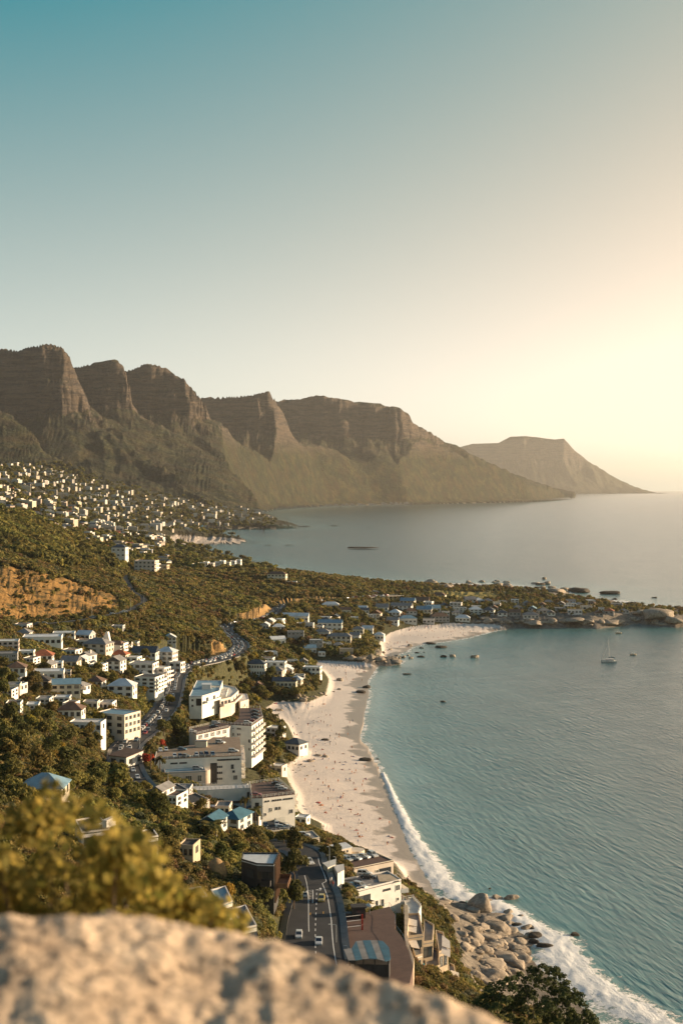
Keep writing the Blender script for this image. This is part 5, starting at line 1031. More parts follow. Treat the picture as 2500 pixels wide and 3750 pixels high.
terrace('lowest terraced flat with two small cream awnings above a pool', [(1640,3530),(1662,3540),(1672,3590),(1648,3600)], 27.5, 21, 'sandstone', 'roof_grey', [([(1649,3552),(1679,3562),(1680,3580),(1650,3570)], 29.4), ([(1650,3572),(1680,3582),(1682,3600),(1652,3588)], 29.2)], ww=[(2, [.5], 1.0, 1.4, 2.2)])
terrace('white sea villa with sun terrace and red parasols below the two storey block', [(1476,3296),(1512,3290),(1542,3322),(1530,3356),(1494,3352)], 40, 31, 'white', 'pale', ww=[(2, [.5], 1.0, 1.4, 2.0), (3, [.3, .7], 1.2, 1.6, 2.2)]).rail([0, 1, 2], 1.0, 1.2)
for k, (px, z, lab) in enumerate((([(1515,3508),(1540,3506),(1560,3542),(1548,3556),(1524,3550)], 36.2, 'upper turquoise swimming pool beside the forecourt wall'), ([(1655,3592),(1682,3598),(1696,3618),(1672,3624)], 23.0, 'lower turquoise swimming pool above the rocks'))):
    pl = [P(a, b, z)[:2] for a, b in px]; FOOT.append(pl); c = pl[0]; e = empty('swimming_pool', (*c, z - 3)); tag(e, lab, 'swimming pool'); loc = ccw([(p[0] - c[0], p[1] - c[1]) for p in pl]); MB().prism([(a * 1.12 - .2, b * 1.12 - .2) for a, b in loc], 0, 2.85).obj('basin', M['sandstone'], e); MB().prism(loc, 2.86, 2.95).obj('water', M['pool'], e)
pl = [(1480,3310),(1492,3316),(1496,3360),(1490,3420),(1500,3470),(1516,3510),(1510,3560),(1502,3540),(1488,3470),(1480,3430)]; q = [P(a, b, 46)[:2] for a, b in pl]; FOOT.append(q); o = MB().prism(ccw(q), 30, 46).obj('retaining_wall', M['sandstone']); tag(o, 'tan concrete wall and path between the forecourt and the terraced flats', 'wall')
# ================================================================== houses on the slopes
for a in (
 (154,2366,128,16,15,8,'flat','white','roof_white','broad white flat roofed villa below the ochre hill',1,7,3),
 (234,2338,72,14,10,8,'flat','white','roof_white','smaller white villa behind the broad white one',1,4,2),
 (30,2380,70,22,10,10,'flat','cream','roof_white','cream flat roofed house at the left edge under the upper road',2,4,2),
 (25,2426,70,24,10,10,'flat','greywall','roof_grey','grey flat roofed house cut by the left edge of the view',2,3,2),
 (345,2394,85,28,11,-15,'hip','cream','roof_grey','cream house with grey hipped roof beside the leaning white tower',2,3,3),
 (155,2422,66,16,9,5,'hip','white','roof_red','white house with bright orange red hipped roof, the leftmost red roof',1,4,2),
 (432,2420,55,18,8,-10,'hip','cream','roof_red','cream house with red tiled roof and pale chimney below the tower',1,3,2),
 (308,2424,40,18,8,-20,'gable','white','roof_grey','little white gabled cottage with chimney among dark trees',1,2,1),
 (525,2412,82,14,11,-5,'gable','pale','roof_slate','long low house with slate blue roof above the coast road',1,6,2),
 (602,2440,58,42,9,-15,'hip','white','roof_white','tall white house with pointed roof turret beside the coast road',3,3,3),
 (515,2470,85,30,12,-8,'flat','white','roof_grey','white flat roofed house with grey roof below slate roofed one',2,4,3),
 (415,2470,50,40,9,-12,'gable','white','roof_grey','tall white gabled house left of the grey roofed block',3,2,2),
 (530,2548,75,46,12,-15,'flat','white','roof_tar','white apartment house with black roof and sunlit balcony rows',4,3,3),
 (440,2558,85,36,10,-4,'hip','white','roof_white','white two storey house with pale pyramid roof and dark windows',2,3,2),
 (576,2512,52,52,8,-20,'flat','white','pale','narrow white terraced house stacked beside the coast road',4,2,3),
 (640,2464,45,30,6,-20,'flat','white','pale','low white roadside house with blank garden walls',2,2,2),
 (178,2494,100,20,11,8,'flat','white','roof_white','white house with pale curved roof above the pool house',1,4,2),
 (142,2520,68,22,9,5,'hip','cream','roof_tar','cream house with black hipped roof left of the blue roofed villa',1,3,2),
 (228,2550,120,34,11,10,'mono','cream','roof_blue','cream villa with sloping pale blue roof and wide terraces',2,5,3),
 (255,2634,80,28,9,0,'hip','white','roof_brown','white house with brown hipped roof half hidden in trees',1,4,2),
 (402,2694,118,60,12,-25,'flat','cream','roof_blue','cream box building with blue flat roof standing at the road',3,3,4),
 (312,2682,108,26,8,-5,'flat','white','pale','row of low white garages left of the cream box building',1,6,1),
 (432,2808,72,30,10,-30,'mono','pale','roof_brown','pale house with brown lean-to roof at the inside of road curve',1,2,2),
 (150,2938,140,28,9,0,'hip','cream','roof_blue','cream house with blue grey roof in the scrub above the bush',1,5,2),
 (680,3146,52,22,6,-10,'flat','sandstone','roof_tar','small tan hut with black flat roof and white fascia',1,3,1),
 (838,3046,70,40,9,-20,'hip','pale','roof_teal','pale house with bright teal roof and two arched windows',2,2,2),
 (762,3054,60,34,8,-15,'gable','pale','roof_teal','house with teal gabled roof behind the big palm',2,2,2),
 (906,3012,82,18,9,-18,'hip','white','roof_slate','white house with dark slate hipped roof between two tall palms',1,3,2),
 (977,3014,50,20,6,-12,'flat','white','roof_white','white garden room with flat white roof and glass doors',1,3,1),
 (1066,2754,62,24,9,-30,'hip','white','roof_slate','white beach house with slate roof standing right at the sand',1,4,2),
 (935,2476,62,36,9,-8,'hip','white','roof_slate','white two storey colonial house with columned verandas',2,7,2),
 (1005,2458,70,26,8,-8,'flat','white','roof_white','white cube house with flat roof right of the colonial house',2,3,2),
 (1008,2478,46,12,8,-8,'hip','cream','roof_grey','low cream bungalow with grey pyramid roof under the cube house',1,3,1),
 (1140,2480,58,28,8,-10,'flat','white','roof_white','white villa on the point above the second beach',2,4,2),
 (1040,2520,80,18,8,-5,'gable','cream','roof_slate','long cream bungalow with slate roof above the boulders',1,6,1),
 (1080,2278,88,14,9,-5,'gable','white','roof_white','long white bungalow with hipped ends beside the winding road',1,7,1),
 (1116,2306,56,18,9,-5,'flat','pale','roof_grey','pale flat roofed bungalow below the long white one',1,4,1),
 (1210,2232,55,14,9,0,'hip','pale','roof_white','pale hipped bungalow just under the road',1,4,1),
 (1260,2253,45,14,8,0,'gable','cream','roof_brown','cream cottage with sunlit orange brown roof',1,3,1),
 (1207,2314,80,26,9,-5,'gable','white','roof_blue','white house with pale blue roof in the middle of wooded slope',2,5,2),
 (1178,2336,50,16,9,-5,'hip','pale','roof_grey','pale hipped house left below the blue roofed one',1,3,1),
 (1240,2360,80,22,9,-5,'hip','cream','roof_grey','wide cream house above the second beach',2,5,1),
 (1082,2350,55,26,8,0,'flat','greywall','roof_grey','grey two storey flat house in the dark trees',2,4,1),
 (1020,2364,50,10,8,20,'gable','white','roof_white','low white shed with slanted white roof on the slope',1,3,1),
 (1297,2350,34,18,8,-10,'gable','white','roof_grey','narrow white gabled house above the second beach',1,2,1),
 (1345,2324,36,18,8,-5,'gable','white','roof_white','white cottage with white roof left of the far beach',1,2,1),
 (1386,2346,34,16,8,-10,'hip','white','roof_white','white pyramid roofed cottage nearest the far beach',1,3,1),
 (1310,2328,36,16,8,-5,'hip','cream','roof_grey','cream cottage between two white ones above the rocks',1,3,1),
 (1157,2378,44,24,8,0,'flat','greywall','roof_white','dark veranda house with white railings among trees',2,3,1),
 (1137,2400,40,18,8,10,'gable','pale','roof_blue','small house with pale blue tin roof low on the slope',1,3,1),
 (1268,2402,46,20,7,0,'flat','sandstone','roof_grey','tan flat house on the wall above second beach',1,3,1),
 (987,2412,55,18,8,15,'flat','white','roof_white','white flat house below the S bend',1,4,1),
 (1178,2408,24,12,5,0,'flat','white','roof_white','tiny white cabin beside the blue tin roof',1,2,1),
 (1012,2129,62,20,10,-10,'hip','cream','roof_brown','sunlit villa with brown roof on top of the green ridge',2,5,2),
 (1063,2142,42,8,5,-5,'flat','white','pale','long white garden wall pavilion right of the ridge villa',1,4,1),
 (95,2408,52,16,8,6,'flat','white','roof_white','white flat roofed house between the grey and red roofed ones',1,3,2),
 (252,2444,56,18,8,-6,'gable','cream','roof_grey','cream gabled house left of the little white cottage',1,3,1),
 (352,2462,48,20,8,-10,'flat','white','pale','white flat roofed house below the gabled cottage',2,3,2),
 (60,2474,60,18,9,8,'hip','white','roof_brown','white house with brown roof at the left below grey houses',1,3,2),
 (345,2520,54,18,8,-5,'hip','pale','roof_brown','pale house with low brown roof left of the pyramid roof',1,3,1),
 (330,2596,50,16,7,0,'flat','cream','roof_grey','cream flat roofed house right of the brown hipped roof',1,3,1),
 (480,2436,44,20,8,-12,'flat','white','pale','white balcony house behind the slate roofed one',2,2,2),
 (200,2452,50,18,8,6,'flat','white','roof_white','white cube house right of the red roof',2,3,1),
 (40,2540,60,20,9,8,'flat','cream','roof_grey','cream house half hidden at the left edge below',1,3,1),
 (1000,2700,50,26,8,-20,'flat','white','pale','white beach apartment between tower and beach house',2,3,2),
 (1010,2835,44,22,7,-20,'flat','cream','pale','cream garden cottage behind the rubble stones',1,2,1),
 (1100,3020,40,16,6,-15,'flat','white','roof_white','white boathouse at the back of the sand',1,2,1),
 (434,2062,48,46,12,-10,'hip','white','roof_slate','tall white house with dark roof at the near end of town',3,3,2),
 (530,2096,72,34,14,-12,'flat','cream','roof_grey','cream block with wide balconies below the tall white house',3,5,2),
 (596,2098,30,22,9,-12,'flat','sandstone','pale','sunlit tan house at the road into town',2,2,2)):
    kw = dict(balcony=('balcon' in a[9] or 'terrace' in a[9]), chimney='chimney' in a[9]); house(a[0], a[1], a[2] * 1.1, a[3] * 1.22, *a[4:10], rows=a[10], cols=a[11], side=a[12], style='d' if a[7] != 'greywall' else 'f', **kw)
x, y, z = G1(392, 2392); e = empty('tower_house', (x, y, z), R(-12)); tag(e, 'leaning white tower wall with sloping top above the red roofs', 'tower')   # white sail-shaped tower
k = y / FPX; b = MB(); b.add([(-13*k, -1.2, -4), (18*k, -1.2, -4), (16*k, -1.2, 34*k), (6*k, -1.2, 78*k), (-1*k, -1.2, 78*k), (-18*k, -1.2, 44*k)] + [(-13*k, 1.2, -4), (18*k, 1.2, -4), (16*k, 1.2, 34*k), (6*k, 1.2, 78*k), (-1*k, 1.2, 78*k), (-18*k, 1.2, 44*k)], [(0,1,2,3,4,5), (11,10,9,8,7,6)] + [(i, 6 + i, 6 + (i + 1) % 6, (i + 1) % 6) for i in range(6)]); b.obj('wall', M['white'], e)
meshobj('window', window_mesh(1.0, .9, 'd'), e, (-6*k, -1.22, 50*k)); meshobj('window', window_mesh(.9, .8, 'd'), e, (6*k, -1.22, 34*k)); MB().box(3*k, 50*k, 1.25, 9, -4, 30*k).obj('wing', M['white'], e)
for i in range(3): o = MB().box(52*k, 52*k + 1.6, 1.25, 9, (4 + 12*i)*k, (6 + 12*i)*k).obj('balcony', M['white'], e); MB().box(52*k + 1.5, 52*k + 1.6, 1.25, 9, (6.2 + 12*i)*k, (12 + 12*i)*k).obj('balustrade', M['white'], o); meshobj('window', window_mesh(2.2, 1.6, 'd'), e, (50.2*k, 4, (6 + 9*i)*k), R(90))
MB().add([(1*k, .9, 30*k), (54*k, .9, 30*k), (54*k, 9.3, 30*k), (1*k, 9.3, 30*k), (14*k, 5, 44*k), (42*k, 5, 44*k)], [(0, 1, 5, 4), (1, 2, 5), (2, 3, 4, 5), (3, 0, 4)]).obj('roof', M['roof_brown'], e); FOOTC.append((x, y, 6))
# ---- dark modern houses near the bush and the road, traced roofs
def zroof(px, h): q = G1(sum(p[0] for p in px) / len(px), sum(p[1] for p in px) / len(px), h); return q[2] + h
for nm, lab, px, h, wl_, rf, ex in (
 ('house', 'modern house with dark blue flat roof and white chimney wall behind the bush', [(276,3006),(366,2992),(404,3040),(300,3052)], 5, 'white', 'roof_slate', 1),
 ('house', 'modern house with dark roof deck and white end wall, right of the bush', [(372,3084),(432,3074),(472,3134),(404,3144)], 5, 'white', 'roof_slate', 1),
 ('house', 'dark stone house with pale flat roof beside the coast road', [(889,3126),(1020,3127),(1003,3168),(940,3166),(884,3150)], 8, 'charcoal', 'roof_white', 2),
 ('house', 'low house with glassy blue flat roof near the boulder', [(772,3262),(826,3248),(852,3302),(806,3320)], 4, 'pale', 'roof_blue', 0),
 ('house', 'low dark roofed house between the bush and glassy roof', [(664,3262),(735,3250),(760,3285),(690,3296)], 4, 'greywall', 'roof_tar', 0),
 ('house', 'grey roofed house with long skylights just above the boulder', [(850,3330),(900,3318),(940,3392),(890,3404)], 4, 'pale', 'roof_grey', 0),
 ('house', 'low house with dark flat roof in front of the teal roofs', [(520,3046),(560,3036),(580,3064),(530,3072)], 4, 'white', 'roof_tar', 0),
 ('garden_room', 'green tinted flat roof of a garden room beside the bush', [(470,3158),(534,3154),(536,3176),(480,3190)], 3.5, 'pale', 'roof_blue', 0)):
    zt = zroof(px, h); B = Bld(nm, lab, px, zt, zt - h - 1, wl_, rf, .3, 'house'); n = len(px)
    if ex == 1: B.box('chimney_wall', px[2][0] - 4, px[2][1] - 12, 1.0, 3.6, 1.7, -20, 'white'); B.box('roof_strip', (px[1][0] + px[2][0]) / 2 - 6, (px[1][1] + px[2][1]) / 2, .9, 6.5, .18, -28, 'pale'); B.wins(1, [.3, .7], 1, 1.8, 2.2, 'd')
    if ex == 2:
        B.row(2, 2, .1, .9, 1.4, 2.0, 1.8, 'd').row(2, 2, .1, .9, 4.6, 2.0, 1.8, 'd'); B.wins(3, [.4], 1.5, 2.2, 1.8, 'd'); B.slab(2, .15, .7, 4.2, 1.6, mat='charcoal')
        b = MB(); a0, d0, n0, L0 = B.edge(1)
        for q in range(7): p = a0 + d0 * (L0 * (q + .5) / 7) + n0 * .25; MB().beam((p.x, p.y, .5), (p.x, p.y, B.H + .4), .35, .5).obj('slat', M['timber'], B.e)
        o = B.slab(1, .1, .9, 5.2, 3.0, mat='timber')
    else: B.row(2, 3, .08, .92, .9, 1.6, 1.6, 'd'); B.wins(1, [.5], 1.0, 2.0, 1.8, 'd')
x, y, z = G1(792, 3212); e = empty('thatched_hut', (x, y, z), .3); tag(e, 'round thatched roof hut like a haystack in the garden', 'hut'); FOOTC.append((x, y, 2.6)); b = MB()
b.tube([(0, 0, -1), (0, 0, .6), (0, 0, 1.8), (0, 0, 3.0), (0, 0, 3.9), (0, 0, 4.3)], [2.2, 2.35, 2.25, 1.8, 1.0, .15], 18); b.obj('roof', M['thatch'], e, smooth=True); MB().box(-.5, .5, -2.45, -2.2, -.9, 1.0).obj('door', M['timber'], e)
_ord = ['1st', '2nd', '3rd'] + ['%dth' % i for i in range(4, 40)]
# ---- white row on the far side of the ridge
for i in range(9):
    px = 712 + i * 20; house(px, 2088 - i * 1.2, 18, 20 + (i % 3) * 3, 12, -6, 'flat', 'white' if i % 3 else 'cream', 'pale', 'white house over the ridge, %s from the left of nine' % _ord[i], rows=2, cols=2, side=2, group='white terrace over the ridge', style='d')
# ---- the low headland: rows of cottages
HB = [(40,150,290,340),(175,255,315,350),(235,305,308,345),(255,350,360,400),(310,355,305,330),(350,410,290,325),(380,440,318,345),(380,455,362,400),(455,520,310,355),(520,580,315,360),(600,650,335,365),(660,720,335,370),(735,815,345,380),(815,875,332,350),(670,710,278,305),(600,650,285,305),(740,780,290,312),(815,850,298,320),(900,955,318,345),(965,1040,335,360),(910,950,298,315),(985,1020,295,318),(1040,1095,312,335),(1125,1155,320,345),(1155,1205,325,358),(1110,1150,345,370),(1190,1250,300,320),(1250,1285,335,355),(430,490,270,295),(480,530,280,300),(530,575,280,298),(250,325,245,270),(90,165,275,300),(170,240,272,300),(20,80,380,410),(90,180,375,410),(210,270,388,412),(-35,30,312,340),(1070,1110,280,300),(690,730,318,335),(560,600,318,338),(760,800,322,340),(860,900,345,365),(1010,1050,300,318),(30,90,340,365),(120,180,335,362),(-60,-10,350,372)]
_rows = {'front row above the far beach': [], 'middle row of the headland': [], 'back row of the headland': []}
for h_ in HB: _rows['front row above the far beach' if h_[3] > 343 else 'middle row of the headland' if h_[3] > 315 else 'back row of the headland'].append(h_)
_ord = ['1st', '2nd', '3rd'] + ['%dth' % i for i in range(4, 40)]
for rw, lst in _rows.items():
    for i, (x0, x1, y0, y1) in enumerate(sorted(lst)):
        r_ = random.Random(x0 * 7 + y0); rf = r_.choice(['gable', 'hip', 'gable', 'hip', 'flat']); wl_ = r_.choice(['white', 'white', 'cream', 'pale', 'pale', 'greywall']); rm = r_.choice(['roof_grey', 'roof_white', 'roof_slate', 'roof_grey', 'roof_blue', 'roof_brown']); px = 1400 + (x0 + x1) / 2 / 1.4255; py = 2000 + y1 / 1.4255
        if (x0, y0) == (1155, 325): rm = 'roof_red'
        w = (x1 - x0) / 1.4255; hh = (y1 - y0) / 1.4255 * (.75 if rf == 'flat' else .52)
        house(px, py, w, hh, 9 + r_.random() * 3, r_.uniform(-14, 10), rf, wl_, rm, '%s %s cottage, %s from left in %s' % ({'white': 'white', 'cream': 'cream', 'pale': 'pale grey', 'greywall': 'dark grey'}[wl_], {'gable': 'gabled', 'hip': 'hip roofed', 'flat': 'flat roofed'}[rf], _ord[i], rw), rows=2 if hh > 14 else 1, cols=max(2, int(w / 13)), side=1, group='cottages on the headland', style='d')
def infill():
    r = np.random.default_rng(77); got = 0
    for x0, y0, x1, y1, n, wm in ((0, 2290, 640, 2640, 26, 44), (960, 2225, 1400, 2410, 16, 34), (1450, 2205, 2250, 2275, 12, 30), (560, 2870, 900, 3080, 5, 46), (860, 2420, 1180, 2540, 8, 38)):
        px = r.uniform(x0, x1, 160); py = r.uniform(y0, y1, 160); q = G(px, py); c = 0
        for p, a, b in zip(q, px, py):
            X, Y = np.array([p[0]]), np.array([p[1]]); cx = np.array([p[1] + 5.0])
            if c >= n or not free(X, cx, 5.0)[0] or seg_dist(X, cx, ROAD)[0] < 14 or seg_dist(X, cx, UPROAD)[0] < 12 or gsample(GBD, X, cx)[0] < 14 or gsample(GSD, X, cx)[0] < 30 or inside(X, cx, OCHRE)[0] or inside(X, cx, LAWN)[0]: continue
            c += 1; wl_ = ('white', 'white', 'cream', 'pale')[int(r.integers(4))]; rf = ('flat', 'hip', 'gable', 'flat')[int(r.integers(4))]; rm = ('roof_grey', 'roof_white', 'roof_slate', 'roof_brown')[int(r.integers(4))]; lab = 'small %s %s house beside %s' % (wl_, {'flat': 'flat roofed', 'hip': 'hip roofed', 'gable': 'gabled'}[rf], near_mark(p[0], p[1], 8))
            house(a, b, wm * r.uniform(.8, 1.3), wm * r.uniform(.30, .5), 8, r.uniform(-20, 10), rf, wl_, rm, lab, rows=1 + (r.random() < .5), cols=3, side=2, style='d', group='small houses between the larger ones')
infill()
# ---- the far town round the bay: each house a thing, built from a few shapes
def town_shapes():
    for q, c in (('white', (.50, .465, .41)), ('cream', (.44, .37, .28)), ('pale', (.33, .30, .26))): M['town_' + q] = simple('town_' + q, c, .8, .1, .3, objvar=.22)
    out = []
    for k, (w, d, h, rf, wl_, rm) in enumerate(((15, 11, 6.5, 'flat', 'white', 'roof_white'), (18, 12, 7, 'flat', 'cream', 'roof_grey'), (13, 10, 5, 'hip', 'white', 'roof_grey'), (14, 10, 5.5, 'hip', 'cream', 'roof_slate'), (16, 11, 9, 'flat', 'white', 'pale'), (12, 9, 4.5, 'gable', 'pale', 'roof_red'), (22, 12, 10, 'flat', 'cream', 'roof_white'), (13, 10, 5, 'gable', 'white', 'roof_slate'))):
        b = MB().box(-w/2, w/2, -d/2, d/2, -6, h)
        if rf == 'flat': b.box(-w/2 + 2, w/4, -d/2 + 2, d/2 - 1, h + .01, h + 2.6)
        wm = b.mesh('house', M['town_' + wl_]); rm_ = (MB().box(-w/2 - .3, w/2 + .3, -d/2 - .3, d/2 + .3, h + .005 if rf != 'flat' else h - .25, h + .25) if rf == 'flat' else gable_mesh(w, d, h + .01, 2.4, .5, 'x', 0 if rf == 'gable' else d / 2 * .98)).mesh('roof', M[rm])
        ws = [(-w/2 + w * (c + .5) / 3, r_ * 3.0 + 1.0) for r_ in range(max(1, int(h / 3))) for c in range(3)]
        out.append((wm, rm_, window_mesh(w / 3 * .6, 1.5, 'd'), [(x, -d/2 - .03, z) for x, z in ws][:6], w, d, h))
    return out
def build_town():
    T = town_shapes(); r = np.random.default_rng(31)
    poly = [(-60,1712),(60,1702),(150,1712),(260,1735),(340,1765),(430,1800),(560,1822),(700,1832),(830,1850),(930,1866),(985,1884),(990,1900),(930,1918),(860,1930),(780,1934),(700,1946),(650,1975),(590,1996),(560,2020),(600,2040),(640,2056),(600,2074),(560,2060),(480,2050),(420,2060),(330,2075),(250,2050),(230,2010),(215,1960),(170,1905),(60,1880),(-60,1890)]
    n = 4600; px = r.uniform(-60, 1000, n); py = r.uniform(1700, 2080, n); m = inside(px, py, poly); px, py = px[m], py[m]; dens = pnoise(px / 45, py / 22) + .25 * r.normal(size=len(px)); o = dens > -.18; px, py = px[o], py[o]
    q = G(px, py); ok = (q[:, 1] > 1750) & (q[:, 1] < 5600) & (q[:, 2] > 4); sa = gsample(GSA, q[:, 0], q[:, 1]); sd = gsample(GSD, q[:, 0], q[:, 1]); ok &= (sa < .3) & (sd > 12); q = q[ok]
    du = seg_dist(q[:, 0], q[:, 1], UPROAD); q = q[du > 12]
    got = []; 
    for p in q:
        if all((p[0] - g[0]) ** 2 + ((p[1] - g[1]) * .5) ** 2 > 16 ** 2 for g in got) and free(np.array([p[0]]), np.array([p[1]]), 5.0)[0]: got.append(p)
    r.shuffle(got); got = sorted(got[:470], key=lambda p: p[1]); V = MB()
    for i, p in enumerate(got):
        k = int(r.integers(len(T))); wm, rm, wi, ws, w, d, h = T[k]; rz = r.uniform(-.5, .3); s = r.uniform(.75, 1.2); FOOTC.append((p[0], p[1], 8))
        loc = (float(p[0]), float(p[1]), float(p[2] - drop(p[0], p[1])))
        if i < 190:
            o = meshobj('house', wm, None, loc, rz, (s, s, s * .78)); near = p[1] < 2600
            side = 'left' if p[0] / p[1] < -.19 else 'middle' if p[0] / p[1] < -.13 else 'right'; zone = ('on the %s of bayside town, close to the ridge' if near else 'on the %s of bayside town, halfway up' if p[1] < 3600 else 'on the %s of bayside town, farthest back') % side
            tag(o, '%s house %s' % ({0: 'white flat roofed', 1: 'cream flat roofed', 2: 'white hip roofed', 3: 'cream slate roofed', 4: 'white three storey', 5: 'pale red roofed', 6: 'long cream', 7: 'white gabled'}[k], zone), 'house', 'houses of the bayside town')
            meshobj('roof', rm, o)
            if i < 110:
                for wx in ws: meshobj('window', wi, o, wx)
        else:
            c, sn = math.cos(rz), math.sin(rz); w2, d2 = w * s / 2, d * s / 2; pl = [(loc[0] + c * a - sn * b, loc[1] + sn * a + c * b) for a, b in ((-w2, -d2), (w2, -d2), (w2, d2), (-w2, d2))]; V.mi = i % 3; V.prism(pl, loc[2] - 5, loc[2] + h * s); V.mi = 3 + i % 2; V.prism(pl, loc[2] + h * s + .02, loc[2] + h * s + .7)
    if V.v: tag(V.obj('distant_houses', [M['town_cream'], M['town_white'], M['town_pale'], M['roof_grey'], M['roof_white']]), 'distant tiny white houses at the top of bayside town', kind='stuff')
    print('town', len(got))
build_town()
# ================================================================== cars
def car_paint(name, col):
    m, nt, b = mat_nodes(name); b.inputs['Base Color'].default_value = (*col, 1); b.inputs['Roughness'].default_value = .35; b.inputs['Metallic'].default_value = .0; b.inputs['Coat Weight'].default_value = .5; b.inputs['Coat Roughness'].default_value = .15
    c = ramp(nt, noise_n(nt, .8, 4, .6, geo_pos(nt)), [(.3, tuple(v * .85 for v in col)), (.7, col)]); nt.links.new(c, b.inputs['Base Color']); return m
PAINT = {k: car_paint('car_' + k, c) for k, c in dict(white=(.62, .61, .58), silver=(.38, .40, .41), grey=(.14, .15, .155), black=(.022, .023, .026), blue=(.05, .12, .19), red=(.30, .03, .025), yellow=(.48, .36, .10)).items()}
M['tyre'] = simple('tyre', (.02, .02, .02), .9); M['rim'] = simple('rim', (.35, .35, .36), .4); M['lamp_glass'] = simple('lamp_glass', (.7, .68, .6), .15); M['tail_glass'] = simple('tail_glass', (.35, .03, .02), .3)
SHAPES = {  # length, half width, bonnet, waist, roof height, cabin (rear foot, rear top, front top, front foot)
 'hatchback': (3.7, .79, .80, .84, 1.38, (-1.72, -1.45, .10, .85)), 'estate': (4.3, .84, .86, .92, 1.55, (-2.0, -1.85, .25, 1.0)), 'pickup': (4.7, .84, .90, .94, 1.58, (-.55, -.40, .55, 1.15)), 'saloon': (4.2, .81, .80, .86, 1.34, (-1.55, -.95, .25, 1.05))}
_cm = {}
def car_meshes(sh, col):
    key = (sh, col)
    if key in _cm: return _cm[key]
    L, W, hb, hw, hr, (a0, a1, a2, a3) = SHAPES[sh]; x0, x1 = -L/2, L/2; b = MB()
    prof = [(x0 + .08, .22), (x1 - .06, .22), (x1, .45), (x1 - .05, .62), (x1 - .35, hb - .08), (a3 + .05, hb + .04), (a0 + .02, hw), (x0 + .06, hw - .02), (x0, .6)]
    if sh == 'pickup': prof[7] = (x0 + .05, hw - .02); 
    n = len(prof); rings = []
    for y, k in ((-W, .90), (-W * .93, 1.0), (W * .93, 1.0), (W, .90)): rings.append([(x * (.985 if abs(y) == W else 1), y, .22 + (z - .22) * k if z > .5 else z) for x, z in prof])
    V = [p for r in rings for p in r]; F = [tuple(range(n)), tuple(range(4 * n - 1, 3 * n - 1, -1))]
    for j in range(3):
        for i in range(n): F.append((j*n + i, (j+1)*n + i, (j+1)*n + (i+1) % n, j*n + (i+1) % n))
    b.add(V, F)
    w0, w1 = W * .90, W * .74
    b.box(a1, a2, -w1 - .02, w1 + .02, hr - .05, hr)                               # roof skin
    for s in (-1, 1):
        for p, q in (((a0, w0), (a1, w1)), ((a3, w0), (a2, w1)), (((a0 + a3) / 2, w0), ((a1 + a2) / 2, w1))): b.beam((p[0], s * p[1], hw - .06), (q[0], s * q[1], hr - .03), .10, .09)
    if sh == 'pickup': b.box(x0 + .12, a0 - .1, -W * .8, W * .8, hw - .02, hw + .01)
    body = b.mesh('car', PAINT[col])
    g = MB().add([(a0, -w0 + .03, hw - .08), (a3, -w0 + .03, hw - .08), (a3, w0 - .03, hw - .08), (a0, w0 - .03, hw - .08), (a1, -w1 + .02, hr - .06), (a2, -w1 + .02, hr - .06), (a2, w1 - .02, hr - .06), (a1, w1 - .02, hr - .06)], [(0, 1, 5, 4), (1, 2, 6, 5), (2, 3, 7, 6), (3, 0, 4, 7), (4, 5, 6, 7)]).mesh('windows', M['glass'])
    wheel = MB(); wheel.tube([(0, -.09, 0), (0, .09, 0)], .30, 12); wheel.mi = 1; wheel.tube([(0, -.10, 0), (0, .10, 0)], .17, 8); wm = wheel.mesh('wheel', M['tyre'], M['rim'])
    hl = MB().box(-.05, .04, -.17, .17, -.07, .07).mesh('headlight', M['lamp_glass']); tl = MB().box(-.04, .04, -.12, .12, -.1, .1).mesh('tail_light', M['tail_glass'])
    # the same car as one mesh, for the far queue
    f = MB(); f.v, f.f, f.m = list(b.v), list(b.f), list(b.m); f.mi = 1; f.add([v.co for v in g.vertices], [tuple(p.vertices) for p in g.polygons]); f.mi = 2
    for sx in (-1, 1):
        for sy in (-1, 1): f.tube([(sx * L * .31, sy * (W - .12), .30), (sx * L * .31, sy * (W + .01), .30)], .30, 8)
    far = f.mesh('car', PAINT[col], M['glass'], M['tyre'])
    _cm[key] = (body, g, wm, hl, tl, far); return _cm[key]
def car(x, y, z, head, sh, col, label, group=None, parts=True, pitch=0.0):
    body, g, wm, hl, tl, far = car_meshes(sh, col); L, W, hb = SHAPES[sh][:3]
    o = meshobj('car', body if parts else far, None, (x, y, z), head, .96); tag(o, label, 'car', group)
    if parts:
        meshobj('windows', g, o)
        for sx in (-1, 1):
            for sy in (-1, 1): meshobj('wheel', wm, o, (sx * L * .31, sy * (W - .07), .30))
        for sy in (-1, 1): meshobj('headlight', hl, o, (L / 2 - .04, sy * W * .68, .60)); meshobj('tail_light', tl, o, (-L / 2 + .01, sy * W * .78, .68))
    return o
def car_px(px, py, z, deg, sh, col, label, **k): x, y, _ = P(px, py, z); return car(x, y, z + .01, R(deg), sh, col, label, **k)
rz_ = {}
for px, py, dg, sh, col, lab in ((1129,3162,-65,'pickup','white','white pickup coming round the bend of the coast road'),(1116,3282,92,'hatchback','white','white hatchback driving away past the hatched island'),(1177,3298,-92,'hatchback','yellow','yellow taxi coming towards the camera'),(1094,3432,-90,'hatchback','white','white car stopped low on the road beside the boulder'),(1167,3455,-90,'saloon','white','white saloon lowest on the road beside the edge line')):
    q = min(ROAD, key=lambda r_: abs(r_[1] - (150 - 49.5) * FPX / (py - EYE))); car_px(px, py, q[2] + .01, dg, sh, col, lab)
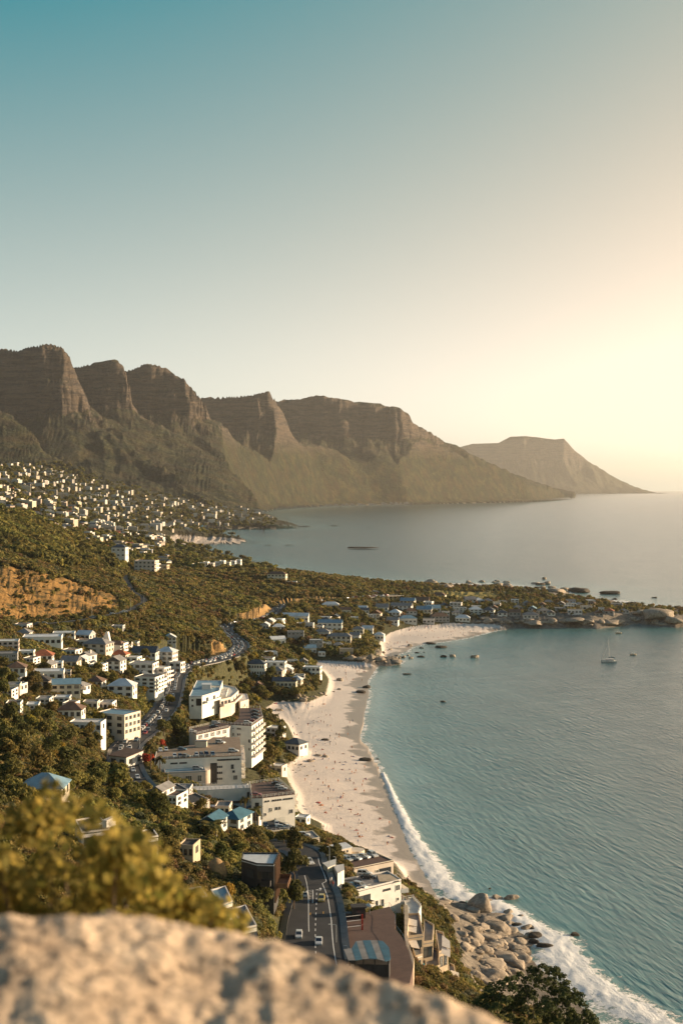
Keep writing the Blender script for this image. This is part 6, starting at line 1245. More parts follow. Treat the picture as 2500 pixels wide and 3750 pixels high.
for px, py, z, dg, sh, col, lab in (
 (1271,3152,42,-52,'hatchback','silver','silver hatchback, leftmost car on the brown parking deck'),(1300,3148,42,-35,'saloon','white','white saloon second from left on the brown parking deck'),(1331,3142,42,-35,'saloon','white','white saloon third from left on the brown parking deck'),(1364,3136,42,-60,'estate','white','white estate car rightmost on the brown parking deck'),(1236,3164,46,-10,'hatchback','red','red car half hidden under trees beside the parking deck'),
 (1335,3205,46.05,-8,'estate','white','white estate car at the back of the roof parking'),(1348,3216,46.05,-8,'saloon','black','black saloon on the roof parking of the two storey block'),(1318,3250,46.05,-40,'estate','silver','silver car at the front rail of the roof parking'),(1292,3250,46.05,-40,'saloon','blue','dark blue car in shade at the front rail of roof parking'),
 (1113,3062,31.05,-5,'estate','white','white estate car alone on the garage roof above the sand'),(1013,3022,33.05,-80,'hatchback','white','white hatchback in the middle of the tarred terrace'),(1030,3034,33.05,-10,'saloon','silver','silver car at the rail of the tarred terrace'),(1058,3034,33.05,-10,'saloon','white','white car half behind the wall of the tarred terrace'),(972,3026,33.05,-80,'hatchback','black','black car at the shaded end of the tarred terrace'),
 (1014,2874,37.05,-12,'saloon','black','black car at the far edge of the railed brown roof'),(1024,2885,37.05,-6,'hatchback','white','white hatchback between black and white cars on railed roof'),(1035,2892,37.05,-4,'hatchback','white','white hatchback nearest the beach on the railed brown roof'),(938,2914,37.05,0,'saloon','red','dark red car behind the railing of the brown roof'),
 (807,2722,44.05,-25,'estate','white','white boat trailer vehicle on the tan roof'),(855,2754,44.05,-5,'estate','white','white off-roader alone on the tan roof parking'),(588,2752,44.05,-80,'hatchback','white','white car leftmost at the back of the tan deck'),(609,2750,44.05,-80,'hatchback','white','second white car at the back of the tan deck'),(668,2748,44.05,-10,'hatchback','blue','blue car by the wall of the tan deck'),
 (640,2772,44.05,-80,'hatchback','white','white car in the front row of the tan deck'),(660,2772,44.05,-80,'hatchback','black','black car left in the front row of the tan deck'),(680,2772,44.05,-20,'saloon','grey','grey car half hidden by the front rail'),(720,2768,44.05,-80,'hatchback','silver','silver car in the front row of the tan deck'),(738,2767,44.05,-80,'hatchback','black','black car right in the front row of the tan deck'),(756,2766,44.05,-80,'estate','black','black off-roader in the front row of the tan deck'),(779,2766,44.05,-80,'hatchback','blue','pale blue round car at the end of the front row'),
 (637,2804,40.05,10,'hatchback','black','black hatchback on the blue grey annexe deck'),(664,2804,40.05,5,'hatchback','white','white hatchback beside the black one on the annexe deck'),(724,2818,40.05,0,'estate','silver','silver estate car at the corner of the annexe deck'),
 (934,2608,41.05,-20,'saloon','black','black car uppermost on the tower roof'),(936,2620,41.05,-20,'saloon','black','second black car on the tower roof'),(936,2632,41.05,-15,'saloon','grey','grey car third on the tower roof'),(928,2644,41.05,-12,'hatchback','red','dark red car on the tower roof'),(908,2651,41.05,-8,'estate','white','white car at the front edge of the tower roof'),(782,2664,41.05,15,'saloon','black','black car parked along the ramp wing'),(706,2682,41.05,20,'hatchback','white','white car at the low end of the ramp wing'),
 (790,2652,41.05,15,'estate','silver','silver car behind the ramp wing rail')):
    car_px(px, py, z, dg, sh, col, lab)
# ---- the queue on the coast road, both kerbs parked full
def queue():
    r = random.Random(4); cols = ['white'] * 8 + ['silver'] * 3 + ['grey', 'black', 'blue', 'red']; s = s_at(545); n = 0
    lanes = [(-1.75, 5.6, 1), (1.75, 6.6, -1), (-4.35, 5.4, 1), (4.35, 5.4, -1)]
    for off, gap, dr in lanes:
        s = s_at(548) + r.random() * 4
        while s < _rs[-1] - 20 and n < 260:
            p, d, nr = rpoint(s); Y = p[1]; s += gap * r.uniform(.95, 1.25) + (r.random() < .12) * 7
            if abs(off) > 4 and (Y < 800 or r.random() < .10): 
                if not (off > 0 and Y < 640): continue
            if off == 1.75 and r.random() < (.55 if Y < 900 else .35): continue
            if off == -1.75 and Y < 640 and r.random() < .5: continue
            if r.random() < .05: continue
            if Y > 1100 and abs(off) < 2 and r.random() < .5: continue
            c = r.choice(cols); x, y = p[:2] + nr * off; far = Y > 760; hd = math.atan2(d[1], d[0]) + (0 if dr > 0 else math.pi); n += 1
            zone = 'below the cream box building' if Y < 700 else 'before the S bend' if Y < 930 else 'inside the S bend' if Y < 1200 else 'towards the headland'
            car(float(x), float(y), float(p[2] + .02), hd, r.choice(['hatchback', 'hatchback', 'saloon', 'estate']), c, '%s car %s nearest %s' % (c, 'parked at the kerb' if abs(off) > 4 else 'in the slow queue', near_mark(float(x), float(y), 6)), 'cars along the coast road', parts=Y < 700)
queue()
r_ = random.Random(9)
for i, (px, py) in enumerate([(40,2291),(75,2290),(110,2287),(135,2286),(165,2285),(335,2265),(345,2262),(448,2243),(458,2241),(412,2250)]):
    z = 63.5 - max(0, px - 100) * .008; car_px(px, py, z, r_.choice([10, 190]), 'hatchback', r_.choice(['white', 'white', 'silver', 'grey']), '%s car parked on the upper road' % _ord[i], group='cars on the upper road', parts=False)
for i in range(46):                                        # car park before the headland
    px = r_.uniform(1285, 1420); py = 2168 + r_.random() * 22; x, y, z = G1(px, py); c_ = r_.choice(['white', 'white', 'silver', 'grey', 'black', 'red']); car(x, y, z + .25, r_.choice([.3, 1.9, -1.2]), 'hatchback', c_, '%s car in the %s of the crowded car park before the headland' % (c_, 'left part' if px < 1330 else 'middle' if px < 1375 else 'right part'), 'cars in the headland car park', parts=False)
for i in range(26):
    px = r_.uniform(1880, 1990) if i < 12 else r_.uniform(1500, 1600); py = 2228 + r_.random() * 8; x, y, z = G1(px, py); c_ = r_.choice(['white', 'white', 'silver', 'grey']); car(x, y, z + .3, r_.choice([.1, 3.2]), 'hatchback', c_, '%s car in the lane beside %s' % (c_, near_mark(x, y, 9)), 'cars among the headland cottages', parts=False)
# ================================================================== boulders
def boulder_mesh(seed, flat=.7, jag=.22):
    r = np.random.default_rng(seed); bm = bmesh.new(); bmesh.ops.create_icosphere(bm, subdivisions=3, radius=1.0); off = r.uniform(0, 50, 3)
    pl = [(Vector(r.normal(size=3)).normalized(), r.uniform(.52, .82)) for _ in range(13)]
    for v in bm.verts:
        p = v.co.copy()
        for nrm, d in pl:
            t = p.dot(nrm)
            if t > d: p -= nrm * (t - d) * .97
        a = np.array([p.x * 1.3 + off[0], p.y * 1.3 + off[1] + p.z]); s = 1 + jag * float(fbm(np.array([a[0]]), np.array([a[1]]), 3)[0]); v.co = Vector((p.x * s, p.y * s, p.z * s * flat))
    for f in bm.faces: f.smooth = True
    me = bpy.data.meshes.new('boulder'); bm.to_mesh(me); bm.free(); me.materials.append(M['granite']); return me
BOULD = [boulder_mesh(300 + k, (.6, .75, .5, .9)[k % 4]) for k in range(8)]
M['granite_wet'] = granite('granite_wet', .17)
BOULDW = []
for m_ in BOULD[:4]: q = m_.copy(); q.materials.clear(); q.materials.append(M['granite_wet']); BOULDW.append(q)
_bn = [0]
def boulder(px, py, wpx, label, group=None, wet=False, z=None, asp=1.0, rz=None, k=None, sink=.25, dep=0):
    x, y, gz_ = G1(px, py) if z is None else P(px, py, z); s = wpx * y / FPX / 2; _bn[0] += 1; k = _bn[0] if k is None else k; lib = BOULDW if wet else BOULD
    o = meshobj('boulder', lib[k % len(lib)], None, (x, y, gz_ + s * .05), (0 if dep else random.uniform(0, 6.28)) if rz is None else rz, (s, s * (dep or random.uniform(.8, 1.1)), s * asp * random.uniform(.85, 1.1))); tag(o, label or 'granite stone beside %s' % near_mark(x, y, 11), 'boulder', group or 'shore boulders'); (LAND_MARKS.append((x, y, label)) if label else None); return o
def build_boulders():
    r = random.Random(17)
    Z = lambda x, y: (1400 + x / 1.4255, 3100 + y / 1.4255)          # the pile at the lower right
    big = [(505,325,105,1.15,'tall square topped boulder highest in the rock pile'),(440,385,75,.8,'rounded boulder left below the tall square one'),(585,440,100,.85,'broad pale boulder in the middle of the rock pile'),(500,440,60,.8,'round boulder left of the broad pale one'),(555,400,100,.5,'long flat boulder under the tall square one'),(640,590,105,.8,'large smooth boulder low in the rock pile'),(475,480,70,.8,'leaning boulder at the left of the rock pile'),(600,520,60,.7,'boulder in the lower middle of the pile'),(660,445,60,.7,'boulder right of the broad pale one'),(590,380,90,.45,'slab boulder right of the tall one'),(720,580,90,.5,'flat slab low on the right of the pile'),(705,620,90,.6,'brown slab above the pine'),(560,620,150,.4,'wide bedrock slab at the foot of the pile'),(300,300,80,.5,'flat boulder at the beach end of the pile'),(330,290,50,.6,'small boulder at the beach end of the pile'),(480,340,70,.5,'slanting slab left of tall boulder'),(540,480,80,.45,'slab in the heart of the pile'),(660,520,70,.6,'boulder near the wet rocks'),(700,540,80,.5,'flat boulder beside the wet rocks'),(520,540,60,.6,'boulder above the wide slab'),(450,700,60,.7,'boulder at the foot of the terraced flats'),(480,760,60,.6,'boulder left of the pine'),(560,680,120,.4,'pale slab just above the pine')]
    for x, y, w, a, lab in big: boulder(*Z(x, y), w / 1.4255 * 1.65, lab, z=None, asp=a)
    for x, y, w, a, lab in ((800,470,95,.8,'dark wet boulder at the tip of the pile'),(845,520,90,.5,'orange brown wet slab lowest at the surf'),(770,425,70,.6,'black wet rock in the surf beside the pile'),(1000,460,55,.7,'lone dark rock standing in the surf'),(350,290,50,.6,'dark rock where the beach meets the pile'),(420,298,55,.5,'dark rock behind the tall boulder'),(660,370,60,.5,'dark wet ledge at the top of pile'),(700,410,60,.5,'ochre stained wet rock on the surf side'),(558,220,22,.7,'tiny white washed rock off the pile'),(790,500,60,.6,'dark rock between the wet boulders')): boulder(*Z(x, y), w / 1.4255, lab, wet=True, z=.3, asp=a)
    for k in range(150):
        x, y = r.gauss(560, 130), r.gauss(520, 130)
        if y < 260 or x > 780 - abs(y - 460) * .3 or x < 280 + (y - 260) * .35: continue
        boulder(*Z(x, y), r.uniform(26, 74), None, 'rock pile stones', asp=r.uniform(.5, .9))
    Q = lambda x, y: (1000 + x / 2.24, 2300 + y / 2.24)             # rocks of the middle beaches
    for x, y, w, a, wt, lab in ((770,490,90,.6,1,'rounded brown boulder at the water line of the near beach'),(715,530,130,.35,1,'flat dark reef below the rounded boulder'),(755,1090,110,.5,1,'dark boulder at the water line, nearest the camera'),(855,1078,34,.6,1,'small dark boulder beside the water line boulder'),(425,922,68,.5,1,'brown boulder in the sand, middle of the beach'),(240,595,90,.9,0,'large pale boulder under the bungalow'),(200,560,90,1.0,0,'tall cream boulder under the bungalow'),(40,680,90,.7,0,'broad cream boulder at the back of the beach'),(545,435,60,1.0,0,'upright boulder between the two beaches'),(1120,150,60,.9,0,'pale upright boulder at the far beach'),(1215,165,50,.6,0,'sloping boulder beside the upright one'),(1380,160,120,.5,1,'dark boulder group in front of the far beach'),(1395,240,56,.9,1,'first of the two rounded boulders standing in the sea'),(1467,235,76,.7,0,'larger rounded boulder standing in the sea'),(1650,243,76,.7,0,'third rounded boulder farther out in the sea'),(1060,245,60,.6,1,'dark rock at the end of the rocky spit'),(1000,285,110,.5,0,'long rock at the tip of the spit'),(880,268,100,.7,0,'pale rock hump on the spit'),(800,255,90,.8,0,'big pale hump rock at the wall'),(720,255,110,.6,0,'sloping slab against the beach wall'),(650,260,100,.6,0,'slab at the foot of the wall'),(590,255,80,.6,0,'left slab under the beach wall'),(1210,240,60,.4,1,'low dark rock off the spit'),(1180,205,50,.4,1,'low dark rock off the far beach'),(1390,608,50,.4,1,'small dark rock awash in the bay'),(1090,380,90,.16,1,'black reef just awash off the second beach'),(1290,128,110,.2,1,'flat dark ledge on the far beach edge'),(370,1045,80,.7,0,'pale boulder by the slate roofed beach house'),(430,1060,70,.6,0,'boulder right of the beach house boulder'),(310,1095,90,.4,0,'flat slab below the beach house')):
        boulder(*Q(x, y), w / 2.24, lab, wet=bool(wt), asp=a)
    for k in range(45):
        x, y = r.choice([(r.gauss(420, 60), r.gauss(520, 28)), (r.gauss(300, 70), r.gauss(575, 15)), (r.uniform(560, 1040), r.gauss(262, 12)), (r.gauss(1150, 60), r.gauss(225, 14)), (r.gauss(820, 60), r.gauss(200, 15))]); boulder(*Q(x, y), r.uniform(8, 22), None, 'beach stones', asp=r.uniform(.6, .9))
    for k in range(26):
        x, y = r.gauss(1090, 30), r.gauss(2795, 22); boulder(x, y, r.uniform(5, 16), None, 'rubble stones', asp=.7)
    W = lambda x, y: (1400 + x / 1.4255, 2000 + y / 1.4255)         # the headland shore
    for x, y, w, a, wt, lab in ((845,172,40,.75,0,'round boulder farthest out beyond the headland'),(822,202,56,.45,1,'low dark rock behind the headland'),(808,218,40,.45,1,'dark rock close behind the headland field'),(1030,238,180,.28,1,'long dark reef off the headland'),(1195,250,130,.3,1,'dark reef off the tip of the headland'),(1210,280,36,.5,1,'small dark rock in the foamy channel'),(1480,320,40,.4,1,'dark rock off the headland tip'),(1540,324,70,.4,1,'dark rock at the right edge beyond the headland'),(1430,370,230,.5,0,'huge pale whaleback boulder at the headland tip'),(1520,395,130,.5,0,'whaleback boulder at the right edge'),(1350,350,120,.5,0,'pale slab behind the whaleback boulders'),(1200,405,140,.35,0,'flat granite shelf under the red roofed cottage'),(1000,400,160,.35,0,'flat granite shelf in the middle of the shore'),(790,415,110,.4,0,'brown rock at the foot of the shore wall'),(580,190,26,.9,0,'upright stone behind the field'),(515,188,34,.7,0,'rounded rock behind the field'),(600,205,80,.5,0,'rock group behind the field'),(260,192,50,.5,0,'rock left behind the field'),(370,205,60,.4,0,'low rock shelf behind the field'),(900,240,140,.3,0,'pale shelf between field and reef'),(650,215,80,.35,0,'pale shelf right behind the field'),(460,195,50,.35,0,'low shelf at the far shore'),(1300,300,100,.2,1,'low dark ledge in the channel'),(1420,270,40,.25,1,'small ledge off the tip')):
        boulder(*W(x, y), w / 1.4255 * 1.05, lab, wet=bool(wt), asp=a)
    for k in range(70):
        x = r.uniform(500, 1560); y = r.gauss(400, 9) if k < 45 else r.gauss(205, 12)
        if k >= 45: x = r.uniform(220, 1000)
        boulder(*W(x, y), r.uniform(16, 50), None, 'headland rocks', asp=r.uniform(.4, .8))
    for px, py, w, lab in ((1330,2010,140,'long low black islet in the far bay'),(1222,1928,34,'first small dark rock in the far bay'),(1350,1932,26,'second small dark rock in the far bay'),(980,1998,30,'thin reef off the town beach'),(1060,1998,40,'second thin reef off the town beach'),(1110,1930,50,'flat reef off the town point'),(1660,1852,22,'tiny rock under the far mountain')): boulder(px, py, w, lab, wet=True, z=.2, asp=.10, dep=.45)
build_boulders()
# ================================================================== people
def body_mesh(pose):
    """one continuous skinned figure, 1.7 m tall when standing"""
    if pose == 'stand': J = dict(p=(0,0,.92), c=(0,0,1.22), n=(0,0,1.45), h=(0,-.02,1.60), hl=(.09,0,.86), kl=(.11,-.02,.48), al=(.12,.02,.06), tl=(.12,-.14,.03), hr=(-.09,0,.86), kr=(-.11,-.03,.48), ar=(-.12,.02,.06), tr=(-.12,-.14,.03), sl=(.18,0,1.38), el=(.25,.02,1.10), wl=(.27,-.08,.86), sr=(-.18,0,1.38), er=(-.25,.02,1.10), wr=(-.27,-.08,.86))
    elif pose == 'walk': J = dict(p=(0,0,.92), c=(0,-.02,1.22), n=(0,-.03,1.45), h=(0,-.06,1.60), hl=(.09,0,.86), kl=(.10,-.18,.50), al=(.11,-.22,.08), tl=(.11,-.36,.06), hr=(-.09,0,.86), kr=(-.10,.06,.48), ar=(-.11,.30,.12), tr=(-.11,.20,.03), sl=(.18,0,1.38), el=(.24,.12,1.12), wl=(.25,.08,.88), sr=(-.18,0,1.38), er=(-.24,-.10,1.12), wr=(-.25,-.24,.94))
    elif pose == 'sit': J = dict(p=(0,0,.12), c=(0,.08,.42), n=(0,.10,.66), h=(0,.07,.82), hl=(.09,-.02,.10), kl=(.12,-.36,.42), al=(.12,-.62,.06), tl=(.12,-.76,.05), hr=(-.09,-.02,.10), kr=(-.13,-.38,.40), ar=(-.13,-.66,.06), tr=(-.13,-.80,.05), sl=(.18,.10,.58), el=(.26,.26,.36), wl=(.26,.32,.08), sr=(-.18,.10,.58), er=(-.26,.24,.36), wr=(-.26,.34,.08))
    else: J = dict(p=(0,0,.12), c=(0,.32,.14), n=(0,.56,.15), h=(0,.73,.18), hl=(.09,-.06,.11), kl=(.11,-.46,.15), al=(.11,-.86,.08), tl=(.12,-.90,.18), hr=(-.09,-.06,.11), kr=(-.13,-.44,.22), ar=(-.12,-.84,.08), tr=(-.13,-.88,.18), sl=(.19,.50,.14), el=(.34,.40,.09), wl=(.30,.62,.09), sr=(-.19,.50,.14), er=(-.36,.34,.09), wr=(-.40,.12,.08))
    ks = list(J); E = [('p','c'),('c','n'),('n','h'),('p','hl'),('hl','kl'),('kl','al'),('al','tl'),('p','hr'),('hr','kr'),('kr','ar'),('ar','tr'),('c','sl'),('sl','el'),('el','wl'),('c','sr'),('sr','er'),('er','wr')]
    rad = dict(p=.145, c=.15, n=.06, h=.105, hl=.10, kl=.065, al=.045, tl=.04, hr=.10, kr=.065, ar=.045, tr=.04, sl=.065, el=.045, wl=.04, sr=.065, er=.045, wr=.04)
    me = bpy.data.meshes.new('person'); me.from_pydata([J[k] for k in ks], [(ks.index(a), ks.index(b)) for a, b in E], [])
    o = bpy.data.objects.new('person_shape', me); COL.objects.link(o); md = o.modifiers.new('skin', 'SKIN'); sv = me.skin_vertices[0].data
    for i, k in enumerate(ks): sv[i].radius = (rad[k], rad[k]); sv[i].use_root = k == 'p'
    o.modifiers.new('sub', 'SUBSURF').levels = 1; dg = bpy.context.evaluated_depsgraph_get(); out = bpy.data.meshes.new_from_object(o.evaluated_get(dg)); bpy.data.objects.remove(o); return out, J
M['skin_light'] = simple('skin_light', (.42, .25, .17), .6); M['skin_dark'] = simple('skin_dark', (.16, .085, .05), .6); M['hair'] = simple('hair', (.03, .02, .012), .8)
CLOTH = {k: simple('cloth_' + k, c, .8) for k, c in dict(red=(.45, .05, .04), blue=(.04, .10, .25), black=(.02, .02, .022), white=(.65, .62, .58), orange=(.5, .16, .04)).items()}
def people_shapes():
    out = {}
    for pose in ('stand', 'walk', 'sit', 'lie'):
        base, J = body_mesh(pose); co = np.array([v.co for v in base.vertices])
        for sk in ('skin_light', 'skin_dark'):
            for cl in CLOTH:
                me = base.copy(); me.name = 'person'; me.materials.clear()
                for m in (M[sk], CLOTH[cl], M['hair']): me.materials.append(m)
                H_, Pv, Nk = np.array(J['h']), np.array(J['p']), np.array(J['n'])
                for p in me.polygons:
                    c = np.mean([co[i] for i in p.vertices], axis=0); mi = 0
                    if np.linalg.norm(c - Pv) < .24: mi = 1
                    if cl in ('blue', 'white', 'orange') and np.linalg.norm(c - (Pv + Nk) / 2) < .30: mi = 1
                    up = (H_ - Nk) / np.linalg.norm(H_ - Nk); 
                    if np.dot(c - H_, up) > .015 or (np.linalg.norm(c - H_) < .13 and c[1] - H_[1] > .05 and pose != 'lie'): mi = 2
                    p.material_index = mi; p.use_smooth = True
                out[(pose, sk, cl)] = me
    return out
PEOPLE = people_shapes()
TOWEL = MB().box(-.45, .45, -.95, .95, 0, .03)
towels = [TOWEL.mesh('towel', CLOTH[c]) for c in ('red', 'blue', 'white', 'orange')]
def build_people():
    r = random.Random(12); 
    near = [(r.gauss(c[0], c[2]), r.gauss(c[1], c[3])) for c in ((1140,2610,40,22),(1170,2650,50,20),(1110,2680,40,18),(1200,2690,40,15),(1150,2780,40,20),(1230,2830,50,30),(1190,2890,40,25),(1270,2900,40,30),(1210,2950,30,20),(1300,2960,30,30),(1300,2860,30,30),(1180,2740,40,20),(1250,2780,30,30),(1290,3010,40,40)) for _ in range(10)]
    near += [(1425,3022),(1424,3064),(1434,3070),(1421,3094),(1417,3096),(1240,3062),(1236,3060),(1310,3062),(1316,3066),(1320,3070),(1260,3030),(1490,3220),(1494,3222),(1380,2960),(1390,3000),(1384,2820),(1345,2700),(1395,2640),(1368,2622),(1280,2650)]
    second = [(r.uniform(1150, 1340), r.uniform(2428, 2475)) for _ in range(34)] + [(r.uniform(1230, 1330), r.uniform(2480, 2500)) for _ in range(6)]
    third = [(r.uniform(1430, 1830), 2285 + r.random() * 55) for _ in range(110)] + [(r.uniform(1400, 1500), r.uniform(2350, 2385)) for _ in range(22)]
    i = 0
    for zone, pts in (('near', near), ('second', second), ('far', third)):
        A = np.array(pts); q = G(A[:, 0], A[:, 1]); sa = gsample(GSA, q[:, 0], q[:, 1]); sd = gsample(GSD, q[:, 0], q[:, 1])
        for p, a, s in zip(q, sa, sd):
            if a < .55 or s < -4: continue
            pose = r.choices(['stand', 'walk', 'sit', 'lie'], (4, 3, 4, 2))[0]
            if s < 8 and pose in ('sit', 'lie'): pose = 'walk'
            cl = r.choice(list(CLOTH)); sk = r.choice(['skin_light', 'skin_light', 'skin_dark']); x, y, z = (float(v) for v in p); z = gz1(x, y)
            o = meshobj('person', PEOPLE[(pose, sk, cl)], None, (x, y, z + (.03 if pose in ('sit', 'lie') else 0)), r.uniform(0, 6.28), r.uniform(.95, 1.08))
            tag(o, 'person in %s swimwear %s on the sand nearest %s' % (cl, {'stand': 'standing', 'walk': 'walking', 'sit': 'sitting', 'lie': 'lying'}[pose], near_mark(x, y, 5)), 'person', 'beachgoers')
            if pose in ('sit', 'lie') and r.random() < .6:
                t = meshobj('towel', r.choice(towels), None, (x, y, z + .005), o.rotation_euler.z); tag(t, 'beach towel under person in %s swimwear %s near %s' % (cl, {'sit': 'sitting', 'lie': 'lying'}[pose], near_mark(x, y, 6)), 'towel', 'beach towels')
    for px, py, lab in ((1208,3236,'person in white standing beside the road bend'),(1214,3232,'second person in white beside the road bend'),(1219,3246,'person in red crouching at the block entrance')):
        x, y, z = P(px, py, 49.1); o = meshobj('person', PEOPLE[('stand', 'skin_dark', 'white' if 'white' in lab else 'red')], None, (x, y, 49.05), r.uniform(0, 6)); tag(o, lab, 'person')
    for px, py, col, lab in ((1185,2588,'orange','orange beach umbrella on the upper near beach'),(1008,2586,'red','red beach umbrella beside the big pale boulder'),(1165,2952,'red','red beach umbrella by the lower houses'),(1176,2962,'orange','orange beach umbrella beside the red one'),(1090,2745,'white','white beach umbrella near the slate roofed house'),(1560,2300,'red','red umbrella on the far beach'),(1640,2296,'white','white umbrella on the far beach')):
        x, y, z = G1(px, py); parasol(px, py, z, 1.25, 2.1, CLOTH[col], lab, False)
build_people()
# ================================================================== boats
def catamaran():
    x, y, _ = P(2228, 2424, 0); e = empty('catamaran', (x, y, 0), R(176)); tag(e, 'white catamaran at anchor with bare mast and blue boom cover', 'sailing boat')
    for s in (-1, 1):
        b = MB(); secs = [(-6.2, .55, .9), (-4, .62, 1.0), (0, .7, 1.15), (4, .5, 1.3), (6.3, .05, 1.45)]; V = []; F = []
        for X, w, h in secs: V += [(X, s * 2.6 - w, h), (X, s * 2.6 - w * .7, -.1), (X, s * 2.6, -.35), (X, s * 2.6 + w * .7, -.1), (X, s * 2.6 + w, h)]
        for i in range(4):
            for j in range(5): F.append((i*5 + j, i*5 + (j+1) % 5, (i+1)*5 + (j+1) % 5, (i+1)*5 + j))
        b.add(V, F + [(0, 1, 2, 3, 4)]); o = b.obj('hull', M['white'], e); b = MB()
        for X in (-3, -1.5, 1, 2.6): b.box(X - .4, X + .4, s * 2.6 + s * .62, s * 2.6 + s * .72, .55, .75)
        b.obj('port_lights', M['glass'], o)
    MB().box(-5, 2.6, -2.2, 2.2, .75, 1.15).obj('bridge_deck', M['white'], e); c = MB().prism([(-4, -1.9), (1.6, -1.9), (2.6, -1.0), (2.6, 1.0), (1.6, 1.9), (-4, 1.9)], 1.155, 2.3).obj('cabin', M['white'], e); MB().prism([(-3.8, -1.93), (1.65, -1.93), (2.66, -1.0), (2.66, 1.0), (1.65, 1.93), (-3.8, 1.93)], 1.6, 2.05).obj('cabin_windows', M['glass'], c)
    MB().tube([(.8, 0, 1.1), (.8, 0, 20)], [.13, .08], 6).obj('mast', M['steel'], e); MB().tube([(.6, 0, 3.4), (-5, 0, 3.6)], [.16, .16], 6).obj('boom', M['steel'], e); MB().tube([(.4, 0, 3.75), (-2, 0, 3.95), (-4.8, 0, 3.85)], [.32, .36, .2], 8).obj('sail_cover', M['roof_teal'], e); MB().box(-5.2, -3.4, -2.2, 2.2, 2.9, 3.0).obj('bimini', M['roof_teal'], e)
    for a in ((6.2, 0, 1.4), (-1, 3.1, 1.2), (-1, -3.1, 1.2)): MB().tube([(.8, 0, 19), a], .035, 4).obj('stay', M['steel'], e)
    MB().tube([(.8, 0, 18.4), (6.0, 0, 1.6)], [.09, .14], 6).obj('furled_jib', M['canvas'], e)
catamaran()
for px, py, rz, L, lab in ((2317,2399,10,5.5,'open motor boat right of the catamaran'),(2264,2320,5,6.0,'small boat moored near the headland shore')):
    x, y, _ = P(px, py, 0); e = empty('motor_boat', (x, y, 0), R(rz)); tag(e, lab, 'motor boat', 'motor boats'); V = []; F = []
    for X, w, h in ((-L/2, .9, .7), (0, 1.0, .75), (L*.35, .7, .9), (L/2, .05, 1.05)): V += [(X, -w, h), (X, -w*.6, -.1), (X, 0, -.3), (X, w*.6, -.1), (X, w, h)]
    for i in range(3):
        for j in range(5): F.append((i*5 + j, i*5 + (j+1) % 5, (i+1)*5 + (j+1) % 5, (i+1)*5 + j))
    MB().add(V, F + [(0, 1, 2, 3, 4)]).obj('hull', M['sandstone'], e); MB().box(-.6, .5, -.4, .4, .7, 1.5).obj('console', M['white'], e); MB().box(-L/2 - .3, -L/2, -.25, .25, .2, 1.1).obj('outboard', M['charcoal'], e)
    for k in range(2): o = meshobj('person', PEOPLE[('stand', 'skin_light', 'white')], None, (x + (.9 if k else -1.2), y, .45), 1.0); tag(o, 'person standing in the %s of the %s' % (('stern', 'bow')[k], lab.split(' ', 1)[0] + ' ' + lab.split(' ', 1)[1]), 'person')
# ================================================================== trees one can tell apart
def tree_at(proto, px, py, hpx, label, group=None, base=7.0, **k):
    x, y, z = G1(px, py); s = hpx * y / FPX / base; return tree(proto, x, y, s, label, group, **k)
for i, (px, py, h, lab) in enumerate(((1075,3330,100,'tall dark tree left of the road near the boulder'),(1010,3350,110,'broad round tree left of the road near the boulder'),(960,3320,90,'tree left of the road below the stone house'),(1085,3150,90,'tall dark tree at the inside of the road bend'),(1078,3235,110,'tall slim tree beside the stone house deck'),(1040,3090,62,'tree right behind the stone house'),(985,3085,56,'tree behind the stone house roof'),(930,3090,80,'tree left behind the stone house'),(1195,3140,60,'dark tree right of the road bend'),(1230,3140,50,'hedge-like tree before the parking deck'),(1270,3195,60,'tree between deck and two storey block'),(870,3110,70,'tree near the teal roofed house'),(620,3150,100,'grey green tree behind the bush'),(560,3110,90,'pale flowering tree behind the bush'),(520,2960,80,'round dark tree before the black roofs'),(575,2985,90,'largest round tree before the black roofs'),(470,2930,80,'dark round tree left of the black roofs'),(640,2720,90,'large round tree inside the road curve'),(700,2710,80,'round tree right inside the road curve'),(600,2700,70,'left round tree inside the road curve'),(690,2770,90,'big dark tree left of the tan deck'),(760,2640,90,'dense tree below the blue roofed block'),(830,2620,90,'dense dark tree left of the tower roof'),(790,2600,80,'tree in the court behind the tower'),(1020,2760,60,'golden green tree beside the tower'),(1000,2800,70,'tree between the tower and the beach house'),(1060,2800,50,'round clipped tree beside the beach house'),(1030,2720,60,'tree above the beach house'),(1108,3096,40,'bright tree in front of garage house'),(950,3010,50,'tree by the slate roofed house'))):
    tree_at(TREES[i % 6], px, py, h, lab, sz=1.35 if 'slim' in lab or 'tall' in lab else None)
for px, py, h, lab in ((830,3290,80,'golden leaved tree below the thatched hut'),(1060,3265,36,'orange leaved shrub tree beside the road'),(990,3250,60,'golden tree beside stone house'),(620,2580,60,'golden tree beside the slow queue'),(745,2900,30,'golden tree below the big white block')): tree_at(GOLD[0], px, py, h, lab)
for px, py, h, lab in ((590,2745,30,'red flowering shrub tree at the tan deck wall'),(535,2800,40,'red leaved tree beside the two palms'),(560,2530,26,'red shrub tree at the roadside house')): tree_at(REDT[0], px, py, h, lab, base=3.5)
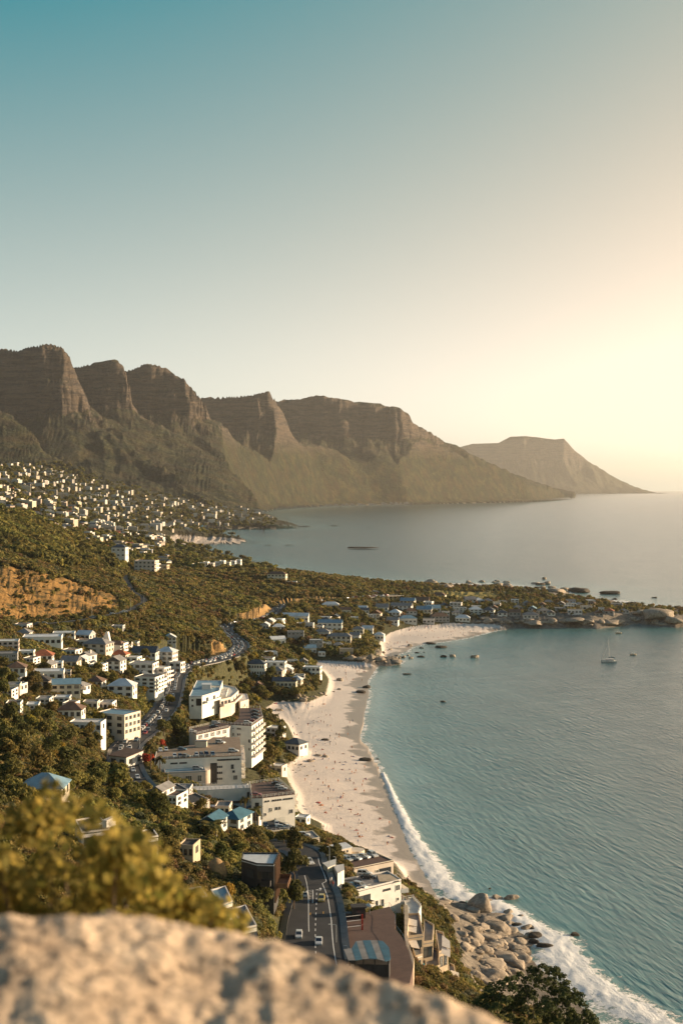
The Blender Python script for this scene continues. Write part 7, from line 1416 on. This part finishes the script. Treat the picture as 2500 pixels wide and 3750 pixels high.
for px, py, h, s, nf, lab in ((770,3065,2.2,1.55,26,'big bushy date palm before the teal roofs'),(898,3010,9.0,.95,14,'tall thin palm left of slate roof'),(935,3030,6.0,1.1,14,'shorter palm right of slate roof'),(552,2825,9.0,1.0,16,'palm with shaggy trunk left of the annexe'),(585,2840,6.0,1.05,16,'lower palm left of the annexe'),(835,2870,2.2,1.0,16,'small golden palm before the big block'),(905,2830,6.0,1.1,16,'palm leaning at the corner of the big block'),(952,2850,6.0,1.1,16,'palm in the garden right of the big block'),(965,2870,6.0,1.0,16,'second palm in the garden right of the big block'),(985,2840,6.0,1.05,16,'third palm in the garden right of the big block'),(970,2650,6.0,1.0,16,'palm at the seaward side of the tower roof'),(1010,2655,6.0,1.0,16,'left palm at the back of the near beach'),(1032,2680,6.0,1.05,16,'right palm at the back of the near beach'),(1435,3200,2.2,.75,14,'small palm at the corner of the two storey block'),(1072,2520,6.0,1.0,14,'palm beside the long cream bungalow'),(250,2360,6.0,1.0,14,'palm beside the white villas'),(300,2520,6.0,1.1,14,'shaggy palm right of the blue roofed villa'),(480,2385,6.0,1.0,14,'palm right of the tower house'),(1240,2345,6.0,1.1,14,'palm above the second beach'),(1285,2310,6.0,1.1,14,'palm in the middle of the wooded slope'),(1150,2290,6.0,1.1,14,'palm near the flat bungalow'),(1060,2370,6.0,1.1,14,'palm beside the grey flat house'),(1030,2390,6.0,1.1,14,'palm below the white shed'),(1115,2390,6.0,1.1,14,'palm beside the dark veranda house'),(1785,2190,9.0,.9,14,'lone palm on the headland field'),(1400,2170,9.0,.9,14,'palm beside the car park'),(1440,2160,9.0,.9,14,'palm behind the car park'),(1490,2160,6.0,1.2,14,'palm at the far shore lawn')):
    x, y, z = G1(px, py); palm(x, y, h, s, lab, nf)
def build_groves():
    r = np.random.default_rng(44); n = 0
    zones = ((-20,2420,700,2700,46,6.8,'leafy tree between the hillside houses'),(0,2700,560,2960,44,7,'round tree on the near slope left of the road'),(850,2400,1200,2620,48,8,'tree in the gardens above the near beach'),(980,2230,1400,2420,62,8,'tree between the bungalows of the wooded slope'),(1380,2190,2330,2285,44,6,'dark tree between the headland cottages'),(560,2980,960,3300,10,5.5,'garden tree between the near houses'))
    for x0, y0, x1, y1, k, hm, lab in zones:
        px = r.uniform(x0, x1, k * 4); py = r.uniform(y0, y1, k * 4); q = G(px, py); ok = free(q[:, 0], q[:, 1], 1.5) & (gsample(GSA, q[:, 0], q[:, 1]) < .3) & (gsample(GSD, q[:, 0], q[:, 1]) > 15) & (seg_dist(q[:, 0], q[:, 1], ROAD) > 10) & (seg_dist(q[:, 0], q[:, 1], UPROAD) > 6) & ~inside(q[:, 0], q[:, 1], LAWN) & ~inside(q[:, 0], q[:, 1], OCHRE); c = 0
        for p in q[ok]:
            if c >= k: break
            c += 1; n += 1; tree(TREES[n % 6] if n % 9 else GOLD[0], float(p[0]), float(p[1]), hm / 7 * r.uniform(.6, 1.15), '%s beside %s' % (lab.split(' between')[0].split(' on the')[0].split(' in the')[0], near_mark(float(p[0]), float(p[1]), 8)), 'garden trees')
    # wood on the knoll, town greenery: too many to count
    m = 4200; px = r.uniform(-100, 1010, m); py = r.uniform(1700, 2090, m); q = G(px, py); ok = (q[:, 1] > 1250) & (q[:, 1] < 5400) & (q[:, 2] > 4) & (gsample(GSD, q[:, 0], q[:, 1]) > 20) & (gsample(GSA, q[:, 0], q[:, 1]) < .3) & (seg_dist(q[:, 0], q[:, 1], UPROAD) > 9); q = q[ok]
    q = q[free(q[:, 0], q[:, 1], -2.0)]; far = q[:, 1]; up = np.interp(q[:, 1], [1250, 2500, 4000, 5400], [3.0, 2.8, 3.3, 3.8]) * r.uniform(.6, 1.25, len(q))
    alt_ok = ~((q[:, 1] > 3800) & (q[:, 2] > 235)); q, up = q[alt_ok], up[alt_ok]
    scatter('woodland', np.stack([q[:, 0], q[:, 1], q[:, 2] - .4 - drop(q[:, 0], q[:, 1])], 1), up, FARTREE, 'woods and street trees round the bayside town')
    k = 2600; th = r.uniform(-340, -255, k); yy = r.uniform(1330, 1650, k); zz = gz(th, yy); ok = (zz > 80) & (seg_dist(th, yy, UPROAD) > 12); scatter('forest', np.stack([th[ok], yy[ok], zz[ok] - .3], 1), r.uniform(2.0, 3.6, ok.sum()), FARTREE, 'dense forest on the knoll at the left', seed=9)
build_groves()

for k in range(9):                                        # screen of trees above the hidden stretch of road
    p, d, nr = rpoint(s_at(400) + k * 13); q = p[:2] - nr * (9.5 + 3 * (k % 2)); tree(TREES[k % 6], float(q[0]), float(q[1]), random.uniform(.55, .8), 'tall roadside tree, %s from the road bend, screening the coast road' % _ord[k], 'roadside trees')
# ================================================================== scrub over the slopes: a mass nobody could count
def build_scrub():
    r = np.random.default_rng(5)
    n = 330000; th = r.uniform(R(-16.5), R(15.5), n); rad = np.sqrt(r.uniform(170 ** 2, 2300 ** 2, n)); 
    # thin out with distance: coverage per pixel stays even
    keep = r.random(n) < np.clip(900.0 / rad, .30, 1.0) * 1.0; th, rad = th[keep], rad[keep]
    extra = 60000; th = np.concatenate([th, r.uniform(R(-16), R(10), extra)]); rad = np.concatenate([rad, np.sqrt(r.uniform(170 ** 2, 760 ** 2, extra))])
    x, y = rad * np.sin(th), rad * np.cos(th)
    sd = gsample(GSD, x, y); sa = gsample(GSA, x, y); z = gz(x, y)
    m = (sd > 7) & (sa < .3) & (z > 3.0) & (gsample(GBD, x, y) > 5 + 4 * r.random(len(x))); x, y, z, sd = x[m], y[m], z[m], sd[m]
    dr = seg_dist(x, y, ROAD); du = seg_dist(x, y, UPROAD); m = (dr > 7.8) & (du > 4.5); x, y, z, sd = x[m], y[m], z[m], sd[m]
    och = inside(x, y, OCHRE); m = ~och | (r.random(len(x)) < .05); m &= ~inside(x, y, LAWN)
    nz = fbm(x / 14, y / 14, 3); m &= (nz > -.28) | (r.random(len(x)) < .25)
    for cx, cy, rd in CUTS: m &= np.hypot(x - cx, y - cy) > rd * .8
    head = (x > 30) & (y > 1300); m &= ~head | ((r.random(len(x)) < .16) & (sd > 28)); m &= ~inside(x, y, ROCKY)
    m &= (sd > 16 + 14 * nz) | (y < 600)
    x, y, z, nz = x[m], y[m], z[m], nz[m]; m = free(x, y); x, y, z, nz = x[m], y[m], z[m], nz[m]
    s = (0.9 + 1.3 * r.random(len(x)) ** 1.6 + .5 * np.clip(nz, 0, .5)) * np.clip(np.hypot(x, y) / 900, 0.85, 1.5)
    nr_ = y < 640; s = np.where(nr_, s * .78, s)
    scatter('scrub', np.stack([x, y, z - .25], 1)[~nr_], s[~nr_], BUSHES, 'olive green coastal scrub covering the farther hillsides')
    scatter('scrub', np.stack([x, y, z - .25], 1)[nr_], s[nr_], FINEBUSH, 'olive green scrub on the near slope below the boulder', seed=8)
    print('scrub', len(x))
build_scrub()
# ------------------------------------------------------------------ sea haze: one even box of air round everything
def build_haze():
    m, nt, b = mat_nodes('haze'); nt.nodes.remove(b)
    v = nt.nodes.new('ShaderNodeVolumePrincipled'); v.inputs['Color'].default_value = (1.0, 0.95, 0.87, 1); v.inputs['Density'].default_value = HAZE_DENSITY
    v.inputs['Anisotropy'].default_value = 0.45
    nt.links.new(v.outputs[0], nt.nodes['Material Output'].inputs['Volume'])
    o = MB().box(-62000, 62000, -3000, 62000, -250, 830).obj('haze', m); tag(o, kind='stuff')
HAZE_DENSITY = 1.7e-5
build_haze()
